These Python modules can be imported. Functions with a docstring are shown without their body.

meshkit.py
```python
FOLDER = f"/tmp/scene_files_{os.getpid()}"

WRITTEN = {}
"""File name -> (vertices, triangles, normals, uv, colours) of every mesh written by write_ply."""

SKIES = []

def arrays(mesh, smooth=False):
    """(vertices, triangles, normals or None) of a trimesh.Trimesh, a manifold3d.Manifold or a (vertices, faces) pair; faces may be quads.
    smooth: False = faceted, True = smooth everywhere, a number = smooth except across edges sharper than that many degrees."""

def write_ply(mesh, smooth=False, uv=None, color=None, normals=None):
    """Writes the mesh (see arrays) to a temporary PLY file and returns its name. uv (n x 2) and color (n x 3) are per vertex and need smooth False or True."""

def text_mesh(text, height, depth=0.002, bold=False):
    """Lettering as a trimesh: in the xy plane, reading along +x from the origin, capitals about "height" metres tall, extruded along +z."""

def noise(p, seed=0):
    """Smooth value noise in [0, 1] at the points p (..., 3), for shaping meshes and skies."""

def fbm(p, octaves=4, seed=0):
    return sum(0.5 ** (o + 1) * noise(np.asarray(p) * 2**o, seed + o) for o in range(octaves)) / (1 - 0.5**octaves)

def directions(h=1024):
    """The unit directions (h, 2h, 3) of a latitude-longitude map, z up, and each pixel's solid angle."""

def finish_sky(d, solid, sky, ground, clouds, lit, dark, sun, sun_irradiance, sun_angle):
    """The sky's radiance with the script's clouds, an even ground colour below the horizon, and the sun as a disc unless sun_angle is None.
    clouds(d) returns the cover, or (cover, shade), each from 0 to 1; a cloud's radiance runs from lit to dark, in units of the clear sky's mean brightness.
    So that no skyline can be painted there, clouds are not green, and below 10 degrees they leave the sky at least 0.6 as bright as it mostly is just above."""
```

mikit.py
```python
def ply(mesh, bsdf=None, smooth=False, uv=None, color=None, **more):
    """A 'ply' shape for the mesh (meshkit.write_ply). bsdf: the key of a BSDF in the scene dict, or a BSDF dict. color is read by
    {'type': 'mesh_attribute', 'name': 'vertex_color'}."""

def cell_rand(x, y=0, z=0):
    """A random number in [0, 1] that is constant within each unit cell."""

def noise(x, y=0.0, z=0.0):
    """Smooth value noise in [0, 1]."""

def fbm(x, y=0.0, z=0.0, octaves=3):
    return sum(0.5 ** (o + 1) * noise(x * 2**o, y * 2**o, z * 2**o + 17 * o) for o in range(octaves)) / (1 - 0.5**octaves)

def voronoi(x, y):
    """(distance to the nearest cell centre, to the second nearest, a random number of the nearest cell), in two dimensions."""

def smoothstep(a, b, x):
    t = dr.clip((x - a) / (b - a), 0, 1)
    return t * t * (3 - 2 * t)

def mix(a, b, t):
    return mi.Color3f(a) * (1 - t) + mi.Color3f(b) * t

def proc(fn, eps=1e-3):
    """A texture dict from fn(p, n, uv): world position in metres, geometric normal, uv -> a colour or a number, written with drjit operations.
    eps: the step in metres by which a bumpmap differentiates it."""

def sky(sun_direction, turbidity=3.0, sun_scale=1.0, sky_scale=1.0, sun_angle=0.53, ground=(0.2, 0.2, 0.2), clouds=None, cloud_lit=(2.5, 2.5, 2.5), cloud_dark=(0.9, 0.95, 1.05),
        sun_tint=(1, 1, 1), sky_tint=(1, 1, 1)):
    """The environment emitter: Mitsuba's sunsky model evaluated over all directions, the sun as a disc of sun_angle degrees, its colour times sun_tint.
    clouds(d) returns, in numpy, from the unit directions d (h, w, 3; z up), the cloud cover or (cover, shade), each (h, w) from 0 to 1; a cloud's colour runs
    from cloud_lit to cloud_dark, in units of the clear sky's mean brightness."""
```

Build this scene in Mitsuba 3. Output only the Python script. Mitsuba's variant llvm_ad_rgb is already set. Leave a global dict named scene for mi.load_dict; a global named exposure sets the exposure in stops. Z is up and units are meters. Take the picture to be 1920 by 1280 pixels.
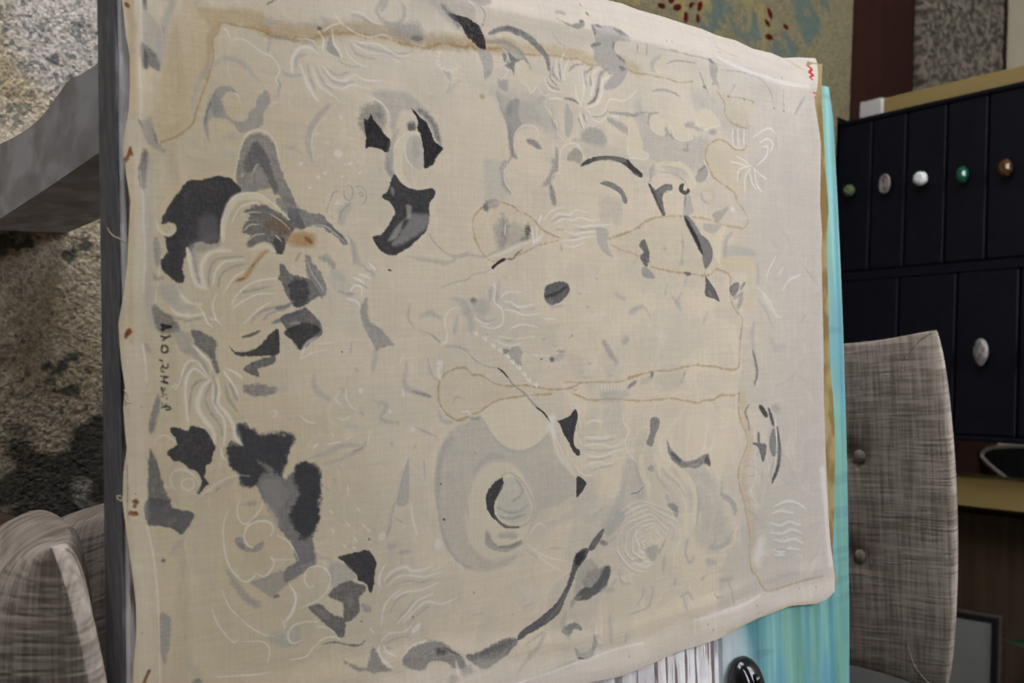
import math, random
import numpy as np
import trimesh
import manifold3d as m3
import drjit as dr
import mitsuba as mi
import mikit, meshkit
from mikit import noise, fbm, smoothstep, mix, cell_rand

scene, labels = {}, {}
T = mi.ScalarTransform4f
rng = np.random.default_rng(7)
PI = math.pi

# ------------------------------------------------------------------ camera, sky, exposure
exposure = 5.6
PITCH, ROLL, EYE = math.radians(52.5), 0.034, 1.58
_F = np.array([0, math.cos(PITCH), -math.sin(PITCH)])
_U0, _R0 = np.array([0, math.sin(PITCH), math.cos(PITCH)]), np.array([1.0, 0, 0])
_R = _R0 * math.cos(ROLL) - _U0 * math.sin(ROLL)          # the camera is turned on its side: its right-hand side is the picture's lower edge
scene['camera'] = {'type': 'thinlens', 'fov': math.degrees(2 * math.atan(960 / 1850)), 'fov_axis': 'x',
                   'to_world': T().look_at(origin=[0, 0, EYE], target=[0, float(_F[1]), EYE + float(_F[2])], up=(-_R).tolist()),
                   'aperture_radius': 0.0026, 'focus_distance': 1.06, 'near_clip': 0.01, 'far_clip': 100.0}
scene['sky'] = mikit.sky([-0.6, 0.3, 0.7], turbidity=4.0, sun_scale=0.0, sky_scale=1.0, ground=(0.25, 0.24, 0.22),
                         clouds=lambda d: np.ones(d.shape[:2]) * 0.93, cloud_lit=(1.9, 2.0, 2.12), cloud_dark=(0.9, 0.95, 1.0))

# ------------------------------------------------------------------ helpers
def lin(c):
    c = np.asarray(c, float) / 255
    return np.where(c <= 0.04045, c / 12.92, ((c + 0.055) / 1.055) ** 2.4)

def rgb(c, k=1.0):
    return {'type': 'rgb', 'value': [float(v) for v in np.clip(lin(c) * k, 0, 0.95)]}

def lc(c, k=1.0):
    return [float(v) for v in np.clip(lin(c) * k, 0, 0.95)]

def diffuse(name, tex):
    scene[name] = {'type': 'twosided', 'bsdf': {'type': 'diffuse', 'reflectance': tex}}

def princ(name, tex, rough=0.5, spec=0.4, bump=None, bscale=1.0, **k):
    b = {'type': 'principled', 'base_color': tex, 'roughness': rough, 'specular': spec, **k}
    if bump is not None:
        b = {'type': 'bumpmap', 'tex': bump, 'scale': bscale, 'bsdf': b}
    scene[name] = {'type': 'twosided', 'bsdf': b}

def number(key):
    if key not in scene and key not in labels:
        return key
    i = 1
    while f'{key}_{i:03d}' in scene or f'{key}_{i:03d}' in labels:
        i += 1
    return f'{key}_{i:03d}'

def add(key, mesh, bsdf, smooth=False, label=None, cat=None, group=None, kind=None, w=None, uv=None, color=None):
    key = number(key)
    d = mikit.ply(mesh, bsdf, smooth, uv=uv, color=color)
    if w is not None:
        d['to_world'] = w
    scene[key] = d
    tag(key, label, cat, group, kind)
    return key

def tag(key, label=None, cat=None, group=None, kind=None):
    e = {k: v for k, v in (('label', label), ('category', cat), ('group', group), ('kind', kind)) if v}
    if e:
        labels[key] = {**labels.get(key, {}), **e}

def thing(key, label, cat, group=None):
    key = number(key)
    tag(key, label, cat, group)
    return key

_SPH = np.array(trimesh.creation.icosphere(1).vertices)
def rbox(x0, x1, y0, y1, z0, z1, r=0.004):
    r = min(r, (x1 - x0) / 2.01, (y1 - y0) / 2.01, (z1 - z0) / 2.01)
    pts = []
    for x in (x0 + r, x1 - r):
        for y in (y0 + r, y1 - r):
            for z in (z0 + r, z1 - r):
                pts.append(_SPH * r + [x, y, z])
    h = trimesh.convex.convex_hull(np.vstack(pts))
    return h

def box(x0, x1, y0, y1, z0, z1):
    return trimesh.creation.box(extents=[x1 - x0, y1 - y0, z1 - z0], transform=trimesh.transformations.translation_matrix([(x0 + x1) / 2, (y0 + y1) / 2, (z0 + z1) / 2]))

def cham(x0, x1, y0, y1, z0, z1, c=0.003):
    """A box with chamfered edges, 44 triangles."""
    pts = []
    for sx, a in ((1, x0), (-1, x1)):
        for sy, b in ((1, y0), (-1, y1)):
            for sz, d in ((1, z0), (-1, z1)):
                pts += [[a + sx * c, b + sy * c, d], [a + sx * c, b, d + sz * c], [a, b + sy * c, d + sz * c]]
    return trimesh.convex.convex_hull(np.array(pts))

def tube(pts, r, sides=8, closed=False):
    p = np.asarray(pts, float); n = len(p)
    if closed:
        t = np.roll(p, -1, 0) - np.roll(p, 1, 0)
    else:
        t = np.gradient(p, axis=0)
    t /= np.linalg.norm(t, axis=1, keepdims=True) + 1e-12
    up = np.array([0.13, 0.07, 1.0]); a = np.cross(t, up)
    bad = np.linalg.norm(a, axis=1) < 0.15
    a[bad] = np.cross(t[bad], [1.0, 0.2, 0])
    a /= np.linalg.norm(a, axis=1, keepdims=True); b = np.cross(t, a)
    rr = np.broadcast_to(r, (n,))[:, None, None]
    ang = np.arange(sides) * 2 * PI / sides
    v = p[:, None] + rr * (np.cos(ang)[None, :, None] * a[:, None] + np.sin(ang)[None, :, None] * b[:, None])
    f = []
    m = n if closed else n - 1
    for i in range(m):
        for j in range(sides):
            q = (i * sides + j, i * sides + (j + 1) % sides, ((i + 1) % n) * sides + (j + 1) % sides, ((i + 1) % n) * sides + j)
            f += [(q[0], q[1], q[2]), (q[0], q[2], q[3])]
    v = v.reshape(-1, 3)
    if not closed:
        for e, base in ((0, 0), (1, (n - 1) * sides)):
            v = np.vstack([v, p[-e if e else 0]]); c = len(v) - 1
            for j in range(sides):
                f.append((c, base + j, base + (j + 1) % sides) if e else (c, base + (j + 1) % sides, base + j))
    return trimesh.Trimesh(v, f, process=False)

def lathe(profile, n=32):
    p = np.asarray(profile, float)
    return trimesh.creation.revolve(p, sections=n)

def crom(p, k=5, closed=False):
    p = np.asarray(p, float)
    if len(p) < 3:
        return np.array([p[0] + (p[-1] - p[0]) * t for t in np.linspace(0, 1, 4)])
    if closed:
        q = np.vstack([p[-1], p, p[0], p[1]])
    else:
        q = np.vstack([2 * p[0] - p[1], p, 2 * p[-1] - p[-2]])
    t = np.linspace(0, 1, k, endpoint=False)[:, None]
    o = []
    for i in range(1, len(q) - 2):
        a, b, c, d = q[i - 1], q[i], q[i + 1], q[i + 2]
        o.append(0.5 * (2 * b + (c - a) * t + (2 * a - 5 * b + 4 * c - d) * t ** 2 + (3 * b - a - 3 * c + d) * t ** 3))
    if not closed:
        o.append(q[-2][None])
    return np.vstack(o)

def grid_faces(ny, nx):
    i, j = np.meshgrid(np.arange(ny - 1), np.arange(nx - 1), indexing='ij')
    a = i * nx + j
    return np.concatenate([np.stack([a, a + 1, a + nx + 1], -1).reshape(-1, 3), np.stack([a, a + nx + 1, a + nx], -1).reshape(-1, 3)])

# the room is turned a little against the table: (a, b, z) in the room, a along its far wall, b away from the camera
_phi = math.radians(-6.8)
P0 = np.array([-0.5632, 2.3512, 0.0])
ROOM = T().translate(P0.tolist()).rotate([0, 0, 1], -6.8)
EA, EB = np.array([math.cos(_phi), math.sin(_phi)]), np.array([-math.sin(_phi), math.cos(_phi)])

def ab(p):
    """Room coordinates of a world point, for textures."""
    x, y = p.x - float(P0[0]), p.y - float(P0[1])
    return x * float(EA[0]) + y * float(EA[1]), x * float(EB[0]) + y * float(EB[1])

# ------------------------------------------------------------------ setting
diffuse('wall_paint', rgb((140, 135, 128)))
diffuse('wall_dark', rgb((120, 96, 72)))
diffuse('ceiling_paint', rgb((150, 148, 144)))
princ('baseboard_paint', rgb((190, 178, 152)), 0.5)

def floor_color(p, n, uv):
    a, b = ab(p)
    row = dr.floor((b - 0.038) / 0.163)
    g = fbm(a * 6, b * 120 + row * 7, 3.0, 4)
    t = cell_rand(row, 3, 1)
    base = mix(lc((42, 16, 8)), lc((28, 12, 8)), t)
    return mix(base, lc((24, 12, 8)), smoothstep(0.45, 0.8, g) * 0.6)
princ('floor_wood', mikit.proc(floor_color), 0.6, 0.12)

add('floor', box(-1.75, 2.7, -3.4, 0.95, -0.12, -0.02), 'floor_wood', kind='structure', w=ROOM)
_planks = {}
for r in range(-21, 6):
    b0 = 0.038 + r * 0.163
    if b0 > 0.93: continue
    off = -1.75 if r % 2 else -1.75
    add('floor__plank', cham(-1.75, 2.7, b0 + 0.0008, min(b0 + 0.1622, 0.95), -0.02, 0.0, 0.0015), 'floor_wood', w=ROOM)
add('wall_far', box(-1.85, 2.8, 0.95, 1.05, -0.12, 2.6), 'wall_paint', kind='structure', w=ROOM)
add('baseboard_far', cham(-1.75, 2.7, 0.915, 0.95, 0.0, 0.14, 0.006), 'baseboard_paint', kind='structure', w=ROOM)
add('wall_right', box(2.7, 2.8, -3.5, 0.95, -0.12, 2.6), 'wall_paint', kind='structure', w=ROOM)
add('wall_back', box(-1.85, 2.8, -3.5, -3.4, -0.12, 2.6), 'wall_paint', kind='structure', w=ROOM)
WB0, WB1, WZ0, WZ1 = -3.3, -1.5, 0.55, 2.2
left = trimesh.util.concatenate([box(-1.85, -1.75, -3.4, WB0, -0.12, 2.6), box(-1.85, -1.75, WB1, 0.95, -0.12, 2.6), box(-1.85, -1.75, WB0, WB1, -0.12, WZ0), box(-1.85, -1.75, WB0, WB1, WZ1, 2.6)])
add('wall_left', left, 'wall_paint', kind='structure', w=ROOM)
SA0, SA1, SB0, SB1 = -1.1, 0.7, -0.85, 0.65                    # the roof light
roof = trimesh.util.concatenate([box(-1.85, SA0, -3.5, 1.05, 2.6, 2.7), box(SA1, 2.8, -3.5, 1.05, 2.6, 2.7), box(SA0, SA1, -3.5, SB0, 2.6, 2.7), box(SA0, SA1, SB1, 1.05, 2.6, 2.7)])
add('ceiling', roof, 'ceiling_paint', kind='structure', w=ROOM)
am = (SA0 + SA1) / 2
add('window_2', trimesh.util.concatenate([box(SA0, SA0 + .05, SB0, SB1, 2.62, 2.68), box(SA1 - .05, SA1, SB0, SB1, 2.62, 2.68), box(am - .02, am + .02, SB0, SB1, 2.62, 2.68), box(SA0 + .05, am - .02, SB0, SB0 + .05, 2.62, 2.68), box(am + .02, SA1 - .05, SB0, SB0 + .05, 2.62, 2.68), box(SA0 + .05, am - .02, SB1 - .05, SB1, 2.62, 2.68), box(am + .02, SA1 - .05, SB1 - .05, SB1, 2.62, 2.68)]), 'baseboard_paint', kind='structure', w=ROOM)
wf = [box(-1.84, -1.78, WB0, WB1, WZ0, WZ0 + 0.05), box(-1.84, -1.78, WB0, WB1, WZ1 - 0.05, WZ1)]
for k in range(4):
    bb = WB0 + (WB1 - WB0) * k / 3
    wf.append(box(-1.84, -1.78, max(WB0, bb - 0.025), min(WB1, bb + 0.025), WZ0 + 0.05, WZ1 - 0.05))
add('window_1', trimesh.util.concatenate(wf), 'baseboard_paint', kind='structure', w=ROOM)

# ------------------------------------------------------------------ large patterned rug
def rug_color(p, n, uv):
    a, b = ab(p)
    x, y = p.x, p.y
    base = mix(lc((196, 180, 158)), lc((176, 158, 128)), smoothstep(0.35, 0.7, fbm(x * 5, y * 5, 1.0)))
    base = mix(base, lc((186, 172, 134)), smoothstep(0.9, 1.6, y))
    pale = smoothstep(0.5, 0.62, noise(x * 4.2 + 3, y * 4.2, 9.0)) * (1 - smoothstep(0.8, 1.2, y))
    base = mix(base, lc((186, 176, 168)), pale * 0.8)
    pile = smoothstep(0.2, 0.8, noise(x * 420, y * 420, 0.0) * 0.55 + noise(x * 210, y * 210, 5.0) * 0.45)
    base = base * (0.60 + 0.50 * pile) * (1 - 0.62 * smoothstep(0.7, 1.5, y))  # pile grain; far part darkened to paint in the weaker light there
    # teal flecks and smudges woven into the pile, plus painted shade under the table
    def spots(pts, r):
        m = mi.Float(0)
        for sx, sy in pts:
            m = dr.maximum(m, dr.exp(-((x - sx) ** 2 + (y - sy) ** 2) / (r * r)))
        return m
    near = smoothstep(0.56, 0.64, fbm(x * 120, y * 120, 4.0, 2) * 0.75 + 0.16 * spots(((-.455, .40), (-.42, .33), (-.36, .40), (-.37, .30), (-.48, .30)), 0.055))
    far = smoothstep(0.50, 0.62, fbm((x + y) * 16, (y - x) * 34, 8.0, 3) * 0.55 + 0.36 * spots(((-.773,1.86),(-.802,1.9),(-.723,1.829),(-.716,2.081),(-.803,2.231),(-.868,2.281),(-.739,2.137),(-.755,1.989),(-.854,2.188)), 0.075))
    dark = smoothstep(0.40, 0.60, fbm(x * 26, y * 26, 3.0, 3) * 0.6 + 0.3 * smoothstep(0.03, 0.16, x)) * (1 - smoothstep(0.6, 0.9, y))  # dark patches, thickened to the right as painted shade of table and chair
    dk2 = smoothstep(0.50, 0.60, fbm(x * 40, y * 40, 13.0, 3) * 0.55 + 0.3 * spots(((-.175,.304),(-.174,.377),(-.158,.399),(.015,.327),(.014,.378),(.062,.318),(.066,.384)), 0.035))
    c = mix(base, lc((38, 58, 62)), near * 0.55 * (1 - smoothstep(0.6, 0.8, y)))
    c = mix(c, lc((36, 46, 44)), dk2 * 0.8)
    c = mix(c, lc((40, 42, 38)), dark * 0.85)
    c = mix(c, lc((78, 92, 88)), far * 0.8 * smoothstep(1.2, 1.4, y))
    ylw = smoothstep(0.6, 0.7, fbm(x * 14, y * 22, 15.0, 2)) * smoothstep(1.5, 1.6, y) * (1 - smoothstep(2.0, 2.1, y)) * 0.6
    return mix(c, lc((150, 128, 70)), ylw * 0.7)

def rug_pile(p, n, uv):
    return noise(p.x * 330, p.y * 330, 0.0) * 0.7 + noise(p.x * 150, p.y * 150, 2.0)
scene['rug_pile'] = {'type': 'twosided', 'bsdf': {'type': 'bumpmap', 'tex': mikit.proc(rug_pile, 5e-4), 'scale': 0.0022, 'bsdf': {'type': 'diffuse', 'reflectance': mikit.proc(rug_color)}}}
def slab(a0, a1, b0, b1, z0, z1, r=0.006):
    m = rbox(a0, a1, b0, b1, z0, z1, r)
    return m
from shapely.geometry import Polygon as _Poly, box as _sbox
_rp = _sbox(-1.2, -2.9, 1.9, 0.038).difference(_sbox(-0.012, -0.016, 0.852, 0.2))
rug = trimesh.creation.extrude_polygon(_rp, 0.0115, engine='earcut')
rug.apply_translation([0, 0, 0.0005])
rv = np.array(rug.vertices)
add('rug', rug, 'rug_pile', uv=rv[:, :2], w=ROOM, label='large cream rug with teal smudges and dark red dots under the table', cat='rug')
diffuse('red_wool', rgb((70, 20, 17)))
dot = trimesh.creation.icosphere(2); dot.apply_scale([1, 1, 0.35])
tuft = [(-.756, 1.667), (-.762, 1.72), (-.776, 1.768), (-.779, 1.798), (-.744, 1.748), (-.748, 1.789), (-.808, 2.061), (-.782, 2.049), (-.784, 2.124), (-.747, 2.055), (-.774, 1.70), (-.835, 1.60), (-.84, 1.94), (-.86, 2.03)]
for i, (x, y) in enumerate(tuft):
    s = 0.0085 + 0.0015 * math.sin(i * 2.3)
    add('rug__red_dot', dot, 'red_wool', True, w=T().translate([x, y, 0.0125]).rotate([0, 0, 1], 20 * i).scale([s * .8, s * 1.5, s]))
labels['rug__red_dot'] = {'label': 'dark red woven dot'}

# ------------------------------------------------------------------ grey shag rug at the far side
def shag_mesh():
    na, nb = 260, 110
    A, Bv = np.meshgrid(np.linspace(-1.7, 0.02, na), np.linspace(0.364, 0.860, nb))
    rough = meshkit.fbm(np.stack([A * 55, Bv * 55, A * 0], -1), 4, 3)
    edge = np.minimum.reduce([A + 1.7, 0.02 - A, Bv - 0.364, 0.860 - Bv])
    h = 0.006 + (0.018 + 0.016 * rough) * np.clip(edge / 0.018, 0, 1) ** 0.6 - 0.0035
    Bv2 = Bv + (meshkit.noise(np.stack([A * 70, Bv * 10, A * 0], -1), 9) - .5) * 0.012
    v = np.stack([A, Bv2, h], -1).reshape(-1, 3)
    return trimesh.Trimesh(v, grid_faces(nb, na), process=False)
def shag_color(p, n, uv):
    a, b = ab(p)
    t = fbm(a * 90, b * 90, 1.0, 3)
    return mix(lc((54, 48, 41)), lc((104, 95, 84)), smoothstep(0.3, 0.7, t))
diffuse('shag_wool', mikit.proc(shag_color))
add('shag_rug', shag_mesh(), 'shag_wool', True, w=ROOM, label='grey shaggy rug on the dark floor behind the cream console', cat='rug')

# ------------------------------------------------------------------ cream console table round the chest
princ('cream_paint', rgb((158, 134, 86)), 0.5, 0.2)
princ('white_sock', rgb((206, 198, 190)), 0.6, 0.3)
con = thing('console_table', 'tall cream console table with white-tipped legs standing over the navy chest', 'table')
for a0, a1 in ((-0.079, -0.009), (0.926, 0.998)):
    for b0 in (0.104, 0.275):
        lg = add(con + '__leg', cham(a0, a1, b0, b0 + 0.06, 0.073, 0.90, 0.003), 'cream_paint', w=ROOM)
        add(lg + '__foot', cham(a0 - 0.003, a1 + 0.003, b0 - 0.004, b0 + 0.064, 0.0, 0.073, 0.004), 'white_sock', w=ROOM)
labels[con + '__leg__foot'] = {'label': 'white leg tip'}
add(con + '__top', cham(-0.11, 1.03, 0.08, 0.36, 0.90, 0.94, 0.004), 'cream_paint', w=ROOM)

# ------------------------------------------------------------------ navy chest of drawers
def navy(p, n, uv):
    return mix(lc((15, 16, 28)), lc((11, 12, 22)), fbm(p.x * 9, p.y * 9, p.z * 30, 3))
princ('navy_paint', mikit.proc(navy), 0.5, 0.15)
diffuse('navy_gap', rgb((12, 12, 20)))
ch = thing('chest', 'navy blue chest with two columns of drawers and mixed glass and stone knobs', 'chest')
add(ch + '__body', cham(0.0, 0.838, 0.012, 0.33, 0.0, 0.74, 0.003), 'navy_gap', w=ROOM)
add(ch + '__side_panel', cham(-0.001, 0.012, -0.001, 0.331, 0.0, 0.742, 0.003), 'navy_paint', w=ROOM)
add(ch + '__side_panel', cham(0.826, 0.839, -0.001, 0.331, 0.0, 0.742, 0.003), 'navy_paint', w=ROOM)
add(ch + '__divider', cham(0.412, 0.437, 0.002, 0.02, 0.0, 0.742, 0.002), 'navy_paint', w=ROOM)
add(ch + '__top', cham(-0.008, 0.846, -0.01, 0.335, 0.742, 0.765, 0.004), 'navy_paint', w=ROOM)
scene['green_glass'] = {'type': 'twosided', 'bsdf': {'type': 'principled', 'base_color': rgb((92, 104, 70)), 'roughness': 0.08, 'specular': 0.8}}
scene['emerald_glass'] = {'type': 'twosided', 'bsdf': {'type': 'principled', 'base_color': rgb((22, 84, 58)), 'roughness': 0.08, 'specular': 0.8}}
scene['amber_glass'] = {'type': 'twosided', 'bsdf': {'type': 'principled', 'base_color': rgb((84, 52, 26)), 'roughness': 0.08, 'specular': 0.8}}
scene['white_china'] = {'type': 'twosided', 'bsdf': {'type': 'principled', 'base_color': rgb((225, 226, 220)), 'roughness': 0.12, 'specular': 0.7}}
def stone(p, n, uv):
    return mix(lc((150, 136, 122)), lc((92, 92, 98)), smoothstep(0.4, 0.62, fbm(p.x * 90, p.y * 90, p.z * 160, 3)))
princ('pink_stone', mikit.proc(stone), 0.3, 0.5)
princ('yellow_enamel', rgb((196, 158, 66)), 0.3, 0.5)
princ('brass', rgb((150, 120, 70)), 0.35, 0.5, metallic=0.8)

def facet_knob(rx, rz, d=0.03):
    """A cut glass knob looking out of the drawer (towards -y)."""
    prof = [(0.006, 0.0), (0.0065, -0.008), (0.95, -0.012), (1.0, -0.017), (0.86, -0.024), (0.5, -d), (0.0, -d)]
    v = []
    k = 8
    for r, y in prof:
        for j in range(k):
            an = (j + 0.5) * 2 * PI / k
            sx, sz = (rx, rz) if r > 0.3 or r == 0 else (1, 1)
            v.append((r * sx * math.cos(an), y, r * sz * math.sin(an)))
    f = []
    for i in range(len(prof) - 1):
        for j in range(k):
            q = (i * k + j, i * k + (j + 1) % k, (i + 1) * k + (j + 1) % k, (i + 1) * k + j)
            f += [(q[0], q[1], q[2]), (q[0], q[2], q[3])]
    return trimesh.Trimesh(np.array(v), f, process=False)

def round_knob(r):
    m = lathe([(0.0, 0.0), (0.007, 0.0), (0.007, 0.009), (r * .7, 0.012), (r, 0.02), (r * .9, 0.028), (r * .55, 0.033), (0.0, 0.034)], 28)
    m.apply_transform(trimesh.transformations.rotation_matrix(PI / 2, [1, 0, 0]))
    return m

def oval_knob(w, h):
    m = trimesh.creation.icosphere(3)
    m.apply_scale([w / 2, 0.011, h / 2]); m.apply_translation([0, -0.016, 0])
    v = np.array(m.vertices)
    g = meshkit.fbm(v * 60, 3, 4)[:, None] - .5
    v[:, [0, 2]] *= 1 + 0.25 * g
    st = trimesh.creation.cylinder(0.006, 0.014, sections=12, transform=trimesh.transformations.rotation_matrix(PI / 2, [1, 0, 0]))
    st.apply_translation([0, -0.007, 0])
    return trimesh.util.concatenate([trimesh.Trimesh(v, m.faces, process=False), st])

def ring_knob(w, h):
    """Two pale loops lying on the drawer front, one inside the other."""
    o = []
    for s in (1.0, 0.5):
        an = np.linspace(0, 2 * PI, 28, endpoint=False)
        o.append(tube(np.stack([w / 2 * s * np.cos(an), np.full(28, -0.014 - 0.004 * (1 - s)), h / 2 * s * np.sin(an)], 1), 0.0032, 8, True))
    o.append(box(-0.004, 0.004, -0.016, 0.0, -0.004, 0.004))
    o.append(box(-w / 2, w / 2, -0.016, -0.012, -0.0025, 0.0025))
    return trimesh.util.concatenate(o)

rowsL = [0.004, 0.110, 0.208, 0.315, 0.418, 0.52, 0.625, 0.735]
knobL = [(facet_knob(.016, .015), 'green_glass', 'green cut glass knob', .197), (ring_knob(.046, .026), 'pink_stone', 'pale looped oval knob', .194), (round_knob(.0175), 'white_china', 'white china knob with a yellow spot', .197),
         (facet_knob(.021, .014), 'emerald_glass', 'emerald green crystal knob', .203), (facet_knob(.022, .016), 'amber_glass', 'amber crystal knob', .203), (round_knob(.0165), 'white_china', None, .2), (facet_knob(.018, .015), 'green_glass', None, .2)]
for i in range(7):
    z0, z1 = rowsL[i] + 0.002, rowsL[i + 1] - 0.002
    dk = add(ch + '__drawer', cham(0.014, 0.411, 0.0, 0.014, z0, z1, 0.0035), 'navy_paint', w=ROOM)
    k, mname, lab, a = knobL[i]
    kk = add(dk + '__knob', k, mname, 25 if mname in ('white_china',) else False, w=ROOM @ T().translate([a, 0, (z0 + z1) / 2]))
    if lab: labels[kk] = {'label': lab}
rowsR = [0.045, 0.199, 0.351, 0.50, 0.652, 0.735]
for i in range(5):
    z0, z1 = rowsR[i] + 0.002, rowsR[i + 1] - 0.002
    dk = add(ch + '__drawer', cham(0.438, 0.825, 0.0, 0.014, z0, z1, 0.0035), 'navy_paint', w=ROOM)
    kk = add(dk + '__knob', oval_knob(0.066, 0.034), 'pink_stone', True, w=ROOM @ T().translate([0.63, 0, (z0 + z1) / 2 - 0.003]))
    labels[kk] = {'label': 'rough oval stone knob'}
add(ch + '__plinth', cham(0.438, 0.825, 0.003, 0.014, 0.0, 0.045, 0.002), 'navy_paint', w=ROOM)

# ------------------------------------------------------------------ dark cabinet at the right, framed board, potted plant, oval tray
def dkwood(p, n, uv):
    a, b = ab(p)
    return mix(lc((74, 58, 44)), lc((46, 36, 28)), fbm(a * 5, b * 5, p.z * 60, 4))
princ('dark_wood', mikit.proc(dkwood), 0.5, 0.3)
cab = thing('cabinet', 'dark brown low cabinet behind the framed board right of the console', 'cabinet')
add(cab + '__body', cham(1.004, 2.3, 0.22, 0.60, 0.05, 0.58, 0.004), 'dark_wood', w=ROOM)
add(cab + '__plinth', cham(1.02, 2.28, 0.25, 0.58, 0.0, 0.05, 0.002), 'dark_wood', w=ROOM)
add(cab + '__top', cham(1.002, 2.31, 0.205, 0.61, 0.58, 0.605, 0.004), 'dark_wood', w=ROOM)
for k in range(3):
    a0 = 1.012 + k * 0.427
    dk = add(cab + '__door', cham(a0 + .004, a0 + 0.419, 0.204, 0.222, 0.06, 0.572, 0.004), 'dark_wood', w=ROOM)
    add(dk + '__handle', rbox(a0 + .36, a0 + .372, 0.188, 0.206, 0.45, 0.54, 0.004), 'dark_wood', w=ROOM)

def board_col(p, n, uv):
    return mix(lc((112, 110, 106)), lc((98, 98, 96)), fbm(p.x * 6, p.y * 6, p.z * 9, 3))
princ('board_gray', mikit.proc(board_col), 0.35, 0.5)
princ('black_frame', rgb((16, 15, 20)), 0.35, 0.4)
princ('brown_edge', rgb((66, 58, 50)), 0.5, 0.3)
fb = thing('framed_board', 'grey board in a thin black frame leaning on the dark cabinet behind the chair', 'framed board')
BT = ROOM @ T().translate([1.265, 0.100, 0.005]).rotate([1, 0, 0], -11.3)
W_, H_ = 0.62, 0.385
add(fb + '__panel', box(0.012, W_ - .012, 0.004, 0.012, 0.012, H_ - .012), 'board_gray', w=BT)
for nm, q in (('frame_rail', (0, W_, 0.0, 0.018, 0, .014)), ('frame_rail', (0, W_, 0.0, 0.018, H_ - .014, H_)), ('frame_stile', (0, .012, 0.0, 0.018, .014, H_ - .014)), ('frame_stile', (W_ - .012, W_, 0.0, 0.018, .014, H_ - .014))):
    add(fb + '__' + nm, cham(*q, 0.0015), 'black_frame', w=BT)
for q in ((-.006, W_ + .006, 0.006, 0.022, H_, H_ + .006), (-.006, 0, 0.006, 0.022, 0, H_), (W_, W_ + .006, 0.006, 0.022, 0, H_)):
    add(fb + '__edging', cham(*q, 0.001), 'brown_edge', w=BT)

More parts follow.
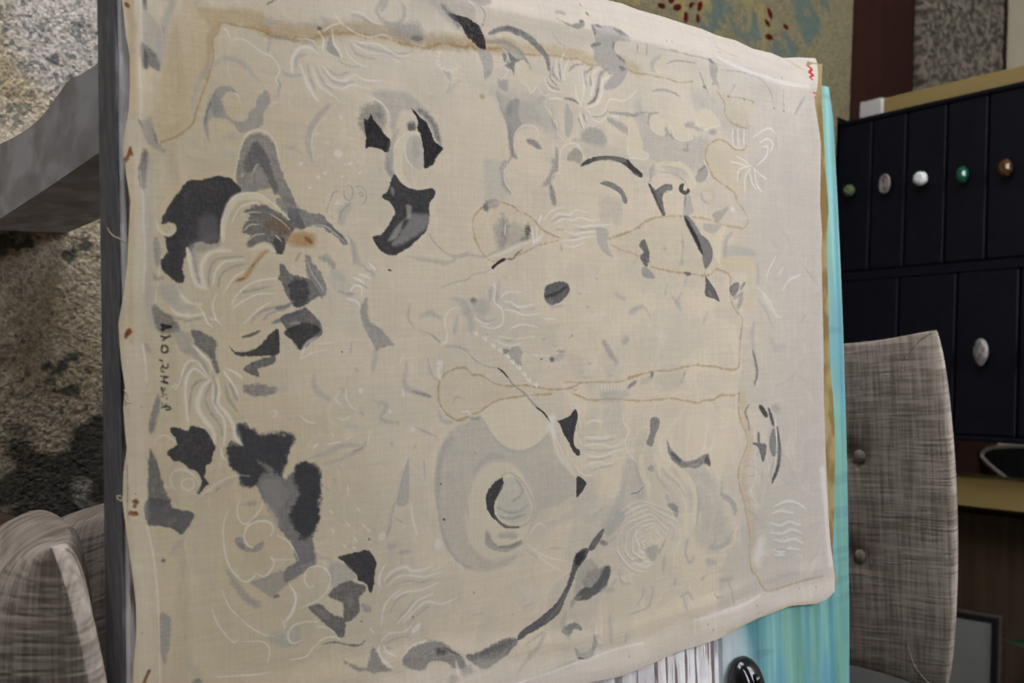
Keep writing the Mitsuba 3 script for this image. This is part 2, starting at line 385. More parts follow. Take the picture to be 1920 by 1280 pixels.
princ('clay_pot', rgb((120, 84, 62)), 0.7, 0.2)
scene['leaf_green'] = {'type': 'twosided', 'bsdf': {'type': 'principled', 'base_color': rgb((34, 58, 38)), 'roughness': 0.4, 'specular': 0.4}}
diffuse('soil', rgb((52, 40, 30)))
pp = thing('potted_plant', 'dark green trailing plant in a clay pot on the dark cabinet', 'plant')
PT = ROOM @ T().translate([1.33, 0.36, 0.605])
add(pp + '__pot', lathe([(0.0, 0.0), (.05, 0.0), (.068, .10), (.074, .10), (.074, .125), (.066, .125), (.060, .10), (0, .10)], 36), 'clay_pot', 30, w=PT)
add(pp + '__soil', lathe([(0.0, 0.112), (.03, .111), (.063, .106), (.063, 0.1)], 24), 'soil', True, w=PT)
def leaf_mesh(p0, p1, p2, w):
    """A blade bent along a quadratic curve, widest before its middle, with a folded midrib and thickness."""
    n = 14; p0, p1, p2 = map(np.array, (p0, p1, p2)); v = []
    for i in range(n + 1):
        t = i / n
        c = (1 - t) ** 2 * p0 + 2 * t * (1 - t) * p1 + t * t * p2
        d = 2 * (1 - t) * (p1 - p0) + 2 * t * (p2 - p1); d = d / np.linalg.norm(d)
        s = np.cross(d, [0.0, -1.0, 0.35]) if d[2] < -0.6 and p2[1] < -.2 else np.cross(d, [0.1, 0.35, 1.0]); s /= np.linalg.norm(s); u = np.cross(s, d)
        ww = w * min(1, (t / .35 + .02) ** .7) * min(1, ((1 - t) / .16 + .003) ** .6)
        for k, (o, h) in enumerate(((-1, .14), (-.5, .05), (0, -.06), (.5, .05), (1, .14))):
            v.append(c + s * ww * o + u * ww * h)
    f = grid_faces(n + 1, 5); m = len(v); v = np.array(v)
    v2 = v - np.array([0, 0.0007, 0.0004])
    return trimesh.Trimesh(np.vstack([v, v2]), np.vstack([f, f[:, ::-1] + m]), process=False)
for k, (p0, p1, p2, w) in enumerate((((0, 0, .11), (-.02, -.24, .30), (-.040, -.285, -.16), .021), ((0, 0, .11), (.10, -.2, .28), (.12, -.25, -.06), .02), ((0, .01, .11), (-.14, .02, .34), (-.22, .03, .08), .022), ((0, .02, .11), (.06, .10, .36), (.16, .13, .2), .02),
        ((.01, 0, .11), (.16, -.02, .30), (.25, -.03, .02), .021), ((-.01, 0, .11), (-.10, -.12, .32), (-.2, -.17, .12), .021), ((0, .02, .11), (-.05, .1, .38), (-.12, .16, .25), .019), ((0, 0, .11), (.03, -.05, .40), (.06, -.10, .33), .02))):
    add(pp + '__leaf', leaf_mesh(p0, p1, p2, w), 'leaf_green', True, w=PT)

princ('tray_black', rgb((20, 19, 20)), 0.3, 0.5)
princ('tray_rim', rgb((116, 108, 96)), 0.5, 0.3)
tr_ = thing('tray', 'pointed black tray with a pale rim leaning behind the gap beside the navy chest', 'tray')
def tray_outline(s=1.0):
    pts = [(0, 0.0), (-.016, .022), (-.026, .08), (-.03, .16), (-.028, .26), (-.006, .34), (.05, .37), (.12, .34), (.15, .27), (.142, .20), (.10, .12), (.045, .04), (.015, .006)]
    p = crom(pts, 6, True); c = np.array([.055, .2])
    return c + (p - c) * s
_tp = _Poly(tray_outline(0.97)).buffer(0)
tm = trimesh.creation.extrude_polygon(_tp, 0.006, engine='earcut')
tm.apply_transform(trimesh.transformations.rotation_matrix(PI / 2, [1, 0, 0]))
TT = ROOM @ T().translate([0.876, 0.815, 0.0075]).rotate([1, 0, 0], -10).scale(1.1)
o = tray_outline()
add(tr_ + '__dish', tm, 'tray_black', w=TT)
add(tr_ + '__rim', tube(np.stack([o[:, 0], np.full(len(o), -0.006), o[:, 1]], 1), 0.0062, 8, True), 'tray_rim', True, w=TT)

# ------------------------------------------------------------------ table
ZT = 0.76
def white_planks(p, n, uv):
    x, y = p.x, p.y
    row = dr.floor((y - 0.2) / 0.18)
    g = fbm(x * 5 + row * 3, y * 260, 2.0, 3)
    wear = fbm(x * 9, y * 34, 7.0, 3)
    c = mix(lc((240, 235, 233)), lc((220, 213, 214)), smoothstep(0.4, 0.7, fbm(x * 4, y * 60, 3.0, 3)))
    brown = smoothstep(0.585, 0.625, g * 0.5 + wear * 0.5)
    c = mix(c, lc((92, 66, 56)), brown * 0.85)
    c = mix(c, lc((176, 152, 156)), smoothstep(0.6, 0.7, fbm(x * 40, y * 160, 12.0, 2)) * 0.3)
    blue = smoothstep(0.885, 0.95, y + (fbm(x * 14, y * 14, 5.0, 3) - 0.5) * 0.16)
    return mix(c, lc((118, 178, 200)), blue * 0.55)
def teal_planks(p, n, uv):
    x, y = p.x, p.y
    s = fbm(x * 3.0, y * 95, 1.0, 4)
    c = mix(lc((66, 138, 146)), lc((134, 186, 182)), smoothstep(0.2, 0.8, s))
    gr = smoothstep(0.52, 0.64, fbm(x * 4 + 9, y * 70, 6.0, 3))
    c = mix(c, lc((112, 156, 104)), gr * 0.42)
    bl = smoothstep(0.54, 0.68, fbm(x * 6 + 3, y * 40, 11.0, 3))
    c = mix(c, lc((66, 134, 178)), bl * 0.38)
    cross = smoothstep(0.54, 0.66, fbm(x * 75, y * 9, 14.0, 2)) * smoothstep(0.50, 0.7, noise(x * 9, y * 11, 3.0))
    c = mix(c, lc((56, 96, 116)), cross * 0.25)
    c = mix(c, lc((52, 100, 128)), smoothstep(0.02, 0.0, dr.abs(y - 1.004)) * 0.55)
    white = (1 - smoothstep(0.955, 0.99, y + (fbm(x * 12, y * 12, 9.0, 2) - .5) * .05))
    c = mix(c, lc((124, 148, 140)), 0.22)
    return mix(c, lc((206, 208, 212)), white * 0.75)
def edge_col(p, n, uv):
    g = fbm(p.x * 40 + p.z * 40, p.z * 260 - p.x * 60, 1.0, 3)
    return mix(lc((116, 116, 120)), lc((98, 98, 102)), smoothstep(0.3, 0.7, g))
def leg_col(p, n, uv):
    g = fbm(p.x * 30, p.y * 30, p.z * 7, 4)
    c = mix(lc((182, 180, 184)), lc((158, 154, 156)), smoothstep(0.4, 0.65, g))
    wear = smoothstep(0.45, 0.75, fbm(p.x * 22, p.y * 22, p.z * 16 + 4, 3))
    return mix(c, lc((128, 114, 110)), wear * 0.5)
def plank_grain(p, n, uv):
    return fbm(p.x * 8, p.y * 300, 1.0, 3)
princ('white_plank', mikit.proc(white_planks), 0.6, 0.25, mikit.proc(plank_grain, 5e-4), 0.0012)
princ('teal_plank', mikit.proc(teal_planks), 0.5, 0.3, mikit.proc(plank_grain, 5e-4), 0.0012)
princ('table_edge', mikit.proc(edge_col), 0.6, 0.25)
princ('table_leg', mikit.proc(leg_col), 0.6, 0.25)
diffuse('table_under', rgb((70, 62, 56)))

tb = thing('table', 'white and turquoise weathered plank table under the painted cloth', 'table')
TX0, TX1 = -0.3415, 1.30
def near_y(x): return 0.2318 - 0.0195 * x - 0.008 * ((x + .02) / .3) ** 2 * 0.0
def far_y(x): return 1.2226 - 0.062 * np.minimum((x - 0.03) ** 2, 0.3)
def plank(y0, y1, z0=ZT - 0.030, z1=ZT, x0=TX0, x1=TX1, c=0.003, nx=40):
    """A board along x between two edges (numbers or functions of x) with chamfered long edges and softened corners."""
    xs = np.linspace(x0, x1, nx)
    a = np.array([y0(x) if callable(y0) else y0 for x in xs]); b = np.array([y1(x) if callable(y1) else y1 for x in xs])
    for i in (0, nx - 1):
        a[i] += 0.006; b[i] -= 0.006
    sec = [(a, z0), (a, z1 - c), (a + c, z1), (b - c, z1), (b, z1 - c), (b, z0)]
    v = np.stack([np.stack([xs, yy, np.full(nx, zz)], 1) for yy, zz in sec], 1)   # nx,6,3
    f = []
    for i in range(nx - 1):
        for j in range(6):
            p, q = i * 6 + j, i * 6 + (j + 1) % 6
            f += [(p, p + 6, q + 6), (p, q + 6, q)]
    for base, flip in ((0, 1), ((nx - 1) * 6, 0)):
        for j in range(1, 5):
            t = (base, base + j, base + j + 1)
            f.append(t[::-1] if not flip else t)
    return trimesh.Trimesh(v.reshape(-1, 3), f, process=False)
def puv(m): return np.array(m.vertices)[:, :2]
ys = [near_y, 0.408, 0.583, 0.7645, 0.9365, far_y]
for i in range(5):
    y0, y1 = ys[i], ys[i + 1]
    y0 = (lambda x, q=y0: q(x) + 0.0025) if callable(y0) else y0 + (0.0035 if i == 3 else 0.0008)
    y1 = y1 if callable(y1) else y1 - (0.0035 if i == 2 else 0.0008)
    m = plank(y0, y1, c=0.0025 if i < 4 else 0.004)
    add(tb + '__plank', m, 'teal_plank' if i == 4 else 'white_plank', uv=puv(m))
labels[tb + '__plank_004'] = {'label': 'turquoise painted plank along the far edge'}
m = plank(lambda x: near_y(x) - 0.0002, lambda x: near_y(x) + 0.0022, ZT - 0.049, ZT - 0.0005, c=0.0008)
add(tb + '__edge_board', m, 'table_edge', label='dark grey front edge')
add(tb + '__underframe', trimesh.util.concatenate([box(TX0 + .03, TX1 - .03, y - .02, y + .02, ZT - .049, ZT - .0305) for y in (0.42, 0.60, 0.78, 0.95, 1.17)]), 'table_under')
legp = [(-.2712, .7105), (-.2712, .640), (-.2745, .57), (-.2798, .52), (-.2775, .49), (-.2728, .451), (-.2680, .40), (-.2673, .348), (-.2710, .26), (-.279, .163), (-.284, .08), (-.286, .0125), (-.184, .0125), (-.1838, .146), (-.1863, .44), (-.1892, .607), (-.190, .7105)]
def leg(dx, y0, y1, mirror):
    p = np.array(legp); q = crom(p[:12], 3)
    P = np.vstack([q, p[12:]])
    if mirror: P = P * [-1, 1] + [TX1 + TX0, 0]
    m = trimesh.creation.extrude_polygon(_Poly(P).buffer(-0.002).buffer(0.002), y1 - y0, engine='earcut')
    v = np.array(m.vertices); v = np.stack([v[:, 0], y1 - v[:, 2], v[:, 1]], 1)
    return trimesh.Trimesh(v, m.faces[:, ::1], process=False)
for mir in (False, True):
    for y0, y1 in ((0.26, 0.373), (1.07, 1.18)):
        add(tb + '__leg', leg(0, y0, y1, mir), 'table_leg', 35)
for y0 in (0.30, 1.12):
    add(tb + '__apron', cham(-.184, TX1 + TX0 + .184, y0, y0 + 0.025, 0.62, 0.7105, 0.002), 'table_leg')
for x0 in (-.24, TX1 + TX0 + .215):
    add(tb + '__apron', cham(x0, x0 + .025, 0.374, 1.069, 0.62, 0.7105, 0.002), 'table_leg')

# ------------------------------------------------------------------ painted cloth
EDGE_L = [(-0.386,0.2),(-0.392,0.5),(-0.387,0.68),(-0.3908,0.8156),(-0.3875,0.8385),(-0.3863,0.8816),(-0.3837,0.9171),(-0.3824,0.95),(-0.3783,0.9738),(-0.3772,1.0128),(-0.371,1.0434),(-0.3707,1.083),(-0.3675,1.1043),(-0.3744,1.1407),(-0.3781,1.1758),(-0.3781,1.3)]
EDGE_R = [(0.34,0.2),(0.345,0.5),(0.3759,0.7195),(0.3792,0.7564),(0.3769,0.8072),(0.3727,0.85),(0.3739,0.8907),(0.373,0.9323),(0.3663,0.9709),(0.3624,1.0056),(0.3613,1.0347),(0.3597,1.0703),(0.3676,1.1266),(0.3647,1.146),(0.3565,1.1574),(0.3565,1.3)]
EDGE_N = [(-0.46,0.2434),(-0.36,0.2374),(-0.2853,0.2414),(-0.2565,0.2438),(-0.2418,0.2462),(-0.2193,0.2455),(-0.1971,0.2435),(-0.1742,0.2386),(-0.1625,0.2374),(-0.1405,0.2402),(-0.123,0.2423),(-0.1027,0.2406),(-0.0765,0.2387),(-0.0499,0.2349),(-0.0252,0.2302),(-0.0107,0.2308),(0.0085,0.2318),(0.0266,0.2341),(0.041,0.2319),(0.0628,0.2329),(0.0748,0.2337),(0.0962,0.2301),(0.1182,0.229),(0.1359,0.2305),(0.1567,0.2327),(0.1779,0.2347),(0.2,0.2362),(0.2221,0.2355),(0.2504,0.2321),(0.33,0.2281),(0.4,0.2321)]
EDGE_F = [(-0.3785,1.1782),(-0.3609,1.1736),(-0.3127,1.1588),(-0.2571,1.1673),(-0.1723,1.1605),(-0.1328,1.1627),(-0.11,1.1595),(-0.0149,1.159),(0.0144,1.1585),(0.0874,1.1568),(0.1533,1.158),(0.1901,1.1595),(0.2488,1.1611),(0.3077,1.1626),(0.3337,1.1648),(0.3512,1.1602)]
EDGE_H = [(-0.3702,1.1853),(-0.3446,1.1826),(-0.3105,1.1819),(-0.2588,1.1827),(-0.174,1.1878),(-0.1479,1.1844),(-0.0738,1.1808),(-0.0146,1.18),(0.0445,1.1791),(0.0891,1.184),(0.1336,1.1852),(0.1779,1.1839),(0.2511,1.1772),(0.3019,1.1718),(0.3358,1.1761),(0.3464,1.1779),(0.3546,1.17)]
PAINT = """pG 0.5 0 8.5 0 0 -3451,5379 -3567,6000 -3335,5923 -3021,6011 -3104,5847 -3223,5592
pg 0.55 0 8.1 0 0 -3149,4854 -3034,5087 -3064,5333 -3022,5844 -2974,5776 -2926,5327 -2947,4934
pG 0.45 0 19.4 0 0 -2617,6062 -2641,6553 -2574,6843 -2199,7015 -2273,6719 -2246,6464 -2313,6304 -2442,6212
pg 0.5 0 11.5 0 0 -2307,7329 -2371,7653 -2195,7702 -2106,8058 -1962,8578 -1878,8307 -2060,7887 -2047,7397
pG 0.5 0 19.4 0 0 -2740,8217 -2461,8512 -2454,9064 -2413,9449 -2088,9354 -1926,8944 -2049,8492 -2246,8237
pG 0.35 0 25.1 0 0 -2988,9186 -2898,10083 -2566,10170 -2570,9556
pg 0.4 0 35.5 0 0 -2016,10142 -1875,11129 -1020,11315 -581,10495 -988,10088
pg 0.35 0 35.6 0 0 -719,10394 -442,11402 1012,11440 1246,10730 656,10213 -169,10150
pg 0.35 0 25.4 0 0 -1045,9678 -1128,10201 -925,10297 -911,9671
pg 0.35 0 13.7 0 0 -1869,5996 -1778,6233 -1560,6293 -1438,6114 -1485,5994
pg 0.35 0 25.1 0 0 -445,5737 -529,6284 -274,6631 16,6841 56,6259 -120,5856
pg 0.3 0 30.4 0 0 -1174,7846 -1324,8457 -1292,9197 -706,9362 -444,8595 -689,7992
pg 0.3 0 30.2 0 0 41,7789 -443,8686 83,9322 318,8649 229,7948
pG 0.48 0 5 0 0 1076,5303 855,5489 776,5852 980,6012 1119,6213 1128,6425 1073,6572 997,6738 1236,6847 1443,7005 1569,7092 1681,7056 1770,6838 1819,6554 2023,6401 2223,6250 2309,6093 2329,5887 2306,5721 2231,5561 2035,5396 1783,5293 1491,5261
pB 0.75 0 6.2 0 0 1539,5655 1361,5741 1253,5899 1245,6138 1370,6329 1579,6442 1754,6492 1943,6433 2071,6349 2199,6272 2243,5959 2146,5761 1965,5637 1745,5594
pg 0.55 0 8.2 0 0 1242,5384 1040,5481 954,5712 1357,5468 1779,5451 2054,5516 1873,5371
pB 0.9 0 3.1 0 0 722,5854 897,5934 1027,6051 1110,6172 1138,6297 1130,6447 1075,6587 962,6732 805,6621 696,6516 588,6413 555,6238 597,6028
pg 0.5 0 9.6 0 0 933,6800 1414,7006 1605,7152 1810,7623 1624,7840 1979,7765 2186,7524 2386,7274 2477,7113 2325,6889 1881,7023
pG 0.5 0 12.9 0 0 1382,7852 1464,8061 1842,8129 1932,7868 2139,7608 2086,7448 1790,7707
pG 0.45 0 20 0 0 1547,8866 1727,9337 2210,9511 2459,9398 2146,9025
pG 0.4 0 20.1 0 0 2268,8971 2276,9507 2620,9590 2690,9190 2460,8962
pg 0.4 0 24.9 0 0 1803,9432 1715,9842 2130,9924 2157,9614
pg 0.35 0 27 0 0 2114,10351 2296,11249 3029,11327 2833,10532
pb 0.5 0 28.3 0 0 1467,2579 1364,3120 1953,3385 2493,3764 2943,4502 3059,3951 2749,2666 2115,2557
pb 0.4 0 27.6 0 0 -447,2644 -447,3471 493,3635 827,3186 602,2652
py 0.5 0 10.4 0 0 -2958,2983 -2934,3224 -2982,3623 -2791,3678 -2821,3507 -2800,3243 -2700,3192 -2480,3161 -2207,3071 -2007,2996 -1888,2935 -1800,2832 -1742,2698 -1913,2650 -2249,2715 -2590,2781 -2874,2891
pY 0.25 0 4.8 0 0 -2900,3038 -2934,3224 -2974,3512 -2919,3671 -2791,3678 -2821,3507 -2800,3243 -2697,3169 -2759,3136
sY 0.6 1.9 0.8 0.6 0 -2791,3678 -2808,3604 -2815,3506 -2813,3386 -2812,3243 -2726,3211 -2650,3162 -2514,3165 -2349,3122 -2207,3071 -2042,3008 -1925,2970 -1863,2912 -1800,2832 -1772,2776 -1742,2698
sY 0.35 4.7 4.7 0 0 -2798,3231 -2681,3145 -2532,3129 -2345,3087
sY 0.45 14.6 12.3 0 0 -2837,3655 -2866,4066 -2978,4504 -2995,4848 -2971,5084 -3009,5519 -3060,5912 -3091,6394
sY 0.62 2.3 3.9 2.8 0 -2789,3653 -2775,3855 -2806,4048 -2842,4155 -2896,4308 -2928,4502 -2942,4741 -2955,4917 -2917,5004 -2920,5185 -2918,5308 -2957,5422 -3003,5551 -2996,5744 -3028,5877 -3000,5943 -3017,6058 -3064,6287
sY 0.5 1.5 1.5 0.9 0 -2789,3653 -2775,3855 -2806,4048 -2842,4155 -2896,4308 -2928,4502 -2942,4741 -2955,4917 -2917,5004 -2920,5185 -2918,5308 -2957,5422 -3003,5551 -2996,5744 -3028,5877 -3000,5943 -3017,6058 -3064,6287
sy 0.6 12.5 9.7 0 0 -3108,6289 -3091,6536 -3107,6755 -3141,6981 -3130,7171 -3153,7328 -3117,7485 -3129,7647 -3171,7939 -3153,8065 -3115,8235
sY 0.45 1.9 1.9 1.1 0 -3064,6287 -3045,6534 -3061,6753 -3095,6979 -3082,7169 -3105,7326 -3069,7483 -3080,7645 -3122,7937 -3103,8063 -3065,8233 -3071,8233 -3083,8453 -3078,8741 -3062,8953 -3107,9192
pb 0.5 0 11.7 0 0 -2415,10163 -2346,10085 -2351,9919 -2407,9799 -2435,9669 -2410,9547 -2324,9415 -2189,9378 -2062,9431 -1950,9524 -1864,9720 -1781,9890 -1662,9945 -2093,10252 -1741,10127
sY 0.54 2.2 2.2 1.3 0 -1662,9945 -1781,9890 -1864,9720 -1950,9524 -2062,9431 -2189,9378 -2324,9415 -2410,9547 -2435,9669 -2407,9799 -2351,9919 -2346,10085 -2415,10163
pb 0.45 0 13.6 0 0 -3011,9628 -2895,9773 -2780,9767 -2683,9864 -2638,10069 -2635,10174 -2825,10344 -3027,10301 -3023,9882
sY 0.45 2.2 2.2 1.3 0 -3045,9630 -2987,9697 -2895,9773 -2780,9767 -2683,9864 -2638,10069 -2635,10174
sY 0.54 2.1 2.1 1.3 0 -1159,7762 -1175,7862 -1211,8016 -1266,8147 -1348,8299 -1408,8506 -1435,8799 -1438,9109 -1428,9301 -1411,9497 -1371,9644 -1353,9847 -1340,10022 -1385,10109 -1468,10134 -1567,10066 -1651,9976
pb 0.3 0 7.8 0 0 -1159,7762 -1175,7862 -1211,8016 -1266,8147 -1348,8299 -1408,8506 -1435,8799 -1438,9109 -1428,9301 -1411,9497 -1371,9644 -1353,9847 -1340,10022 -1385,10109 -1054,9986 -807,9466 -755,9075 -772,8520 -846,8171 -989,7754
sY 0.32 1.9 1.9 1.2 0 -1060,7716 -994,7921 -951,8132 -819,8362
sY 0.54 2.1 2.1 1.3 0 -819,8362 -785,8566 -763,8766 -753,8980 -731,9217 -740,9384 -807,9486 -777,9664 -711,9763 -577,9745 -409,9767 -274,9863 -205,9963 -104,9958 -3,9932 233,9888 334,9883 440,9826 437,9622 396,9424 382,9258 361,9067 375,8924 388,8783 412,8617 403,8419 421,8258 431,8084 461,7937
sY 0.41 1.8 1.8 1.1 0 460,6972 478,7219 490,7562 501,7767 473,7937 439,8110
sY 0.54 2 2 1.2 0 594,7081 651,7250 681,7352 685,7610 720,7968 739,8182 737,8447 744,8646 792,8903 823,9091 803,9189 796,9384 757,9505 771,9737 752,9861
sY 0.54 2.2 2.2 1.4 0 752,9861 939,9831 1146,9892 1323,9987 1456,9960 1583,9870 1743,9789 1912,9801 2089,9874 2277,9916 2543,9976 2743,9955 2986,9984 3118,10083 3272,10181 3325,10286 3330,10505 3324,10866 3336,11429
sy 0.4 11.8 10.2 0 0 775,9912 1117,9956 1396,10047 1656,9928 1888,9885 2275,10000 2623,10056 3000,10068
pb 0.35 0 5.1 0 0 -1220,5815 -1303,5852 -1390,5956 -1470,6095 -1448,6198 -1413,6357 -1371,6405 -1338,6532 -1269,6638 -1204,6709 -1146,6832 -1101,7004 -1076,6950 -1048,6813 -1014,6664 -953,6516 -911,6407 -862,6263 -830,6068 -882,5955 -989,5872 -1096,5830 -1220,5815
sY 0.54 1.6 1.6 1 0 -1220,5815 -1303,5852 -1390,5956 -1470,6095 -1448,6198 -1413,6357 -1371,6405 -1338,6532 -1269,6638 -1204,6709 -1146,6832 -1101,7004
sY 0.54 1.6 1.6 1 0 -1220,5815 -1096,5830 -989,5872 -882,5955 -830,6068 -862,6263 -911,6407 -953,6516 -1014,6664 -1048,6813 -1076,6950
sY 0.41 1.9 1.9 1.2 0 -1125,7678 -1176,7904 -1232,8060 -1268,8191
pb 0.4 0 3.7 0 0 432,5329 355,5363 280,5448 248,5559 248,5578 258,5675 321,5751 337,5870 403,5982 441,6083 466,6241 465,6418 497,6598 530,6781 528,7046 478,7219 561,6817 576,6779 577,6414 583,6236 599,6062 646,5938 703,5821 737,5688 765,5557 702,5431 580,5341
sY 0.54 1.6 1.6 1 0 248,5578 258,5675 321,5751 337,5870 403,5982 441,6083 466,6241 465,6418 497,6598 530,6781 528,7046 478,7219
sY 0.54 1.6 1.6 1 0 765,5557 737,5688 703,5821 646,5938 599,6062 583,6236 577,6414 576,6779
sY 0.54 1.5 1.5 0.9 0 432,5329 355,5363 280,5448 248,5559
sY 0.54 1.5 1.5 0.9 0 432,5329 580,5341 702,5431 776,5569 742,5688
sW 0.48 1.5 1.1 0 0 -2881,2566 -2751,2568 -2555,2566 -2313,2540 -2117,2539 -1899,2526
sS 0.35 5.4 4.3 0 0 -2863,2469 -2757,2476 -2630,2493 -2413,2485 -2219,2489 -2045,2478
sD 0.65 3.7 1.9 0 1 -2909,2597 -2801,2602
pG 0.6 0 3.3 0 0 -2841,2584 -2767,2657 -2690,2719 -2548,2725 -2445,2700 -2471,2583
sG 0.57 6.7 4.5 0 1 -2944,2848 -2812,2789 -2672,2746 -2468,2706 -2335,2696
pM 0.85 0 2.2 0 0 -2521,2558 -2526,2590 -2443,2689 -2329,2698 -2346,2621 -2314,2590 -2353,2557
sD 0.6 3.9 2 0 1 -2472,2588 -2331,2591
sm 0.44 2.2 1.8 0 1 -2705,2747 -2652,2756
pm 0.6 0 3.3 0 0 -1867,2531 -1920,2618 -1771,2656 -1657,2728 -1701,2610 -1782,2549
sT 0.6 2.8 1.4 0 1 -1897,2510 -1846,2540
sM 0.5 2.9 1.4 0 1 -1845,2631 -1717,2665
sD 0.7 6.5 3.3 0 1 -1653,2561 -1555,2552 -1466,2533 -1336,2534
sG 0.66 4.2 4.2 0 1 -1982,2972 -2128,2983 -2269,3028 -2367,3088 -2445,3160 -2503,3256 -2513,3351 -2475,3446 -2404,3516 -2353,3576
pm 0.72 0 1.4 0 0 -2211,3376 -2267,3319 -2275,3248 -2232,3176 -2146,3127 -2039,3083 -1935,3060 -1836,3081 -1781,3102 -1894,3101 -1963,3111 -1992,3168 -1988,3238 -1963,3320 -1890,3389 -1968,3587 -2076,3603 -2189,3669 -2292,3642 -2211,3558 -2126,3531 -2085,3480 -2012,3454 -1981,3380 -2007,3297 -2092,3241 -2159,3230 -2222,3281 -2230,3341
sM 0.7 1.8 0.9 0 1 -1925,3075 -2017,3090 -2113,3131
sM 0.4 8.2 7 0 1 -2197,3175 -2026,3169
sW 0.53 1.2 0.8 0 1 -2230,3341 -2206,3376 -2144,3392
sW 0.62 1.1 0.8 0 1 -2675,3321 -2705,3418 -2675,3501 -2616,3610 -2584,3708 -2486,3770 -2398,3733 -2319,3764 -2209,3733 -2154,3668
sW 0.62 1.1 0.7 0 1 -2768,3253 -2752,3300 -2687,3321
pG 0.8 0 1.7 0 0 -2911,3620 -2921,3784 -2854,3668
sm 0.62 2.7 2.2 0 1 -2744,3677 -2776,3728 -2790,3804 -2758,3919
sG 0.7 2.7 2.7 0 1 -2746,3689 -2623,3660
sG 0.62 3.8 3.8 0 1 -2476,3787 -2450,3856 -2470,3999
sm 0.44 2 1.6 0 1 -2197,3732 -2344,3769 -2389,3752
sK 0.5 1.7 0.9 0 1 -3047,3663 -3105,3752
sG 0.53 3.5 3.5 0 1 -2930,3016 -2988,3087
sW 0.53 1.8 1.2 0 1 -2478,3882 -2586,3886 -2692,3955
sG 0.44 5.9 5.9 0 1 -1817,3232 -1847,3304 -1828,3351
pg 0.5 0 3.5 0 0 -1689,3204 -1628,3296 -1701,3346 -1773,3254
sG 0.35 3.7 3.7 0 1 -1798,3768 -1825,3923
pM 0.72 0 1.5 1 0 -1539,3335 -1680,3369 -1811,3410 -1875,3473 -1901,3560 -1879,3633 -1803,3693 -1687,3720 -1538,3771 -1411,3831 -1294,3871 -1324,3764 -1413,3679 -1405,3566 -1364,3467 -1370,3382 -1436,3343
pT 0.7 0 2.9 1.2 0 -1783,3482 -1817,3532 -1770,3592 -1670,3650 -1565,3665 -1439,3717 -1377,3677 -1514,3620 -1625,3537 -1550,3474 -1569,3414 -1661,3417
sW 0.53 1.2 0.8 0 1 -1515,3322 -1691,3364 -1834,3411 -1905,3480 -1926,3573 -1899,3652 -1817,3712 -1700,3733
sw 0.6 1.1 0.9 0 1 -1497,3381 -1544,3401
sw 0.6 1.1 0.9 0 1 -1527,3473 -1612,3519 -1626,3550
pm 0.6 0 3.6 0 0 -1554,3523 -1546,3571 -1453,3581 -1449,3519
sG 0.48 8.1 5.4 0 0 -1581,2612 -1415,2574 -1197,2561 -969,2564 -708,2566 -437,2557 -208,2603
sW 0.44 1 0.7 0 0 -1486,2513 -1249,2531 -1032,2526 -816,2533 -491,2506
sW 0.48 0.9 0.6 0 1 -928,2638 -732,2651 -535,2625 -306,2585
sM 0.5 4.4 2.2 1.3 1 -939,2628 -841,2635 -709,2631
sM 0.5 3.9 2 0.9 1 -665,2597 -611,2617 -623,2682
pD 0.96 0 0.6 1 0 -1083,2678 -1150,2700 -1207,2745 -1275,2781 -1339,2827 -1398,2874 -1441,2926 -1452,3011 -1476,3103 -1498,3174 -1488,3267 -1447,3325 -1375,3379 -1331,3309 -1283,3272 -1212,3246 -1153,3209 -1096,3189 -1027,3181 -935,3154 -910,3084 -930,3016 -917,2953 -849,2922 -881,2878 -825,2871 -758,2852 -680,2838 -625,2858 -586,2835 -591,2780 -634,2726 -688,2673 -743,2664 -821,2711 -843,2722 -931,2709 -964,2715 -988,2782 -1033,2800 -1075,2752 -1064,2692
pm 0.3 0 6.9 0 0 -1132,3000 -1150,3138 -969,3155 -941,2993
pM 0.4 0 4.6 0 0 -938,2925 -992,3156 -901,3165 -827,2933
sG 0.53 6.8 4.5 0 1 -894,2924 -782,2942 -671,2961
sb 0.95 3.8 0.9 0 1 -1070,2643 -1006,2668 -981,2732 -1016,2777 -1055,2779 -1069,2735
sw 0.7 1.1 0.9 0 1 -1103,2633 -1016,2652 -965,2737 -1022,2794
sw 0.8 3.4 2.7 0 1 -526,3047 -570,2958 -670,2916 -781,2900 -876,2889
sw 0.8 3.9 3.1 0 1 -526,3036 -627,3005 -739,3009 -819,3058 -856,3151 -859,3269
sw 0.8 3.1 2.5 0 1 -558,2789 -469,2825 -408,2907 -402,2997
sw 0.8 2.7 2.1 0 1 -381,2728 -326,2782 -308,2904 -324,3018
sw 0.8 1.9 1.5 0 1 -560,3095 -662,3116 -737,3165 -772,3230 -787,3374
sW 0.7 1.3 0.9 0 1 -396,3253 -481,3303 -562,3402 -610,3526 -633,3713
sW 0.7 1.3 0.9 0 1 -367,3263 -435,3373 -488,3497 -494,3658
sW 0.7 1.3 0.9 0 1 -391,2965 -324,3006 -245,3038 -204,3088
sW 0.7 1.3 0.9 0 1 -492,3127 -402,3091 -289,3108 -220,3164
sW 0.7 1.3 0.9 0 1 -493,3185 -630,3285 -689,3382
sW 0.7 1.4 1 0 1 -494,3784 -494,3874
sW 0.7 1.3 0.9 0 1 -228,3354 -342,3479 -423,3618
sW 0.7 1.3 0.9 0 1 -278,3062 -266,3131
sm 0.57 2 1.6 0 1 -582,2981 -716,2951 -827,2935
sm 0.57 2.1 1.7 0 1 -532,3071 -627,3062 -729,3089 -787,3149 -804,3255 -816,3387
sm 0.57 2.1 1.7 0 1 -549,3141 -652,3173 -722,3276 -753,3409
sm 0.57 2.2 1.7 0 1 -505,3364 -528,3474 -558,3623
sm 0.57 2.2 1.7 0 1 -227,3414 -319,3491 -365,3616 -399,3781
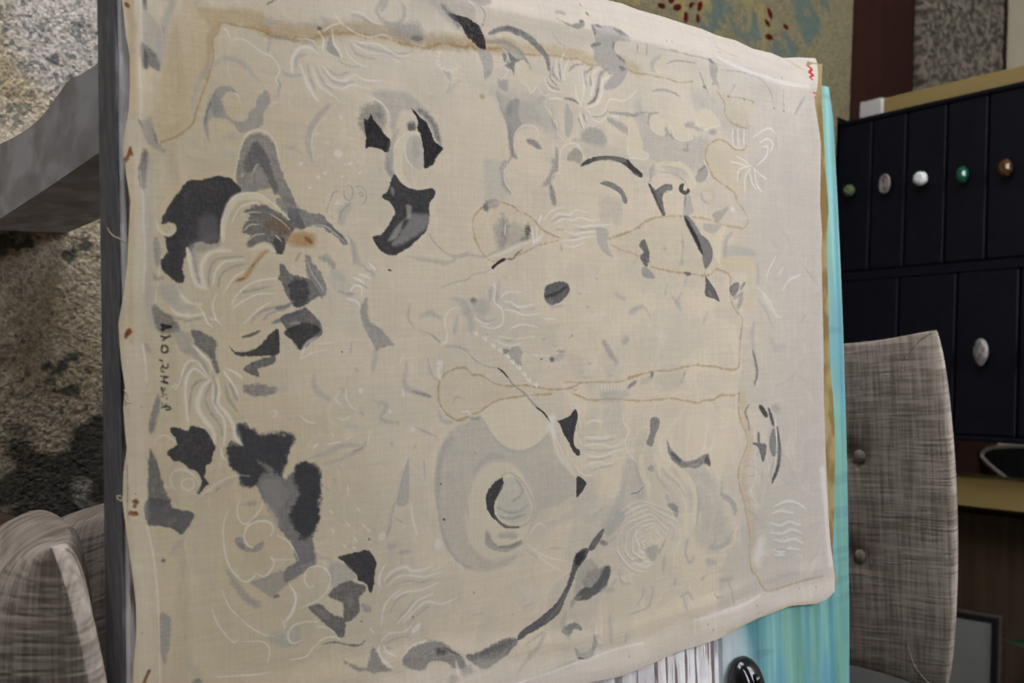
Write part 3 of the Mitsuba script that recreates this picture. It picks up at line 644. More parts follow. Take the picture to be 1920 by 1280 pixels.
sm 0.57 2 1.6 0 1 -404,2599 -327,2672 -287,2769 -269,2880
sm 0.57 2 1.6 0 1 -248,2834 -279,2948 -290,3016
sm 0.57 2.2 1.8 0 1 -260,3538 -318,3602 -352,3741
sG 0.53 6.7 4.4 0 1 -546,2658 -436,2730 -370,2805 -380,2929
pG 0.5 0 4.4 0 0 -557,2626 -580,2757 -514,2821 -425,2774 -458,2655
pT 0.6 0 3.3 0 0 -404,2588 -349,2662 -249,2779 -171,2787 -174,2645 -273,2584
sS 0.6 4.1 2.4 0 1 -596,3295 -631,3380 -713,3444 -820,3533 -887,3622
sR 0.5 1.9 0.9 0 1 -608,3308 -626,3380
sR 0.4 1.7 0.8 0 1 -725,3444 -761,3482
sy 0.8 1.6 0.8 0 1 -714,3193 -704,3234
sB 0.8 7.1 2.4 0 1 -948,3201 -1085,3206 -1225,3258 -1308,3320 -1343,3418 -1344,3527 -1292,3624
sW 0.66 1.2 0.8 0 1 -948,3190 -1084,3194 -1247,3247 -1334,3321 -1363,3418 -1368,3528 -1315,3625 -1227,3735 -1126,3846
sW 0.66 1.2 0.8 0 1 -1100,3277 -1230,3354 -1282,3464 -1276,3549
pT 0.78 0 1.9 1.2 0 -1209,3401 -1276,3549 -1225,3684 -1160,3809 -1092,3877 -1018,3816 -921,3764 -849,3734 -847,3683 -906,3660 -955,3563 -893,3438 -926,3405 -991,3441 -1018,3376 -1105,3397 -1166,3448
pK 0.5 0 1.7 0.7 0 -965,3662 -980,3764 -861,3747 -848,3690
pR 0.35 0 4.9 0 0 -1114,3581 -1166,3695 -1090,3844 -1015,3752 -1057,3628
sw 0.75 1 0.8 0 1 -1167,3357 -1200,3449 -1209,3559
sw 0.75 1 0.8 0 1 -1035,3383 -1090,3445 -1100,3543
sw 0.75 1 0.8 0 1 -950,3422 -1005,3491 -1018,3590
sw 0.75 1 0.8 0 1 -1198,3633 -1133,3744 -1065,3818
sw 0.75 1 0.8 0 1 -1012,3677 -955,3738
sB 0.8 3.6 2.2 0 1 -875,3437 -907,3512 -904,3598 -859,3671
pT 0.8 0 1 0.9 0 -624,3688 -659,3708 -742,3705 -749,3755 -672,3804 -650,3906 -615,4009 -543,4059 -483,4097 -446,4029 -399,3948 -381,3922 -375,3831 -435,3795 -506,3753 -577,3730
pD 0.7 0 2.5 0.8 0 -589,3788 -615,3956 -471,3977 -387,3922 -387,3832
sM 0.8 4.2 1.7 0 1 -235,3624 -269,3725 -316,3842 -363,3947
sM 0.8 4.2 1.7 0 1 -364,3659 -370,3729 -405,3807
pT 0.85 0 1 0.9 0 -281,3700 -333,3830 -350,3960 -265,4049 -180,4099 -107,4083 -61,3988 -15,3934 7,3869 -78,3807 -150,3772
sG 0.62 3 3 0 1 -221,3774 -232,3852 -207,3902
pM 0.8 0 1 1 0 -1231,3798 -1250,3928 -1219,4031 -1212,4137 -1142,4202 -1072,4280 -1014,4360 -953,4392 -952,4344 -1023,4265 -1068,4185 -1103,4133 -1098,4027 -1080,3896 -1125,3833
pT 0.7 0 1.8 1 0 -1255,3799 -1248,3889 -1166,3938 -1095,3961 -1080,3883 -1149,3821
pM 0.7 0 3 1.2 0 -1320,3700 -1363,3829 -1295,3878 -1214,3926 -1186,3848 -1240,3748
sW 0.7 0.9 0.6 0 1 -1110,4014 -1117,4134 -1094,4200 -1036,4279 -983,4352
sT 0.6 2.1 1 0 1 -1130,4188 -1060,4280 -977,4373
pS 0.7 0 6.3 0 0 -1018,3816 -1046,3933 -1027,4050 -930,4047 -914,3915 -945,3788
sR 0.6 3 1.5 1.3 1 -999,3958 -954,4035
sS 0.4 3 1.5 0 1 -781,3859 -866,3914
pM 0.75 0 1.8 1 0 -831,3951 -832,4004 -760,4034 -701,4105 -580,4154 -495,4144 -459,4082 -543,4006 -675,3972
sm 0.62 6.4 4.6 1.3 1 -822,4096 -812,4176 -740,4241
sG 0.44 7.8 6.5 0 1 -703,4226 -619,4331
sW 0.7 0.8 0.5 0 1 -807,3970 -688,4012 -580,4087 -513,4127
sw 0.7 1.3 1 0 1 -677,4117 -617,4142 -544,4179
pg 0.5 0 3.9 0 0 -703,4212 -643,4332 -545,4439 -496,4354 -544,4220
sm 0.53 2.6 2.1 0 1 -520,4273 -489,4368 -496,4437
sG 0.62 9.2 6.6 0 1 -1148,4324 -1261,4356 -1314,4427
sG 0.53 6.6 4 0 1 -967,4428 -844,4465 -758,4510
sG 0.62 3.2 3.2 0 1 -1040,4389 -931,4454 -769,4448
sV 0.75 2.4 1.3 0 1 -785,4603 -748,4645 -723,4673
sV 0.75 2.4 1.3 0 1 -677,4500 -659,4570 -634,4619
sV 0.75 2.4 1.3 0 1 -645,4429 -621,4498 -584,4553
sV 0.75 2.4 1.3 0 1 -514,4396 -570,4447 -552,4517 -471,4514
sV 0.75 2.4 1.3 0 1 -446,4366 -421,4463 -371,4489
sG 0.62 2.2 2.2 0 1 -721,4573 -685,4642 -647,4655
sG 0.62 2.1 2.1 0 1 -595,4455 -583,4525 -546,4580
sG 0.62 2.1 2.1 0 1 -771,4532 -709,4586
pm 0.75 0 2.7 0 0 -334,4494 -459,4570 -333,4572 -233,4596 -156,4708 -65,4806 0,4848 -2,4775 21,4701 44,4643 -19,4617 -134,4550
pD 0.95 0 0.8 0.8 0 -1648,4905 -1577,4984 -1526,5087 -1509,5208 -1538,5318 -1506,5376 -1446,5361 -1404,5315 -1324,5294 -1153,5271 -1058,5190 -963,5080 -895,4957 -865,4882 -878,4794 -914,4723 -988,4668 -1031,4653 -1054,4743 -1119,4804 -1225,4881 -1271,4905 -1364,4857 -1410,4768 -1477,4832 -1556,4865
pm 0.75 0 4.2 0 0 -1274,5092 -1271,5276 -1152,5263 -1028,5082 -959,4945 -969,4856 -1088,4965 -1194,5044
pg 0.6 0 2.8 0 0 -1349,5035 -1339,5095 -1234,5068 -1192,4999 -1048,4933 -999,4814 -1164,4938 -1232,5030
sD 0.5 8.6 7.1 0 1 -1316,5139 -1308,5246
sg 0.5 3.6 3.6 0 1 -1518,4878 -1443,4890
sm 0.62 6.1 3.3 0 1 -1796,4837 -1670,4855 -1622,4897
sG 0.53 2.3 2.3 0 1 -1088,5284 -973,5373 -872,5560 -925,5773
sG 0.53 4 4 0 1 -858,5030 -825,5258 -804,5493 -846,5591
sK 0.9 1.6 0.5 0 1 -726,4810 -714,4846
sm 0.62 1.1 0.8 0 1 -1483,4364 -1500,4434 -1440,4460 -1364,4429 -1385,4374 -1459,4363
sm 0.62 1.1 0.9 0 1 -1492,4489 -1497,4560 -1412,4599 -1335,4568 -1338,4526
sm 0.62 1 0.8 0 1 -1432,4335 -1428,4266 -1314,4208 -1239,4185
sm 0.62 1.1 0.9 0 1 -1432,4522 -1447,4558 -1416,4564 -1408,4535
sm 0.62 1.1 0.8 0 1 -1147,4297 -1260,4342 -1352,4442
sW 0.44 1.6 1.1 0 1 -1323,4372 -1332,4304 -1349,4284
sV 0.6 1.8 0.9 0 1 -1459,4011 -1448,4027 -1471,4046
sV 0.6 1.8 0.9 0 1 -1329,4267 -1318,4283 -1341,4303
sV 0.6 1.8 0.9 0 1 -1562,4094 -1551,4110 -1574,4129
sV 0.6 1.9 0.9 0 1 -1631,4520 -1620,4536 -1644,4557
sV 0.6 1.8 0.9 0 1 -1580,4338 -1569,4354 -1593,4374
sV 0.6 1.8 0.9 0 1 -1603,4162 -1592,4178 -1616,4198
sV 0.6 1.8 0.9 0 1 -1669,3928 -1658,3943 -1682,3962
sV 0.6 1.9 0.9 0 1 -1711,4425 -1700,4442 -1724,4462
sg 0.7 1.8 1.8 0 1 -1658,4229 -1648,4261 -1620,4252
sg 0.7 1.9 1.9 0 1 -1704,4492 -1694,4525 -1666,4516
sg 0.7 1.8 1.8 0 1 -1629,3872 -1619,3903 -1592,3894
sg 0.7 1.9 1.9 0 1 -1438,4623 -1428,4657 -1400,4647
sg 0.7 1.9 1.9 0 1 -1673,4732 -1663,4767 -1634,4757
sg 0.7 1.8 1.8 0 1 -1680,4056 -1670,4088 -1643,4079
sg 0.7 1.8 1.8 0 1 -1204,4212 -1193,4244 -1166,4235
sg 0.7 1.8 1.8 0 1 -1357,4124 -1347,4156 -1320,4146
sg 0.7 1.9 1.9 0 1 -1612,4601 -1602,4635 -1574,4625
sG 0.57 2.2 2.2 0 1 -407,5043 -266,5014 -161,5078
sG 0.57 4.6 4.6 0 1 -277,5159 -308,5284 -248,5391
sG 0.57 4.5 4.5 0 1 -446,5526 -419,5670 -310,5764
sG 0.57 4.4 4.4 0 1 -99,5544 -272,5591
sG 0.57 1.8 1.8 0 1 -551,5387 -605,5549 -648,5762
sW 0.53 2.3 1.6 0 1 -128,5449 -234,5438 -339,5506 -352,5635
pK 0.88 0 1.2 0.8 0 -3307,5611 -3308,5692 -3304,5822 -3277,5904 -3236,5986 -3109,6049 -3010,6048 -3016,5977 -3082,5880 -3126,5815 -3211,5753 -3262,5657
sM 0.6 6 4.5 0 1 -3373,5534 -3286,5642 -3194,5736
sG 0.66 4.2 4.2 0 1 -3286,4837 -3187,4780 -3108,4838 -3087,4939 -3146,5061 -3242,5095 -3303,5075
pG 0.6 0 3.3 0 0 -3307,4816 -3326,4919 -3231,4886 -3195,4826
pm 0.6 0 8.6 0 0 -3074,4939 -3143,5121 -3117,5273 -2977,5298 -2961,5114 -2986,4950
sT 0.5 5.2 3.5 0 1 -2981,5160 -3007,5284
sK 0.7 3.4 1.6 0 1 -2924,4154 -2922,4194
sG 0.62 3.1 3.1 0 1 -2898,3859 -2926,3990 -2937,4161 -2966,4297
sG 0.44 5.2 3.9 0 1 -3019,4178 -3003,4299
pm 0.75 0 2.1 0 0 -2865,4280 -2747,4235 -2706,4287 -2680,4375 -2740,4346 -2784,4311
sG 0.66 2.7 2.7 0 1 -3027,4437 -2998,4561 -2966,4673 -2983,4818 -3018,4952
sG 0.66 2.2 2.2 0 1 -3099,4495 -3096,4621 -3046,4734 -3053,4894
sG 0.66 2.5 2.5 0 1 -2865,4514 -2824,4611 -2816,4725 -2804,4870 -2808,5003 -2850,5170
sG 0.66 2.4 2.4 0 1 -2836,4485 -2750,4538 -2723,4650 -2725,4750
sG 0.66 2.9 2.9 0 1 -2547,4200 -2459,4278 -2439,4400 -2478,4513
sG 0.66 2.6 2.6 0 1 -2573,4042 -2455,4064 -2340,4113
sG 0.66 2.3 2.3 0 1 -2561,4127 -2435,4190 -2352,4301
sG 0.66 3 3 0 1 -2532,3923 -2618,3939 -2657,4025
sG 0.66 2.1 2.1 0 1 -2565,4241 -2516,4335 -2558,4460
sG 0.66 1.9 1.9 0 1 -2655,4354 -2619,4449 -2624,4575
sG 0.66 2 2 0 1 -2789,4753 -2773,4898 -2765,5016
sG 0.66 2.6 2.6 0 1 -2745,3983 -2785,4089 -2720,4133
sG 0.66 1.9 1.9 0 1 -3009,4704 -3028,4820
sW 0.62 1.9 1.3 0 1 -3094,4329 -3028,4375 -2989,4435
sW 0.62 1.7 1.2 0 1 -2830,4527 -2776,4666 -2783,4839 -2756,4956 -2713,5036
sW 0.62 1.6 1.1 0 1 -2814,4429 -2731,4453 -2658,4548 -2637,4661
sW 0.62 2.1 1.5 0 1 -2930,4303 -2809,4318 -2721,4384 -2665,4384
sW 0.62 3.1 2.1 0 1 -2467,3892 -2612,3900 -2704,3968 -2730,4061 -2691,4146
sW 0.62 3.1 2.2 0 1 -2562,3970 -2425,4023 -2312,4085 -2247,4142
sW 0.62 2.3 1.6 0 1 -2543,4087 -2394,4155 -2330,4273 -2273,4360
sW 0.62 2.4 1.7 0 1 -2593,4182 -2490,4279 -2470,4402 -2539,4515 -2508,4656 -2533,4822
sW 0.62 2.1 1.5 0 1 -2425,4203 -2392,4371 -2447,4484 -2439,4596 -2437,4696
sW 0.62 1.7 1.2 0 1 -2863,4500 -2856,4612 -2870,4785 -2807,4958 -2797,5062 -2846,5170
sW 0.62 1.9 1.3 0 1 -2979,4449 -2935,4559 -2926,4700 -2969,4847 -2937,4963
sW 0.62 1.9 1.3 0 1 -3139,4510 -3134,4623 -3077,4735 -3067,4821
sW 0.62 1.6 1.1 0 1 -2903,4214 -2966,4297 -3007,4394
sW 0.62 1.8 1.3 0 1 -2894,4160 -2817,4210 -2716,4193
sW 0.62 1.5 1.1 0 1 -2785,3932 -2802,4077 -2756,4135
sG 0.66 6.2 3.3 0 1 -2236,4256 -2098,4124 -1969,4046 -1845,4018 -1704,4056
sw 0.6 1 0.8 0 1 -2134,4225 -1999,4100 -1849,4055 -1706,4076
pM 0.6 0 6.8 1.6 0 -2096,4555 -2213,4587 -2292,4676 -2281,4791 -2179,4845 -2070,4783 -1979,4635
pG 0.62 0 5.7 0 0 -2391,4708 -2445,4885 -2449,5063 -2376,5212 -2249,5362 -2022,5463 -2078,5355 -2258,5208 -2270,5086 -2234,4995 -2034,4928 -2081,4885 -2232,4862
pK 0.93 0 0.7 0.8 0 -2198,4679 -2139,4713 -2082,4769 -2022,4810 -1977,4867 -1934,4882 -1848,4847 -1875,4761 -1883,4674 -1861,4607 -1953,4620 -2027,4609 -2139,4602 -2131,4641
sM 0.75 6.4 4.4 1.2 1 -2286,5224 -2208,5345 -2110,5411 -1969,5461
pK 0.93 0 0.7 0.7 0 -2306,5118 -2268,5177 -2222,5237 -2165,5312 -2078,5355 -2001,5383 -1945,5484 -1873,5425 -1830,5384 -1775,5359 -1730,5251 -1871,5257 -1988,5240 -2063,5215 -2113,5187 -2193,5205
sT 0.85 8.5 4.3 1.4 1 -2114,5080 -2122,5156
sM 0.6 4.9 3.3 0 1 -2206,4744 -2172,4787
sW 0.7 1.5 1.1 0 1 -2356,4650 -2324,4778 -2244,4862 -2158,4885
sB 0.95 8.5 2 0 1 -2063,5215 -2041,5123 -1967,5029 -1860,4980 -1717,4967 -1604,5000 -1533,5087
pg 0.9 0 1.4 0 0 -1931,5058 -1998,5083 -2043,5146 -2011,5213 -1896,5242 -1753,5252 -1703,5193 -1767,5097 -1853,5055
sm 0.35 7.1 5.7 0 1 -1979,5151 -1825,5175
sW 0.62 1.3 0.9 0 1 -2059,5238 -2074,5124 -2017,5016 -1920,4935 -1803,4916 -1663,4931 -1565,4991 -1511,5147 -1534,5302
sW 0.62 1.3 0.9 0 1 -1931,5058 -1878,5041 -1802,5053 -1729,5110
pm 0.5 0 5.6 0 0 -1834,4832 -2034,4928 -2065,4973 -1904,4908 -1661,4898 -1655,4832
pG 0.5 0 2.4 0 0 -2731,5508 -2610,5599 -2468,5529 -2693,5618
sg 0.6 4.5 4.5 0 1 -2468,5529 -2652,5714
sw 0.6 1.4 1.2 0 1 -2851,5247 -2835,5277 -2861,5312
sw 0.6 1.5 1.2 0 1 -2686,5380 -2670,5410 -2696,5446
sw 0.6 1.5 1.2 0 1 -2480,5309 -2463,5339 -2488,5375
sw 0.6 1.5 1.2 0 1 -2494,5530 -2477,5561 -2503,5597
sw 0.6 1.5 1.2 0 1 -2906,5436 -2889,5466 -2916,5502
sW 0.62 1.8 1.3 0 1 -2811,5685 -2792,5720 -2822,5741
sW 0.62 1.8 1.3 0 1 -2773,5642 -2754,5677 -2784,5697
sW 0.62 1.8 1.3 0 1 -2749,5587 -2730,5622 -2760,5642
sW 0.62 1.8 1.2 0 1 -2742,5530 -2723,5564 -2753,5584
sW 0.62 1.8 1.2 0 1 -2754,5478 -2735,5513 -2764,5533
sW 0.62 1.8 1.2 0 1 -2781,5441 -2762,5475 -2792,5496
sW 0.62 1.8 1.2 0 1 -2821,5424 -2802,5458 -2831,5478
sW 0.62 1.8 1.2 0 1 -2866,5429 -2847,5463 -2877,5483
sW 0.62 1.8 1.2 0 1 -2910,5456 -2892,5490 -2921,5510
sw 0.6 1.5 1.2 0 1 -2911,5643 -2839,5608 -2808,5671 -2860,5755
sW 0.62 7.9 2.6 0 1 -1786,4300 -1790,4342
sW 0.53 4 2.8 0 1 -2137,4362 -2113,4361
sw 0.55 1.3 1 0 1 -1938,4100 -1959,4117 -1950,4146
sg 0.6 1.3 1.3 0 1 -1929,4151 -1916,4169
sw 0.55 1.3 1.1 0 1 -2004,4387 -2026,4404 -2016,4434
sg 0.6 1.3 1.3 0 1 -1995,4439 -1982,4458
sw 0.55 1.3 1 0 1 -1862,4191 -1883,4208 -1874,4237
sg 0.6 1.3 1.3 0 1 -1852,4242 -1839,4260
sw 0.55 1.3 1.1 0 1 -1923,4439 -1944,4456 -1935,4487
sg 0.6 1.3 1.3 0 1 -1913,4492 -1900,4511
sw 0.55 1.3 1.1 0 1 -1718,4515 -1740,4533 -1730,4563
sg 0.6 1.3 1.3 0 1 -1707,4568 -1694,4587
sw 0.55 1.3 1.1 0 1 -1682,4375 -1703,4392 -1693,4422
sg 0.6 1.3 1.3 0 1 -1671,4427 -1658,4446
sw 0.55 1.3 1 0 1 -1695,4239 -1716,4256 -1706,4285
sg 0.6 1.3 1.3 0 1 -1685,4290 -1671,4308
sw 0.55 1.3 1 0 1 -1734,4119 -1755,4136 -1745,4165
sg 0.6 1.3 1.3 0 1 -1723,4170 -1710,4188
sw 0.55 1.3 1.1 0 1 -1801,4462 -1822,4480 -1812,4510
sg 0.6 1.3 1.3 0 1 -1790,4515 -1777,4534
sG 0.44 2.5 2.5 0 1 -1791,3819 -1786,3896 -1724,4011
pm 0.6 0 3.7 0 0 -3504,5880 -3554,6153 -3470,6072 -3475,5946
sm 0.53 1.9 1.5 0 1 -3454,5979 -3411,6044 -3344,6058 -3211,6002
sW 0.44 1.8 1.3 0 1 -3481,5830 -3420,5944 -3302,5972
sM 0.8 7.5 2.3 0 1 -3187,6103 -3274,6314 -3267,6490 -3216,6650 -3124,6793 -3039,6879 -2920,6900
sT 0.4 3.2 1.6 0 1 -3284,6314 -3275,6491
sm 0.66 5.4 1.9 0 1 -3097,6073 -3128,6255 -3097,6430 -3019,6551 -2902,6640
pG 0.7 0 2.2 0 0 -3103,6272 -3074,6446 -3005,6551 -2961,6441 -2915,6316
pM 0.8 0 1.6 0 0 -3030,6338 -2978,6460 -2996,6568 -2930,6440 -2803,6417 -2854,6384 -2883,6288 -2934,6373
sM 0.6 4.8 2.4 0 1 -3008,6285 -2915,6316
sW 0.57 1.4 1 0 1 -3061,6270 -3003,6346 -2884,6297 -2820,6338 -2739,6256 -2674,6184
pG 0.8 0 2.8 0 0 -2999,5960 -2994,6103 -2876,6144 -2760,6102 -2695,6031 -2817,6019
sm 0.44 4.7 3.7 0 1 -2736,6033 -2787,6103
pm 0.6 0 4.7 0 0 -2718,6203 -2720,6325 -2606,6306 -2651,6218
pM 0.62 0 3.5 0 0 -2408,6277 -2530,6370 -2544,6477 -2400,6453 -2292,6493 -2184,6408 -2041,6375 -1926,6424 -1954,6345 -2105,6316 -2272,6306
sT 0.55 7 5.4 0 1 -2384,6311 -2460,6367
sm 0.57 2.8 2.3 0 1 -2576,6180 -2378,6258 -2231,6313 -2079,6336 -1955,6349 -1792,6233
pG 0.55 0 6.5 0 0 -2588,6163 -2545,6370 -2551,6658 -2661,6847 -2474,6728 -2324,6795 -2323,6648 -2211,6391 -2314,6308
pg 0.5 0 5 0 0 -2551,6658 -2656,6810 -2405,6873 -2244,6998 -2264,6904 -2392,6761
sW 0.66 1.6 1.1 0 1 -2933,6440 -2758,6504 -2714,6592 -2641,6634 -2699,6701 -2759,6722
sW 0.53 1.5 1 0 1 -2733,6739 -2641,6809 -2668,6903
pB 0.8 0 1.6 0 0 -2920,6449 -2967,6531 -2944,6620 -2891,6645 -2848,6744 -2800,6816 -2728,6702 -2649,6644 -2714,6592 -2758,6504 -2835,6445
pG 0.85 0 1.8 0 0 -3527,7544 -3547,7707 -3559,7915 -3498,8103 -3417,8131 -3404,7950 -3325,7883 -3228,7952 -3154,8076 -3030,8064 -2909,7969 -2829,7819 -2835,7695 -2979,7805 -3089,7625 -3156,7568 -3231,7571 -3282,7513 -3340,7596 -3440,7560
sM 0.7 4.6 2.3 0 1 -3515,7564 -3413,7583
sM 0.7 4.3 2.1 0 1 -3289,7533 -3326,7677
sM 0.7 5.5 2.8 0 1 -3532,7893 -3482,8102
sM 0.7 3.3 1.6 0 1 -3385,7876 -3292,7865
sM 0.7 3.6 1.8 0 1 -3529,7605 -3524,7706
sM 0.7 4.4 2.2 0 1 -3239,7921 -3181,8045
sM 0.7 5.5 2.7 0 1 -3107,7957 -3088,8041
pM 0.65 0 2.4 0 0 -3510,7016 -3467,7206 -3508,7344 -3560,7406 -3522,7448 -3455,7381 -3439,7244 -3483,7110
sm 0.53 4.1 3.3 0 1 -3566,7019 -3588,7096 -3580,7182
sT 0.5 2.8 1.4 0 1 -3541,7366 -3523,7434
sm 0.44 1.4 1.1 0 1 -3340,6952 -3241,7061 -3199,7213
sY 0.7 1.8 0.9 1.1 1 -3761,7435 -3729,7463
sR 0.6 2.5 1.2 0.9 1 -3669,7501 -3632,7533
sm 0.66 2.7 2.2 0 1 -2964,6954 -2878,6960 -2819,7062
sm 0.66 2.7 2.2 0 1 -3021,7051 -2848,7063
sm 0.66 3.1 2.5 0 1 -2952,7183 -3023,7264 -3057,7403
sm 0.66 3.5 2.8 0 1 -2985,7420 -2909,7406 -2810,7441
sm 0.66 3.2 2.5 0 1 -2937,7497 -2833,7502
sm 0.66 4.6 3.7 0 1 -3067,7788 -2982,7661 -2832,7613 -2699,7567 -2622,7463
sm 0.66 2.5 2 0 1 -3048,7542 -2966,7439
sm 0.66 2.3 1.9 0 1 -2805,6853 -2743,6926 -2728,7038
sm 0.66 2 1.6 0 1 -2932,6934 -2842,6911 -2767,7002
sm 0.66 2.5 2 0 1 -2489,7497 -2515,7660 -2577,7745
sm 0.66 2.8 2.2 0 1 -2505,7378 -2434,7404 -2384,7492
sm 0.66 2.4 1.9 0 1 -2452,7297 -2339,7351
sT 0.5 2.5 1.2 0 1 -2817,7613 -2691,7562 -2618,7453
sW 0.69 2 1.4 0 1 -3149,7124 -3024,7071 -2837,7091
sW 0.69 2 1.4 0 1 -3087,7199 -2959,7125 -2834,7120
sW 0.69 3.5 2.4 0 1 -2966,7389 -2820,7402 -2637,7364
sW 0.69 3.9 2.7 0 1 -3004,7858 -2918,7689 -2780,7672 -2641,7584 -2588,7451
sW 0.69 2.8 2 0 1 -3080,7666 -2957,7538 -2823,7542 -2711,7487
sW 0.69 2.3 1.6 0 1 -2582,7401 -2509,7518 -2543,7682 -2712,7792 -2729,8024 -2884,8246
sW 0.69 2.3 1.6 0 1 -2466,7496 -2439,7616 -2509,7742 -2534,7930
sW 0.69 2.3 1.6 0 1 -2514,7329 -2399,7353 -2307,7399
sW 0.69 2.3 1.6 0 1 -2507,7398 -2408,7443 -2372,7522
sW 0.69 2.4 1.6 0 1 -2610,6901 -2629,6996 -2622,7062
sW 0.69 2 1.4 0 1 -3060,7015 -2941,7000 -2831,7043
sW 0.69 2 1.4 0 1 -2844,6818 -2711,6905 -2704,7076
sW 0.69 2.4 1.7 0 1 -2803,7273 -2687,7288 -2577,7361
sM 0.75 3.1 1.5 0 1 -2643,7111 -2638,7227 -2609,7314
pG 0.75 0 2.4 0 0 -2579,7128 -2513,7192 -2414,7221 -2279,7191 -2214,7134 -2313,7096
sw 0.7 1.7 1.3 0 1 -2597,6854 -2529,6826 -2452,6913 -2392,6891 -2359,6984 -2272,6984 -2181,7090 -2222,7208 -2291,7309
pm 0.5 0 5.3 0 0 -2280,7348 -2369,7491 -2333,7652 -2195,7707 -2196,7404
sG 0.53 4.5 4.5 0 1 -2199,7207 -2200,7444 -2163,7685
sm 0.53 4 3.2 0 1 -2407,6892 -2271,6980
sm 0.7 3.7 2.9 0 1 -2561,7765 -2575,8017 -2571,8231
sm 0.53 9.1 4.7 0 1 -2494,7741 -2417,7946 -2355,8092
sM 0.7 6.5 3.3 0 1 -2130,6567 -2110,6657 -2061,6746
sW 0.53 1.9 1.4 0 1 -1972,6390 -2154,6389 -2271,6501 -2289,6665 -2217,6726 -2157,6695
pM 0.45 0 2.7 0 0 -2039,7142 -2107,7242 -2057,7338 -1936,7313 -1958,7216 -1964,7119
sW 0.53 2 1.4 0 1 -1868,7010 -2074,7038 -2161,7186 -2114,7321 -2000,7365
sm 0.62 4.7 3 0 1 -2082,6972 -1835,6961
pD 0.85 0 1.1 0.5 0 -1914,7312 -1978,7374 -2043,7557 -2067,7762 -2061,7992 -1994,8107 -1919,8233 -1859,8262 -1882,8155 -1951,8051 -1996,7947 -2026,7761 -1994,7555 -1942,7412
pm 0.45 0 1.4 0 0 -2038,7597 -2065,7950 -2015,7990 -2005,7596
sY 0.5 4.6 3.1 0 1 -2522,5965 -2517,6015
sb 0.5 1.5 0.7 0 1 -2071,8014 -2077,8078
sW 0.53 2 1.4 0 1 -2303,8036 -2106,8058 -2070,8186
pD 0.9 0 0.9 0.6 0 -2057,8035 -1968,8159 -1913,8254 -1883,8264 -1919,8135 -1964,8052
sm 0.62 2.7 2.2 0 1 -2899,8489 -2932,8648 -2927,8830 -2880,8968
sm 0.62 3 2.4 0 1 -2622,8409 -2648,8566
sm 0.62 4.2 3.3 0 1 -2624,8420 -2481,8402
sm 0.62 2.6 2.1 0 1 -2539,8079 -2597,8211 -2636,8387
sm 0.53 2 1.6 0 1 -3249,8731 -3309,8872 -3329,9061 -3332,9251
sm 0.53 2.6 2.1 0 1 -3413,8249 -3305,8255
sm 0.53 2.3 1.8 0 1 -3453,8404 -3310,8398
sm 0.53 3.1 2.5 0 1 -3433,8786 -3430,8925
sm 0.53 1.6 1.3 0 1 -3414,8558 -3420,9018 -3416,9208 -3419,9450 -3371,9697
sG 0.44 7.7 5 0 1 -3124,8522 -3232,8505 -3332,8644
pm 0.5 0 4.1 0 0 -3426,9500 -3364,9646 -3196,9637 -3085,9682 -3183,9537
sM 0.6 4.1 2.1 0 1 -3422,9475 -3387,9572
sm 0.62 2.9 2.3 0 1 -3152,9560 -3112,9571
sm 0.53 2.4 2 0 1 -3265,9296 -3129,9387 -2976,9477
sM 0.6 4.1 2 0 1 -3071,9384 -3053,9432
pB 0.85 0 1.5 0 0 -2578,8429 -2632,8521 -2619,8655 -2583,8768 -2522,8788 -2395,8644 -2419,8488 -2483,8424
sW 0.53 1.5 1.1 0 1 -2522,8788 -2395,8644 -2419,8488 -2483,8424 -2578,8429
pB 0.85 0 1.6 0 0 -2492,8809 -2550,8905 -2509,8973 -2473,9089 -2406,9157 -2355,8965 -2398,8828
sW 0.53 1.6 1.1 0 1 -2473,9089 -2406,9157 -2355,8965 -2398,8828 -2492,8809
pB 0.85 0 1.6 0 0 -2670,9254 -2759,9319 -2803,9419 -2754,9565 -2617,9683 -2573,9506 -2530,9332 -2604,9251
sW 0.53 1.6 1.1 0 1 -2617,9683 -2573,9506 -2530,9332 -2604,9251 -2670,9254
pB 0.85 0 1.5 0 0 -2539,8079 -2475,8205 -2356,8253 -2236,8302 -2187,8278 -2134,8385 -2074,8316 -2082,8143 -2106,8058
sW 0.53 1.5 1 0 1 -2187,8278 -2134,8385 -2074,8316 -2082,8143 -2106,8058 -2539,8079
pB 0.85 0 1.5 0 0 -3239,8550 -3292,8643 -3249,8731 -3149,8704 -3129,8612 -3175,8547
sW 0.53 1.5 1.1 0 1 -3149,8704 -3129,8612 -3175,8547 -3239,8550
sm 0.53 5.8 4.6 0 1 -2480,8694 -2402,8713
sm 0.53 8 6.4 0 1 -2549,9045 -2581,9190
sm 0.53 4.4 3.5 0 1 -2537,9164 -2525,9356
sm 0.53 3.6 2.9 0 1 -2356,9060 -2226,9053
sm 0.53 2.8 2.2 0 1 -2250,8960 -2242,9054
sm 0.53 6.2 4.9 0 1 -2493,9453 -2542,9604
sm 0.53 3.9 3.1 0 1 -2423,8760 -2363,8803
pm 0.6 0 3.2 0 0 -1944,9182 -2085,9310 -2061,9419 -1925,9375 -1867,9250 -1895,9180
sM 0.5 2.8 1.4 0 1 -1997,9233 -2080,9358
sW 0.53 2 1.4 0 1 -2153,9338 -2012,9428 -1909,9374
sM 0.7 2.3 1.2 0 1 -2027,8604 -2084,8720 -2106,8883
sm 0.44 5.7 3.8 0 1 -1806,8392 -1949,8421 -2032,8469
sB 0.8 7.8 2.7 0 1 -2018,8491 -2068,8720 -2055,8950 -1955,9111 -1829,9176
sG 0.62 2.7 2.7 0 1 -1946,8577 -1946,8782 -1894,8942 -1819,9033
sG 0.62 2.8 2.8 0 1 -1754,9269 -1689,9278 -1628,9360
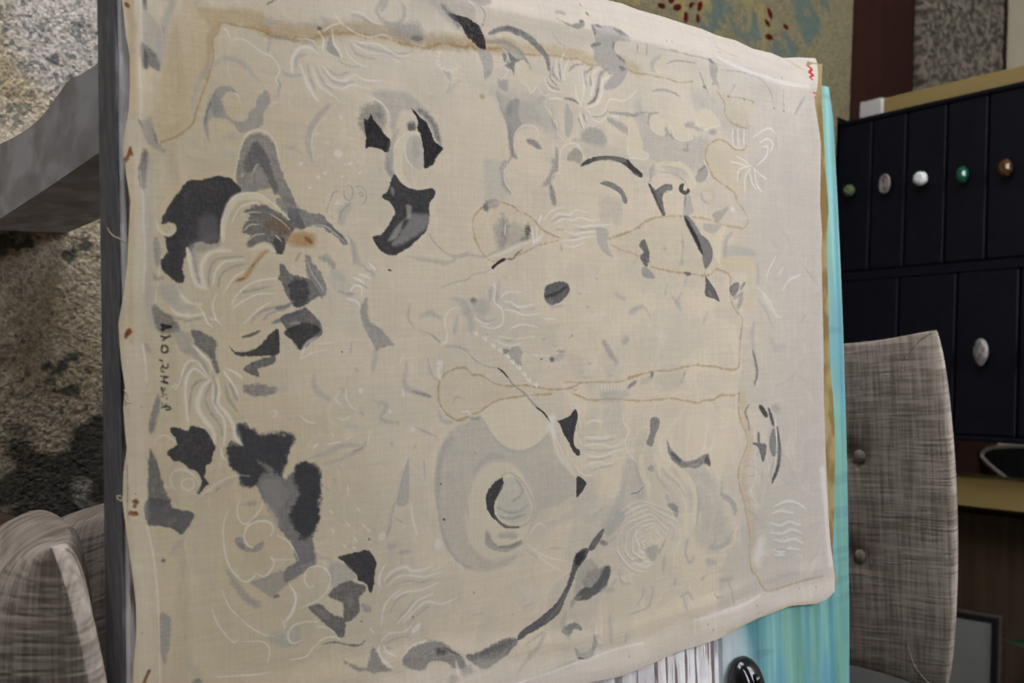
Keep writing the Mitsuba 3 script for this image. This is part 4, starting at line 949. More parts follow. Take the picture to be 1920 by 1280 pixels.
sV 0.62 2.8 1.4 0 1 -2607,9912 -2470,9892 -2372,9925 -2361,10081
sV 0.62 2.8 1.4 0 1 -2617,10003 -2480,9996 -2382,10030
sV 0.62 2.8 1.4 0 1 -2614,10133 -2492,10114 -2373,10121
sV 0.62 2.8 1.4 0 1 -2178,9838 -2162,10044 -2138,10174
sV 0.62 2.8 1.4 0 1 -2255,9945 -2217,10100 -2158,10202
sV 0.62 2.8 1.4 0 1 -2162,10255 -2091,10015 -1934,9954
sV 0.62 2.8 1.4 0 1 -2125,10227 -1997,10114 -1808,10104
sV 0.62 2.8 1.4 0 1 -2106,10199 -1955,10244 -1857,10319
sV 0.62 2.9 1.4 0 1 -2130,10280 -2040,10464 -2011,10545
sV 0.62 2.8 1.4 0 1 -2114,10306 -1911,10349 -1831,10453
sV 0.62 2.9 1.4 0 1 -2528,10301 -2634,10496 -2686,10663 -2627,10771
sV 0.62 2.9 1.4 0 1 -2471,10433 -2540,10600 -2480,10708 -2369,10646
sV 0.62 2.9 1.4 0 1 -2424,10485 -2434,10595 -2309,10561 -2171,10363
sG 0.53 3 3 0 1 -2579,9962 -2425,9954
sG 0.53 3 3 0 1 -2591,10080 -2437,10072
sG 0.53 3 3 0 1 -2093,10041 -1972,10008
sG 0.53 3 3 0 1 -2069,10171 -1899,10188
sG 0.53 3.2 3.2 0 1 -2592,10769 -2417,10788
sG 0.53 3 3 0 1 -2738,10179 -2606,10226
sm 0.48 1.3 1 0 1 -2986,9829 -3015,10063 -2999,10353
sm 0.48 1.6 1.2 0 1 -3335,10158 -3310,10477 -3163,10689 -2953,10775
sm 0.48 1.6 1.3 0 1 -3231,10945 -2932,10971
sm 0.48 3.7 3 0 1 -3181,11406 -2920,11186
sm 0.48 1.7 1.4 0 1 -3176,9993 -3006,9855
sm 0.48 1.8 1.4 0 1 -3321,9694 -3350,10265 -3319,10809 -3342,11385
sK 0.55 1.7 0.9 0 1 -2994,10329 -2981,10349
sK 0.55 1.8 0.9 0 1 -2961,10750 -2948,10772
sK 0.55 1.8 0.9 0 1 -2951,10952 -2937,10974
sK 0.55 1.7 0.9 0 1 -3006,10143 -2993,10164
sK 0.55 1.7 0.8 0 1 -3010,9833 -2997,9852
sK 0.55 1.7 0.8 0 1 -3476,9793 -3464,9813
sK 0.55 1.7 0.8 0 1 -3426,9854 -3414,9874
sK 0.55 1.8 0.9 0 1 -3395,10928 -3382,10950
sK 0.55 1.6 0.8 0 1 -3547,8760 -3535,8777
sK 0.55 1.6 0.8 0 1 -3552,8852 -3540,8870
sK 0.55 1.7 0.8 0 1 -3553,9721 -3540,9741
sK 0.55 1.9 1 0 1 -2698,11672 -2684,11696
sV 0.7 5.7 5.3 0 1 -3482,9652 -3431,9877 -3377,10213 -3352,10534 -3320,10950 -3335,11474
sH 0.5 16.9 12.6 0 0 -3486,8123 -3529,8791 -3543,9506 -3488,10272 -3429,11098 -3386,11447
sy 0.6 1.7 0.8 0 1 -3617,9659 -3554,9909 -3547,10090
sy 0.6 3.3 1.6 0 1 -3664,11111 -3555,11486
sr 0.9 3.3 1.2 0.7 1 -3651,11521 -3616,11594 -3591,11614 -3546,11551 -3510,11618 -3472,11541 -3441,11584
sr 0.9 3.3 1.2 0.7 1 -3255,11559 -3248,11649 -3154,11628 -3223,11593
sm 0.66 4.7 2.8 0 1 -1892,6272 -1803,6202 -1735,6222 -1625,6235 -1554,6319
pg 0.5 0 6.2 0 0 -1869,5996 -1874,6219 -1735,6213 -1625,6235 -1547,6310 -1454,6150 -1444,5987 -1595,6002
sT 0.7 7.7 3.1 0 1 -1389,5985 -1376,6001
sM 0.7 2.5 1.2 0 1 -1459,6005 -1348,5983
pm 0.5 0 3.1 0 0 -1443,5979 -1467,6150 -1398,6147 -1378,6027
sm 0.66 7.3 4.3 0 1 -1961,6914 -1861,6928 -1726,6852 -1662,6766
sM 0.65 6.6 4.3 0 1 -1683,6860 -1556,6896 -1463,6910
sW 0.53 1.6 1.1 0 1 -1807,6251 -1709,6238 -1615,6287 -1549,6345
sW 0.44 1.7 1.2 0 1 -1713,6880 -1788,6911 -1823,6998
pM 0.85 0 1.4 0 0 -1742,7600 -1779,7687 -1757,7810 -1697,7937 -1609,7997 -1540,7998 -1557,7937 -1642,7899 -1701,7766
pG 0.4 0 12.5 0 0 -1601,7618 -1573,7906 -1313,7884 -1291,7747 -1328,7565
sM 0.55 9.4 9.4 0 1 -1304,6204 -1166,6215 -999,6191
pm 0.4 0 7.9 0 0 -1217,6105 -1206,6491 -1065,6485 -943,6180 -1024,6114
sD 0.65 6.4 5.5 0 1 -1236,6537 -1087,6522
sT 0.5 4.2 3.2 0 1 -1063,6431 -1088,6540
sV 0.6 1.9 0.9 0 1 -1223,6235 -1111,6222
sG 0.62 2.8 2.8 0 1 -854,5623 -888,5772 -875,5955 -927,6084 -974,6268 -1046,6430 -1093,6558
sw 0.7 4.7 3.8 0 1 -855,5971 -915,6161 -1006,6393 -1053,6556
sG 0.66 1.2 1.2 0 1 -600,5670 -689,5797 -730,5982 -775,6056
sK 0.92 3.1 0.8 0 0 -769,6052 -818,6123 -858,6211
sM 0.85 1.7 0.9 0 1 -858,6202 -864,6316 -918,6371 -968,6454
pT 0.92 0 1 0.7 0 -502,6730 -574,6751 -610,6831 -633,6945 -622,7040 -561,7091 -488,7057 -416,6954 -380,6840 -402,6766 -445,6735
sK 0.5 4.3 2 0 1 -470,6751 -502,6883 -576,7047
sm 0.44 6.6 4.3 0 1 -416,6767 -416,6860
pG 0.5 0 4.3 0 0 -473,6714 -387,6784 -372,6991 -344,6819
sW 0.69 2.2 1.5 0 1 -1289,6750 -1392,6866 -1445,7029
sW 0.69 2.2 1.5 0 1 -1309,6862 -1369,6978 -1362,7111 -1427,7231 -1406,7387
sW 0.69 2.2 1.6 0 1 -1253,6897 -1325,7052 -1309,7167 -1344,7286 -1319,7443 -1336,7575
sW 0.69 2.3 1.6 0 1 -1265,7165 -1242,7301 -1263,7441 -1268,7562 -1295,7768
sW 0.69 2.2 1.6 0 1 -1187,7046 -1161,7199 -1185,7358 -1207,7539 -1191,7701
sW 0.69 2.2 1.6 0 1 -1083,7003 -1089,7157 -1124,7315 -1147,7536
sW 0.69 2.2 1.5 0 1 -1026,7039 -1016,7173 -1065,7313
sW 0.69 2.1 1.5 0 1 -1210,6585 -1013,6609
sW 0.69 2.1 1.5 0 1 -1213,6654 -1042,6647
sW 0.69 2 1.4 0 1 -596,6028 -555,6081 -418,6054 -335,6154 -196,6157 -141,6034 -174,5858
sW 0.69 2.1 1.4 0 1 -417,6175 -410,6279 -361,6383 -388,6582
sW 0.69 2.1 1.4 0 1 -334,6171 -319,6310 -273,6450 -288,6650
sW 0.69 2.1 1.4 0 1 -132,6250 -176,6410 -139,6644
sW 0.69 2 1.4 0 1 -459,6142 -514,6231 -515,6443
sW 0.69 2 1.4 0 1 -256,5795 -186,5926 -212,6028
sW 0.69 2.1 1.5 0 1 -1359,6716 -1258,6693
sW 0.69 2 1.4 0 1 -624,6063 -555,6077
sW 0.69 2.1 1.5 0 1 -230,6721 -228,6889
sG 0.62 2 2 0 1 -1281,6880 -1337,6995 -1336,7130
sG 0.62 2 2 0 1 -1196,6913 -1201,7028
sG 0.62 2.1 2.1 0 1 -1207,7182 -1214,7359 -1236,7520
sG 0.62 2 2 0 1 -1116,7100 -1121,7237
sG 0.62 2 2 0 1 -1054,6983 -953,6997
sG 0.62 1.9 1.9 0 1 -376,6242 -319,6381
sG 0.62 1.9 1.9 0 1 -332,6489 -345,6616
sG 0.62 2.1 2.1 0 1 -1219,7459 -1227,7662
sW 0.75 2 1.4 0 1 -1348,6730 -1257,6674
sV 0.6 4.9 3.3 0 1 -1040,6592 -1131,6743
pG 0.72 0 2.1 0 0 -1251,7521 -1213,7692 -1107,7677 -1017,7693 -925,7751 -924,7709 -984,7589 -1102,7524
sT 0.8 5.4 3.3 0 1 -418,5769 -432,5819
pG 0.6 0 6.1 0 0 -405,5752 -445,5937 -336,6000 -269,5879
sG 0.66 4 4 0 1 -625,6132 -500,6101 -418,6088
sG 0.66 4 4 0 1 -569,6026 -432,5995
sG 0.66 8.9 8.9 0 1 -405,5605 -311,5715 -108,5772
sG 0.66 2.4 2.4 0 1 -283,5813 -213,5961 -252,6099
sG 0.62 1.7 1.7 0 1 -683,7466 -662,7502 -680,7527
sG 0.62 1.7 1.7 0 1 -518,7201 -497,7236 -515,7260
sG 0.62 1.7 1.7 0 1 -370,7313 -350,7347 -367,7372
sG 0.62 1.7 1.7 0 1 -311,7389 -290,7424 -307,7449
sG 0.62 1.7 1.7 0 1 -171,6879 -150,6912 -167,6936
sG 0.62 1.6 1.6 0 1 -680,6179 -661,6209 -678,6231
sG 0.62 1.5 1.5 0 1 -311,5676 -292,5704 -308,5725
sw 0.5 10.4 8.7 0 1 -238,7295 -279,7597
sG 0.44 5.4 4.3 0 1 -505,7773 -429,7937
sG 0.44 7.3 5.5 0 1 -275,7993 -366,8191
pT 0.85 0 1.1 0 0 -1804,8359 -1730,8477 -1761,8535 -1805,8638 -1808,8757 -1749,8754 -1726,8646 -1646,8590 -1552,8599 -1450,8626 -1437,8575 -1577,8488 -1690,8413
sD 0.6 4.2 2.3 0 1 -1797,8369 -1623,8472 -1463,8576
pm 0.4 0 2.3 0 0 -1754,8545 -1800,8752 -1748,8745 -1693,8588
pG 0.75 0 2 0 0 -1703,8980 -1723,9052 -1596,9093 -1492,9112 -1443,8955 -1547,8949
sM 0.7 3.1 1.6 0 1 -1687,8991 -1556,8961
pD 0.85 0 1 0 0 -1776,8871 -1830,8916 -1834,8968 -1765,8948 -1753,9006 -1790,9031 -1749,9065 -1699,8980 -1713,8933 -1737,8888
pM 0.92 0 1.2 0 0 -1434,8943 -1449,9014 -1373,9106 -1260,9220 -1229,9255 -1152,9385 -1021,9445 -905,9414 -812,9306 -902,9262 -999,9243 -1143,9142 -1301,9031
sK 0.8 6.7 2 0 1 -1424,8961 -1302,9055 -1144,9166 -992,9260
pm 0.5 0 2.8 0 0 -1432,9061 -1355,9153 -1244,9231 -1227,9194 -1321,9103
pT 0.92 0 1 0 0 -820,9285 -738,9300 -654,9372 -542,9477 -413,9538 -443,9447 -489,9285 -640,9300
sm 0.53 3.6 2.9 0 1 -542,9342 -476,9400
pT 0.85 0 1.9 1.1 0 -1111,8205 -1132,8271 -1006,8336 -881,8330 -817,8283 -878,8216 -940,8186 -988,8243 -1063,8181
pm 0.75 0 1.9 0 0 -816,8224 -780,8342 -687,8416 -705,8229
sg 0.5 4.8 4.8 0 1 -938,8132 -813,8061
pT 0.7 0 1.2 0 0 -769,8929 -759,9046 -725,9014 -724,8955
sG 0.53 2.7 2.7 0 1 -734,8955 -588,8936
sG 0.62 3.9 2.7 0 1 -1232,8910 -1055,8913 -893,8881
sG 0.53 5.7 4.6 0 1 -1045,8601 -1029,8601
pG 0.6 0 2.3 0 0 -926,8895 -862,8927 -841,8821
pM 0.85 0 1.7 0 0 -590,9736 -642,9836 -646,9918 -561,9909 -473,9801 -527,9748
sM 0.7 4.2 2.1 0 1 -650,10038 -570,9948
sm 0.66 7.2 3.4 0 1 -527,9972 -426,9948 -316,9883
sm 0.53 4.2 3.4 0 1 -443,9787 -494,9957
pm 0.55 0 2.9 0 0 -1485,9451 -1552,9629 -1602,9770 -1514,9702 -1408,9571
pG 0.7 0 2.9 0 0 -1281,9318 -1255,9489 -1360,9619 -1371,9495 -1362,9298
sB 0.85 12.3 3.3 0 1 -1346,9694 -1242,9588 -1107,9531 -974,9536 -876,9594
sG 0.66 7.1 2.9 0 1 -1284,9818 -1162,9697 -944,9653
pG 0.55 0 6.3 0 0 -1112,9682 -1093,10146 -992,10247 -982,9828 -961,9674
sb 0.9 19 6.3 0 1 -892,9595 -882,9874 -887,10135 -786,10209
sG 0.53 5.6 4.3 0 1 -925,10297 -753,10315 -597,10280
sb 0.85 12.8 5.1 0 1 -716,10100 -545,10197 -408,10110 -307,10026
sG 0.57 4.4 4.4 0 1 -279,9316 -133,9224
sG 0.57 5.4 5.4 0 1 -459,8710 -379,8798 -283,8851
sG 0.57 2.3 2.3 0 1 -634,8627 -459,8573
sG 0.57 2.9 2.9 0 1 -291,7973 -336,8103 -335,8233 -225,8327
sG 0.57 3.1 3.1 0 1 -411,8776 -524,8875
sG 0.57 3.5 3.5 0 1 -460,10272 -269,10451 -58,10577
sG 0.57 7.3 7.3 0 1 -151,10202 19,10154 259,10154
sG 0.57 2.3 2.3 0 1 -1412,10790 -1207,10977 -1013,11038
sG 0.57 1.8 1.8 0 1 -1245,10558 -1077,10800
sG 0.57 2.3 2.3 0 1 -945,11194 -768,11390 -606,11531
sG 0.57 8.9 8.9 0 1 80,10515 205,10619 177,10844
sG 0.57 2.8 2.8 0 1 -243,11302 -137,11178
sb 0.7 6.1 2.8 0 1 -1787,9271 -1791,9344 -1768,9490 -1685,9486 -1629,9384
sG 0.62 2.4 2.4 0 1 -1754,9269 -1657,9288 -1611,9408
sW 0.62 6.3 4.2 0 1 -1579,9820 -1565,9871
sV 0.4 3.1 1.5 0 1 -597,10280 -442,10488 -232,10642 -196,10752
sV 0.4 3.1 1.5 0 1 -1004,10684 -790,10507 -668,10473
sV 0.4 3.2 1.6 0 1 -548,10799 -691,10949 -766,11213
sV 0.4 3.1 1.6 0 1 -866,10845 -759,10726
sV 0.4 3.1 1.5 0 1 -512,10383 -303,10535
sK 0.9 2.2 0.5 0 0 -233,2653 -216,2721
sK 0.9 2 0.5 0 0 -196,2651 -216,2721
sK 0.9 2 0.5 0 0 -237,2664 -190,2662
sK 0.85 1.8 0.4 0 0 -141,2646 -127,2678 -142,2715
sK 0.85 1.8 0.4 0 0 -127,2678 -106,2659
sK 0.85 1.6 0.4 0 0 -32,2643 -59,2652 -58,2685 -33,2695 -9,2683 -12,2651 -32,2643
sK 0.85 1.7 0.4 0 0 55,2629 64,2646
sK 0.85 1.4 0.4 0 0 89,2653 113,2657 121,2687 90,2693
sK 0.85 1.3 0.4 0 0 123,2635 102,2652
sK 0.85 1.6 0.4 0 0 145,2640 152,2656
sK 0.85 1.3 0.4 0 0 188,2633 194,2689
sK 0.85 1.2 0.4 0 0 194,2689 217,2648 246,2688
sK 0.85 1.2 0.4 0 0 230,2634 252,2687
sK 0.85 1.5 0.4 0 0 279,2635 298,2635
sK 0.85 1 0.4 0 0 286,2664 328,2639 339,2677
sK 0.85 1.2 0.4 0 0 350,2633 353,2649
sK 0.85 1 0.4 0 0 363,2671 380,2679
sK 0.85 1.1 0.4 0 0 410,2631 426,2636
sK 0.85 1.5 0.4 0 0 442,2630 441,2692 463,2694 464,2669
sK 0.85 1.3 0.4 0 0 443,2641 420,2669
pm 0.55 0 3.4 0 0 -183,2749 -158,2876 -11,2938 61,2936 31,2870 -27,2794
pT 0.75 0 2.3 0 0 -180,2899 -167,2989 -85,3111 -6,3099 62,3102 153,3130 189,3106 117,3073 49,3050 -33,2962 -90,2919
pD 0.95 0 0.7 1 0 628,2694 617,2761 645,2837 611,2872 637,2939 676,3006 746,3043 805,3066 870,3045 947,3025 965,2984 1053,2970 1102,3002 1151,2944 1201,2897 1136,2913 1105,2936 1014,2917 961,2838 911,2784 883,2719 833,2663 796,2672 770,2744 708,2735
pM 0.92 0 1.5 1.5 0 813,3187 770,3212 815,3305 720,3265 638,3264 620,3336 684,3382 739,3487 728,3586 778,3675 769,3787 858,3773 934,3730 1017,3701 1083,3663 1142,3681 1106,3739 1045,3797 1011,3881 1054,3973 1156,4022 1291,4022 1425,4017 1562,3996 1655,3940 1746,3937 1888,3958 1921,3863 1905,3765 1770,3750 1697,3707 1571,3621 1445,3585 1320,3486 1181,3413 1165,3317 1132,3270 1062,3258 998,3213 925,3164
pD 0.9 0 4.3 1.9 0 813,3187 815,3305 652,3277 684,3382 739,3487 728,3586 769,3787 934,3730 1017,3701 1106,3653 1049,3565 1108,3464 1180,3403 1165,3317 1062,3258 925,3164
pD 0.92 0 5 2.5 0 1045,3797 1016,3881 1054,3973 1156,4022 1387,4019 1553,3997 1665,3940 1708,3845 1594,3777 1445,3726 1313,3808 1165,3762
pG 0.55 0 3.8 1.4 0 966,3440 998,3517 1050,3575 1044,3515
pm 0.45 0 3.9 1.9 0 1154,3462 1148,3611 1277,3707 1428,3601 1322,3505
pD 0.92 0 0.6 0.6 0 -50,3217 -1,3262 14,3357 -18,3455 -74,3531 -142,3595 -176,3671 -70,3683 48,3663 54,3526 49,3380 32,3279
sT 0.9 2.6 0.7 0.5 1 -112,3320 -132,3411 -168,3504
pT 0.85 0 0.8 0.8 0 163,3340 119,3402 87,3476 62,3563 59,3644 122,3611 150,3523 168,3467 225,3486 218,3423
pM 0.75 0 2.9 1.7 0 296,3359 327,3616 364,3646 403,3514 371,3369
sG 0.44 4.9 3.7 0 1 351,3615 346,3741
sW 0.63 1.6 1.1 0 1 211,3033 89,2946 67,2891 96,2839 172,2809 249,2784 301,2740
sW 0.63 2 1.4 0 1 222,3022 139,2922 175,2865 251,2834 351,2827 484,2834 573,2842
sW 0.63 3.5 2.4 0 1 220,3102 334,3121 435,3106 530,3173 626,3229 741,3248 816,3311
sW 0.63 2.3 1.6 0 1 275,3071 410,3059 502,3098 574,3148 688,3158 800,3140
sW 0.63 2.1 1.5 0 1 166,3162 307,3252 430,3289
sW 0.63 2.1 1.5 0 1 151,3198 194,3279 245,3331
sW 0.63 3.9 2.7 0 1 234,3044 303,2973 446,2928 561,2975 656,3047 771,3066
sW 0.63 2 1.4 0 1 -69,2895 0,2961 82,3038 162,3070
sW 0.63 1.4 1 0 1 809,3117 889,3125 938,3159
sW 0.63 1.1 0.8 0 1 288,2706 258,2751
sm 0.57 2 1.6 0 1 233,3021 261,2918 353,2875 530,2852
sm 0.57 1.8 1.5 0 1 257,3055 383,2999 498,3029 617,3112 720,3131
sm 0.57 2.6 2 0 1 269,3176 395,3195 526,3274
sm 0.57 1.6 1.3 0 1 196,3068 333,3093 455,3071
sm 0.57 2.5 2 0 1 33,2937 114,3002 182,3023
sm 0.57 1.3 1.1 0 1 88,2901 184,2820 282,2783
sm 0.57 1.6 1.3 0 1 225,2976 287,2883
sm 0.57 3 2.4 0 1 283,3217 364,3250 423,3277
pM 0.72 0 2.2 0 0 571,2524 422,2566 337,2606 425,2614 586,2577 658,2531
pT 0.78 0 1.7 0.5 0 776,2515 811,2548 968,2596 1125,2632 1234,2674 1218,2502 947,2503
sm 0.44 4.3 2.8 0 1 -79,2513 -13,2554
sw 0.6 1.3 1.1 0 1 1043,2824 1065,2870 1120,2871 1143,2826 1115,2777 1065,2773 1043,2824
sw 0.6 1.3 1.1 0 1 1136,2721 1054,2680 980,2704 967,2793 1032,2880 1126,2922 1200,2886
sw 0.6 1.3 1.1 0 1 747,2560 684,2584 673,2649 717,2713 753,2745
sw 0.6 1.4 1.1 0 1 1228,2885 1154,3012 1088,3130 1067,3248 1086,3367
sw 0.6 2.9 2.3 0 1 548,3577 532,3602 551,3626 585,3613 583,3582
sK 0.5 1.1 0.6 0 1 1167,3063 1152,3099
sG 0.53 2.3 2.3 0 1 1204,3010 1130,3152 1096,3247
sW 0.53 1.5 1.1 0 0 -80,2492 94,2513 224,2514
pD 0.85 0 0.9 0.6 0 -163,3734 -231,3929 -168,4085 -86,3976 -28,3902 10,3871 -54,3832 -115,3758
sW 0.62 2 1.4 0 1 97,3878 -39,3935 -108,4056
sW 0.62 1.5 1.1 0 1 91,3891 41,3985 16,4145
sW 0.62 1.3 0.9 0 1 -38,4047 -46,4208
sW 0.62 1.6 1.1 0 1 391,4321 464,4318 547,4363 582,4410
sW 0.62 1.6 1.1 0 1 411,4251 458,4209 515,4241 511,4275
sW 0.62 1.3 0.9 0 1 603,3860 656,3922 674,4000
sW 0.62 1.8 1.3 0 1 648,4222 666,4296 639,4353
sW 0.62 1.3 0.9 0 1 778,4163 821,4175
sW 0.62 1.3 0.9 0 1 856,4289 825,4359
sW 0.62 1.3 0.9 0 1 877,4112 866,4262
sW 0.62 2.5 1.7 0 1 412,4928 502,4929
sW 0.62 2.5 1.8 0 1 893,3966 868,4020
sW 0.62 4.9 3.4 0 1 198,5326 187,5373 264,5339 358,5366
sW 0.62 3.2 2.2 0 1 -128,5465 -22,5445 -4,5397
sW 0.62 1.3 0.9 0 1 1263,4301 1374,4304
sW 0.62 1.7 1.2 0 1 93,4948 181,4900
sW 0.62 1.3 0.9 0 1 779,4557 914,4524
sV 0.7 4.8 2.7 0 1 405,4466 418,4479
sV 0.7 3.6 2.2 0 1 626,4772 630,4782
sV 0.6 4.2 2.8 0 1 810,5009 819,5039
sw 0.6 5.9 2.9 0 1 936,5501 859,5537
sG 0.53 6.2 4.3 0 1 171,4975 375,4952 443,5024 475,5129 508,5235
sG 0.53 5.2 3.6 0 1 991,3923 949,4110 905,4287 919,4439
sG 0.53 3.9 2.7 0 1 1053,4052 1023,4242 981,4381 946,4466 888,4511
sG 0.53 4.4 3 0 1 658,5323 767,5381 789,5491
sG 0.53 2.3 1.6 0 1 128,5220 300,5259 370,5350
sG 0.53 3.5 2.5 0 1 30,5427 35,5587 80,5732
sG 0.53 5.4 3.8 0 1 231,4607 107,4640 31,4629
sG 0.53 6.4 4.5 0 1 240,4003 373,4012 480,4168
sG 0.53 4.1 2.9 0 1 507,4596 566,4738 688,4675 737,4819
sG 0.53 2.8 2 0 1 794,5055 871,5205 919,5312
sG 0.53 1.7 1.2 0 1 1023,5016 937,5065
sG 0.53 2.1 1.4 0 1 617,5498 539,5534 543,5598
sG 0.53 2.6 1.8 0 1 -50,4393 73,4374
sM 0.5 2.8 2 0 1 450,5024 475,5129 510,5235
sM 0.5 2.1 1.3 0 1 968,4368 946,4466
pG 0.7 0 1.4 0 0 1082,4961 1338,4961 1515,4936 1512,4810 1290,4871
pG 0.6 0 2.3 0 0 1049,5291 958,5453 1133,5350 1559,5286 1436,5244
sG 0.53 2.3 2.3 0 1 1125,5133 1335,5156
pG 0.45 0 2.3 0 0 990,5372 810,5587 1000,5483 1184,5333
sw 0.7 1.4 1.1 0 1 1114,5157 1349,5163
sw 0.7 1.2 1 0 1 1057,4969 1153,4906 1233,4814
sB 0.8 8.6 3.4 0 1 961,5342 1085,5258 1303,5219
sG 0.53 2 2 0 1 -134,5138 -106,5244 -51,5336 -17,5369
sm 0.53 1.7 1.4 0 1 -92,5275 -17,5369
sG 0.57 2 2 0 1 464,4109 478,4135 499,4132
sG 0.57 2.1 2.1 0 1 375,4261 389,4288 411,4284
sG 0.57 2.1 2.1 0 1 204,4419 218,4446 240,4443
sG 0.57 2.1 2.1 0 1 1079,4194 1094,4220 1116,4217
sG 0.57 2.1 2.1 0 1 1196,4149 1211,4175 1233,4172
sG 0.57 2.2 2.2 0 1 547,4632 561,4660 583,4656
sG 0.57 2.2 2.2 0 1 725,4828 740,4857 763,4853
sG 0.57 2.2 2.2 0 1 923,4762 938,4790 960,4787
sG 0.57 2.1 2.1 0 1 610,4459 624,4487 646,4483
sG 0.57 2 2 0 1 618,3739 632,3764 653,3760
sG 0.57 2.2 2.2 0 1 690,4698 705,4727 727,4723
sG 0.57 2 2 0 1 1273,4079 1288,4105 1310,4101
sK 0.8 1.4 0.5 0 1 38,4289 48,4297
sK 0.8 1.6 0.6 0 1 1370,5316 1382,5325
sg 0.6 5.2 3.9 0 1 732,4280 743,4418
pm 0.6 0 2.8 0 0 109,6204 50,6312 102,6407 171,6378 269,6382 224,6304 166,6246
sM 0.7 5.6 3.1 0 1 100,6144 96,6214
sW 0.75 2.3 0.9 0 1 -113,5773 -77,5824 -123,5813
sW 0.75 2.3 0.9 0 1 -56,5887 -20,5939 -66,5927
sW 0.75 2.3 0.9 0 1 14,5985 52,6038 5,6026
sW 0.75 2.3 0.9 0 1 72,6085 110,6138 63,6127
sW 0.75 2.3 0.9 0 1 130,6169 168,6223 121,6211
sW 0.75 2.4 0.9 0 1 195,6236 233,6290 186,6278
sW 0.75 2.4 0.9 0 1 254,6312 293,6367 244,6355
sW 0.75 2.4 1 0 1 327,6380 366,6435 317,6423
sW 0.75 2.4 1 0 1 393,6439 432,6495 384,6483
sW 0.75 2.4 1 0 1 446,6527 486,6584 437,6571
sW 0.48 2.2 1.5 0 1 -60,6090 -26,6315 -48,6585
sW 0.48 2.3 1.6 0 1 87,6381 149,6540 172,6797
sW 0.48 2.2 1.5 0 1 -34,6004 41,6225 18,6402
sG 0.53 1.9 1.9 0 1 -17,6140 -14,6262 -40,6334
sG 0.53 1.9 1.9 0 1 102,6416 149,6540
sD 0.65 5.6 3.3 0 1 203,6786 205,6823
sG 0.62 6.6 4.3 0 1 205,6833 178,6966
sm 0.53 4 2.7 0 1 125,6883 129,6997
sK 0.8 1.6 0.6 0 1 202,6644 196,6669
sM 0.6 1.3 0.7 0 1 -8,7051 -42,7100 -35,7119
sG 0.75 1.5 1.5 0 0 35,5587 78,5682 169,5777 213,5850 248,5941 270,6076
sK 0.8 2 0.8 0 1 270,6076 314,6143 381,6207
sm 0.75 1.8 1.4 0 0 381,6207 460,6277 551,6415 663,6518 718,6588 779,6659
sK 0.8 2.1 0.8 0 1 701,6552 772,6659 886,6750
sG 0.57 2.8 2.8 0 1 762,5852 898,5931 1035,6044 1114,6161 1151,6300 1143,6443 1081,6609 964,6743
sG 0.53 7 3.7 0 1 1306,5730 1215,5833 1165,5970 1181,6107
sg 0.6 7.5 5.4 0 1 1375,5629 1197,5718 1090,5872
sm 0.62 3.3 2.6 0 1 743,5679 769,5752 763,5827
sV 0.6 2.1 1 0 1 690,5592 689,5682 738,5704
pD 0.95 0 1 0.9 0 1398,6077 1431,5979 1513,5888 1607,5857 1702,5873 1779,5924 1833,5996 1741,5966 1664,5963 1582,6007 1508,6079 1427,6089
sT 0.85 3.1 1.2 0 1 1772,5951 1859,6030 1916,6124 1939,6284
sG 0.62 1.9 1.3 0 0 1939,6284 1909,6392 1834,6459 1723,6471 1575,6406 1440,6305 1358,6168 1380,6064
pg 0.7 0 3.8 0 0 1455,6095 1412,6201 1539,6336 1689,6423 1831,6431 1889,6321 1875,6146 1791,6012 1663,5997
sm 0.44 3.1 2.5 0 1 1704,6016 1763,6130 1773,6291 1716,6414
sm 0.44 3.1 2.5 0 1 1772,5992 1831,6148 1821,6360
sm 0.44 3.1 2.5 0 1 1416,6236 1539,6336 1618,6297 1662,6204
pm 0.6 0 2 0 0 1920,5849 2032,5925 2103,6031 2108,6159 2074,6300 2125,6298 2171,6119 2135,5957 2047,5835
sM 0.5 4 2.3 0 1 2103,6012 2119,6159 2094,6290
sm 0.44 6.6 5 0 1 1985,5999 2023,6256
sm 0.44 4.8 3.2 0 1 1921,5858 2015,5908
pD 0.96 0 0.8 0.5 0 861,6832 870,6878 837,7013 783,7073 772,7122 858,7141 957,7104 1071,7070 1162,7079 1228,7154 1278,7132 1223,7057 1123,7000 1018,6928 911,6880
pD 0.95 0 0.8 0.3 0 1501,7108 1577,7226 1653,7183 1726,7088 1612,7086
sw 0.7 5 4 0 1 930,6763 1090,6793 1239,6843 1365,6951 1495,7079
sw 0.7 2.7 2.1 0 1 957,6743 1140,6866 1291,6935 1418,7044
sV 0.6 9.9 8.2 0 1 819,6805 900,6746 1019,6796
sW 0.53 2.6 1.8 0 1 1078,7235 1115,7492 1097,7719
sW 0.53 2.6 1.8 0 1 1173,7231 1178,7449 1228,7630 1183,7840
sW 0.53 2.6 1.8 0 1 1268,7226 1319,7443 1286,7648 1275,7846
sW 0.53 2.6 1.8 0 1 1398,7201 1369,7420 1413,7560 1357,7748
sW 0.53 2.5 1.8 0 1 934,7183 1077,7137 1155,7192
sW 0.53 2.6 1.8 0 1 940,7261 905,7381 946,7521
sW 0.53 2.6 1.8 0 1 1362,7066 1493,7196 1508,7334
sG 0.53 2.4 2.4 0 1 1124,7252 1152,7491 1140,7696
sG 0.53 2.4 2.4 0 1 1217,7229 1252,7446 1256,7649
sG 0.53 2.4 2.4 0 1 1321,7243 1349,7441 1329,7625
sG 0.53 2.4 2.4 0 1 915,7125 990,7151 1121,7135
sG 0.53 2.4 2.4 0 1 1460,7296 1438,7518 1436,7641
pg 0.55 0 10.7 0 0 798,7548 726,7830 969,7829 1123,7843 1055,7577
pG 0.5 0 8.9 0 0 593,7496 609,7909 712,7841 722,7531
sM 0.65 4.4 2.2 0 1 579,7921 512,8041
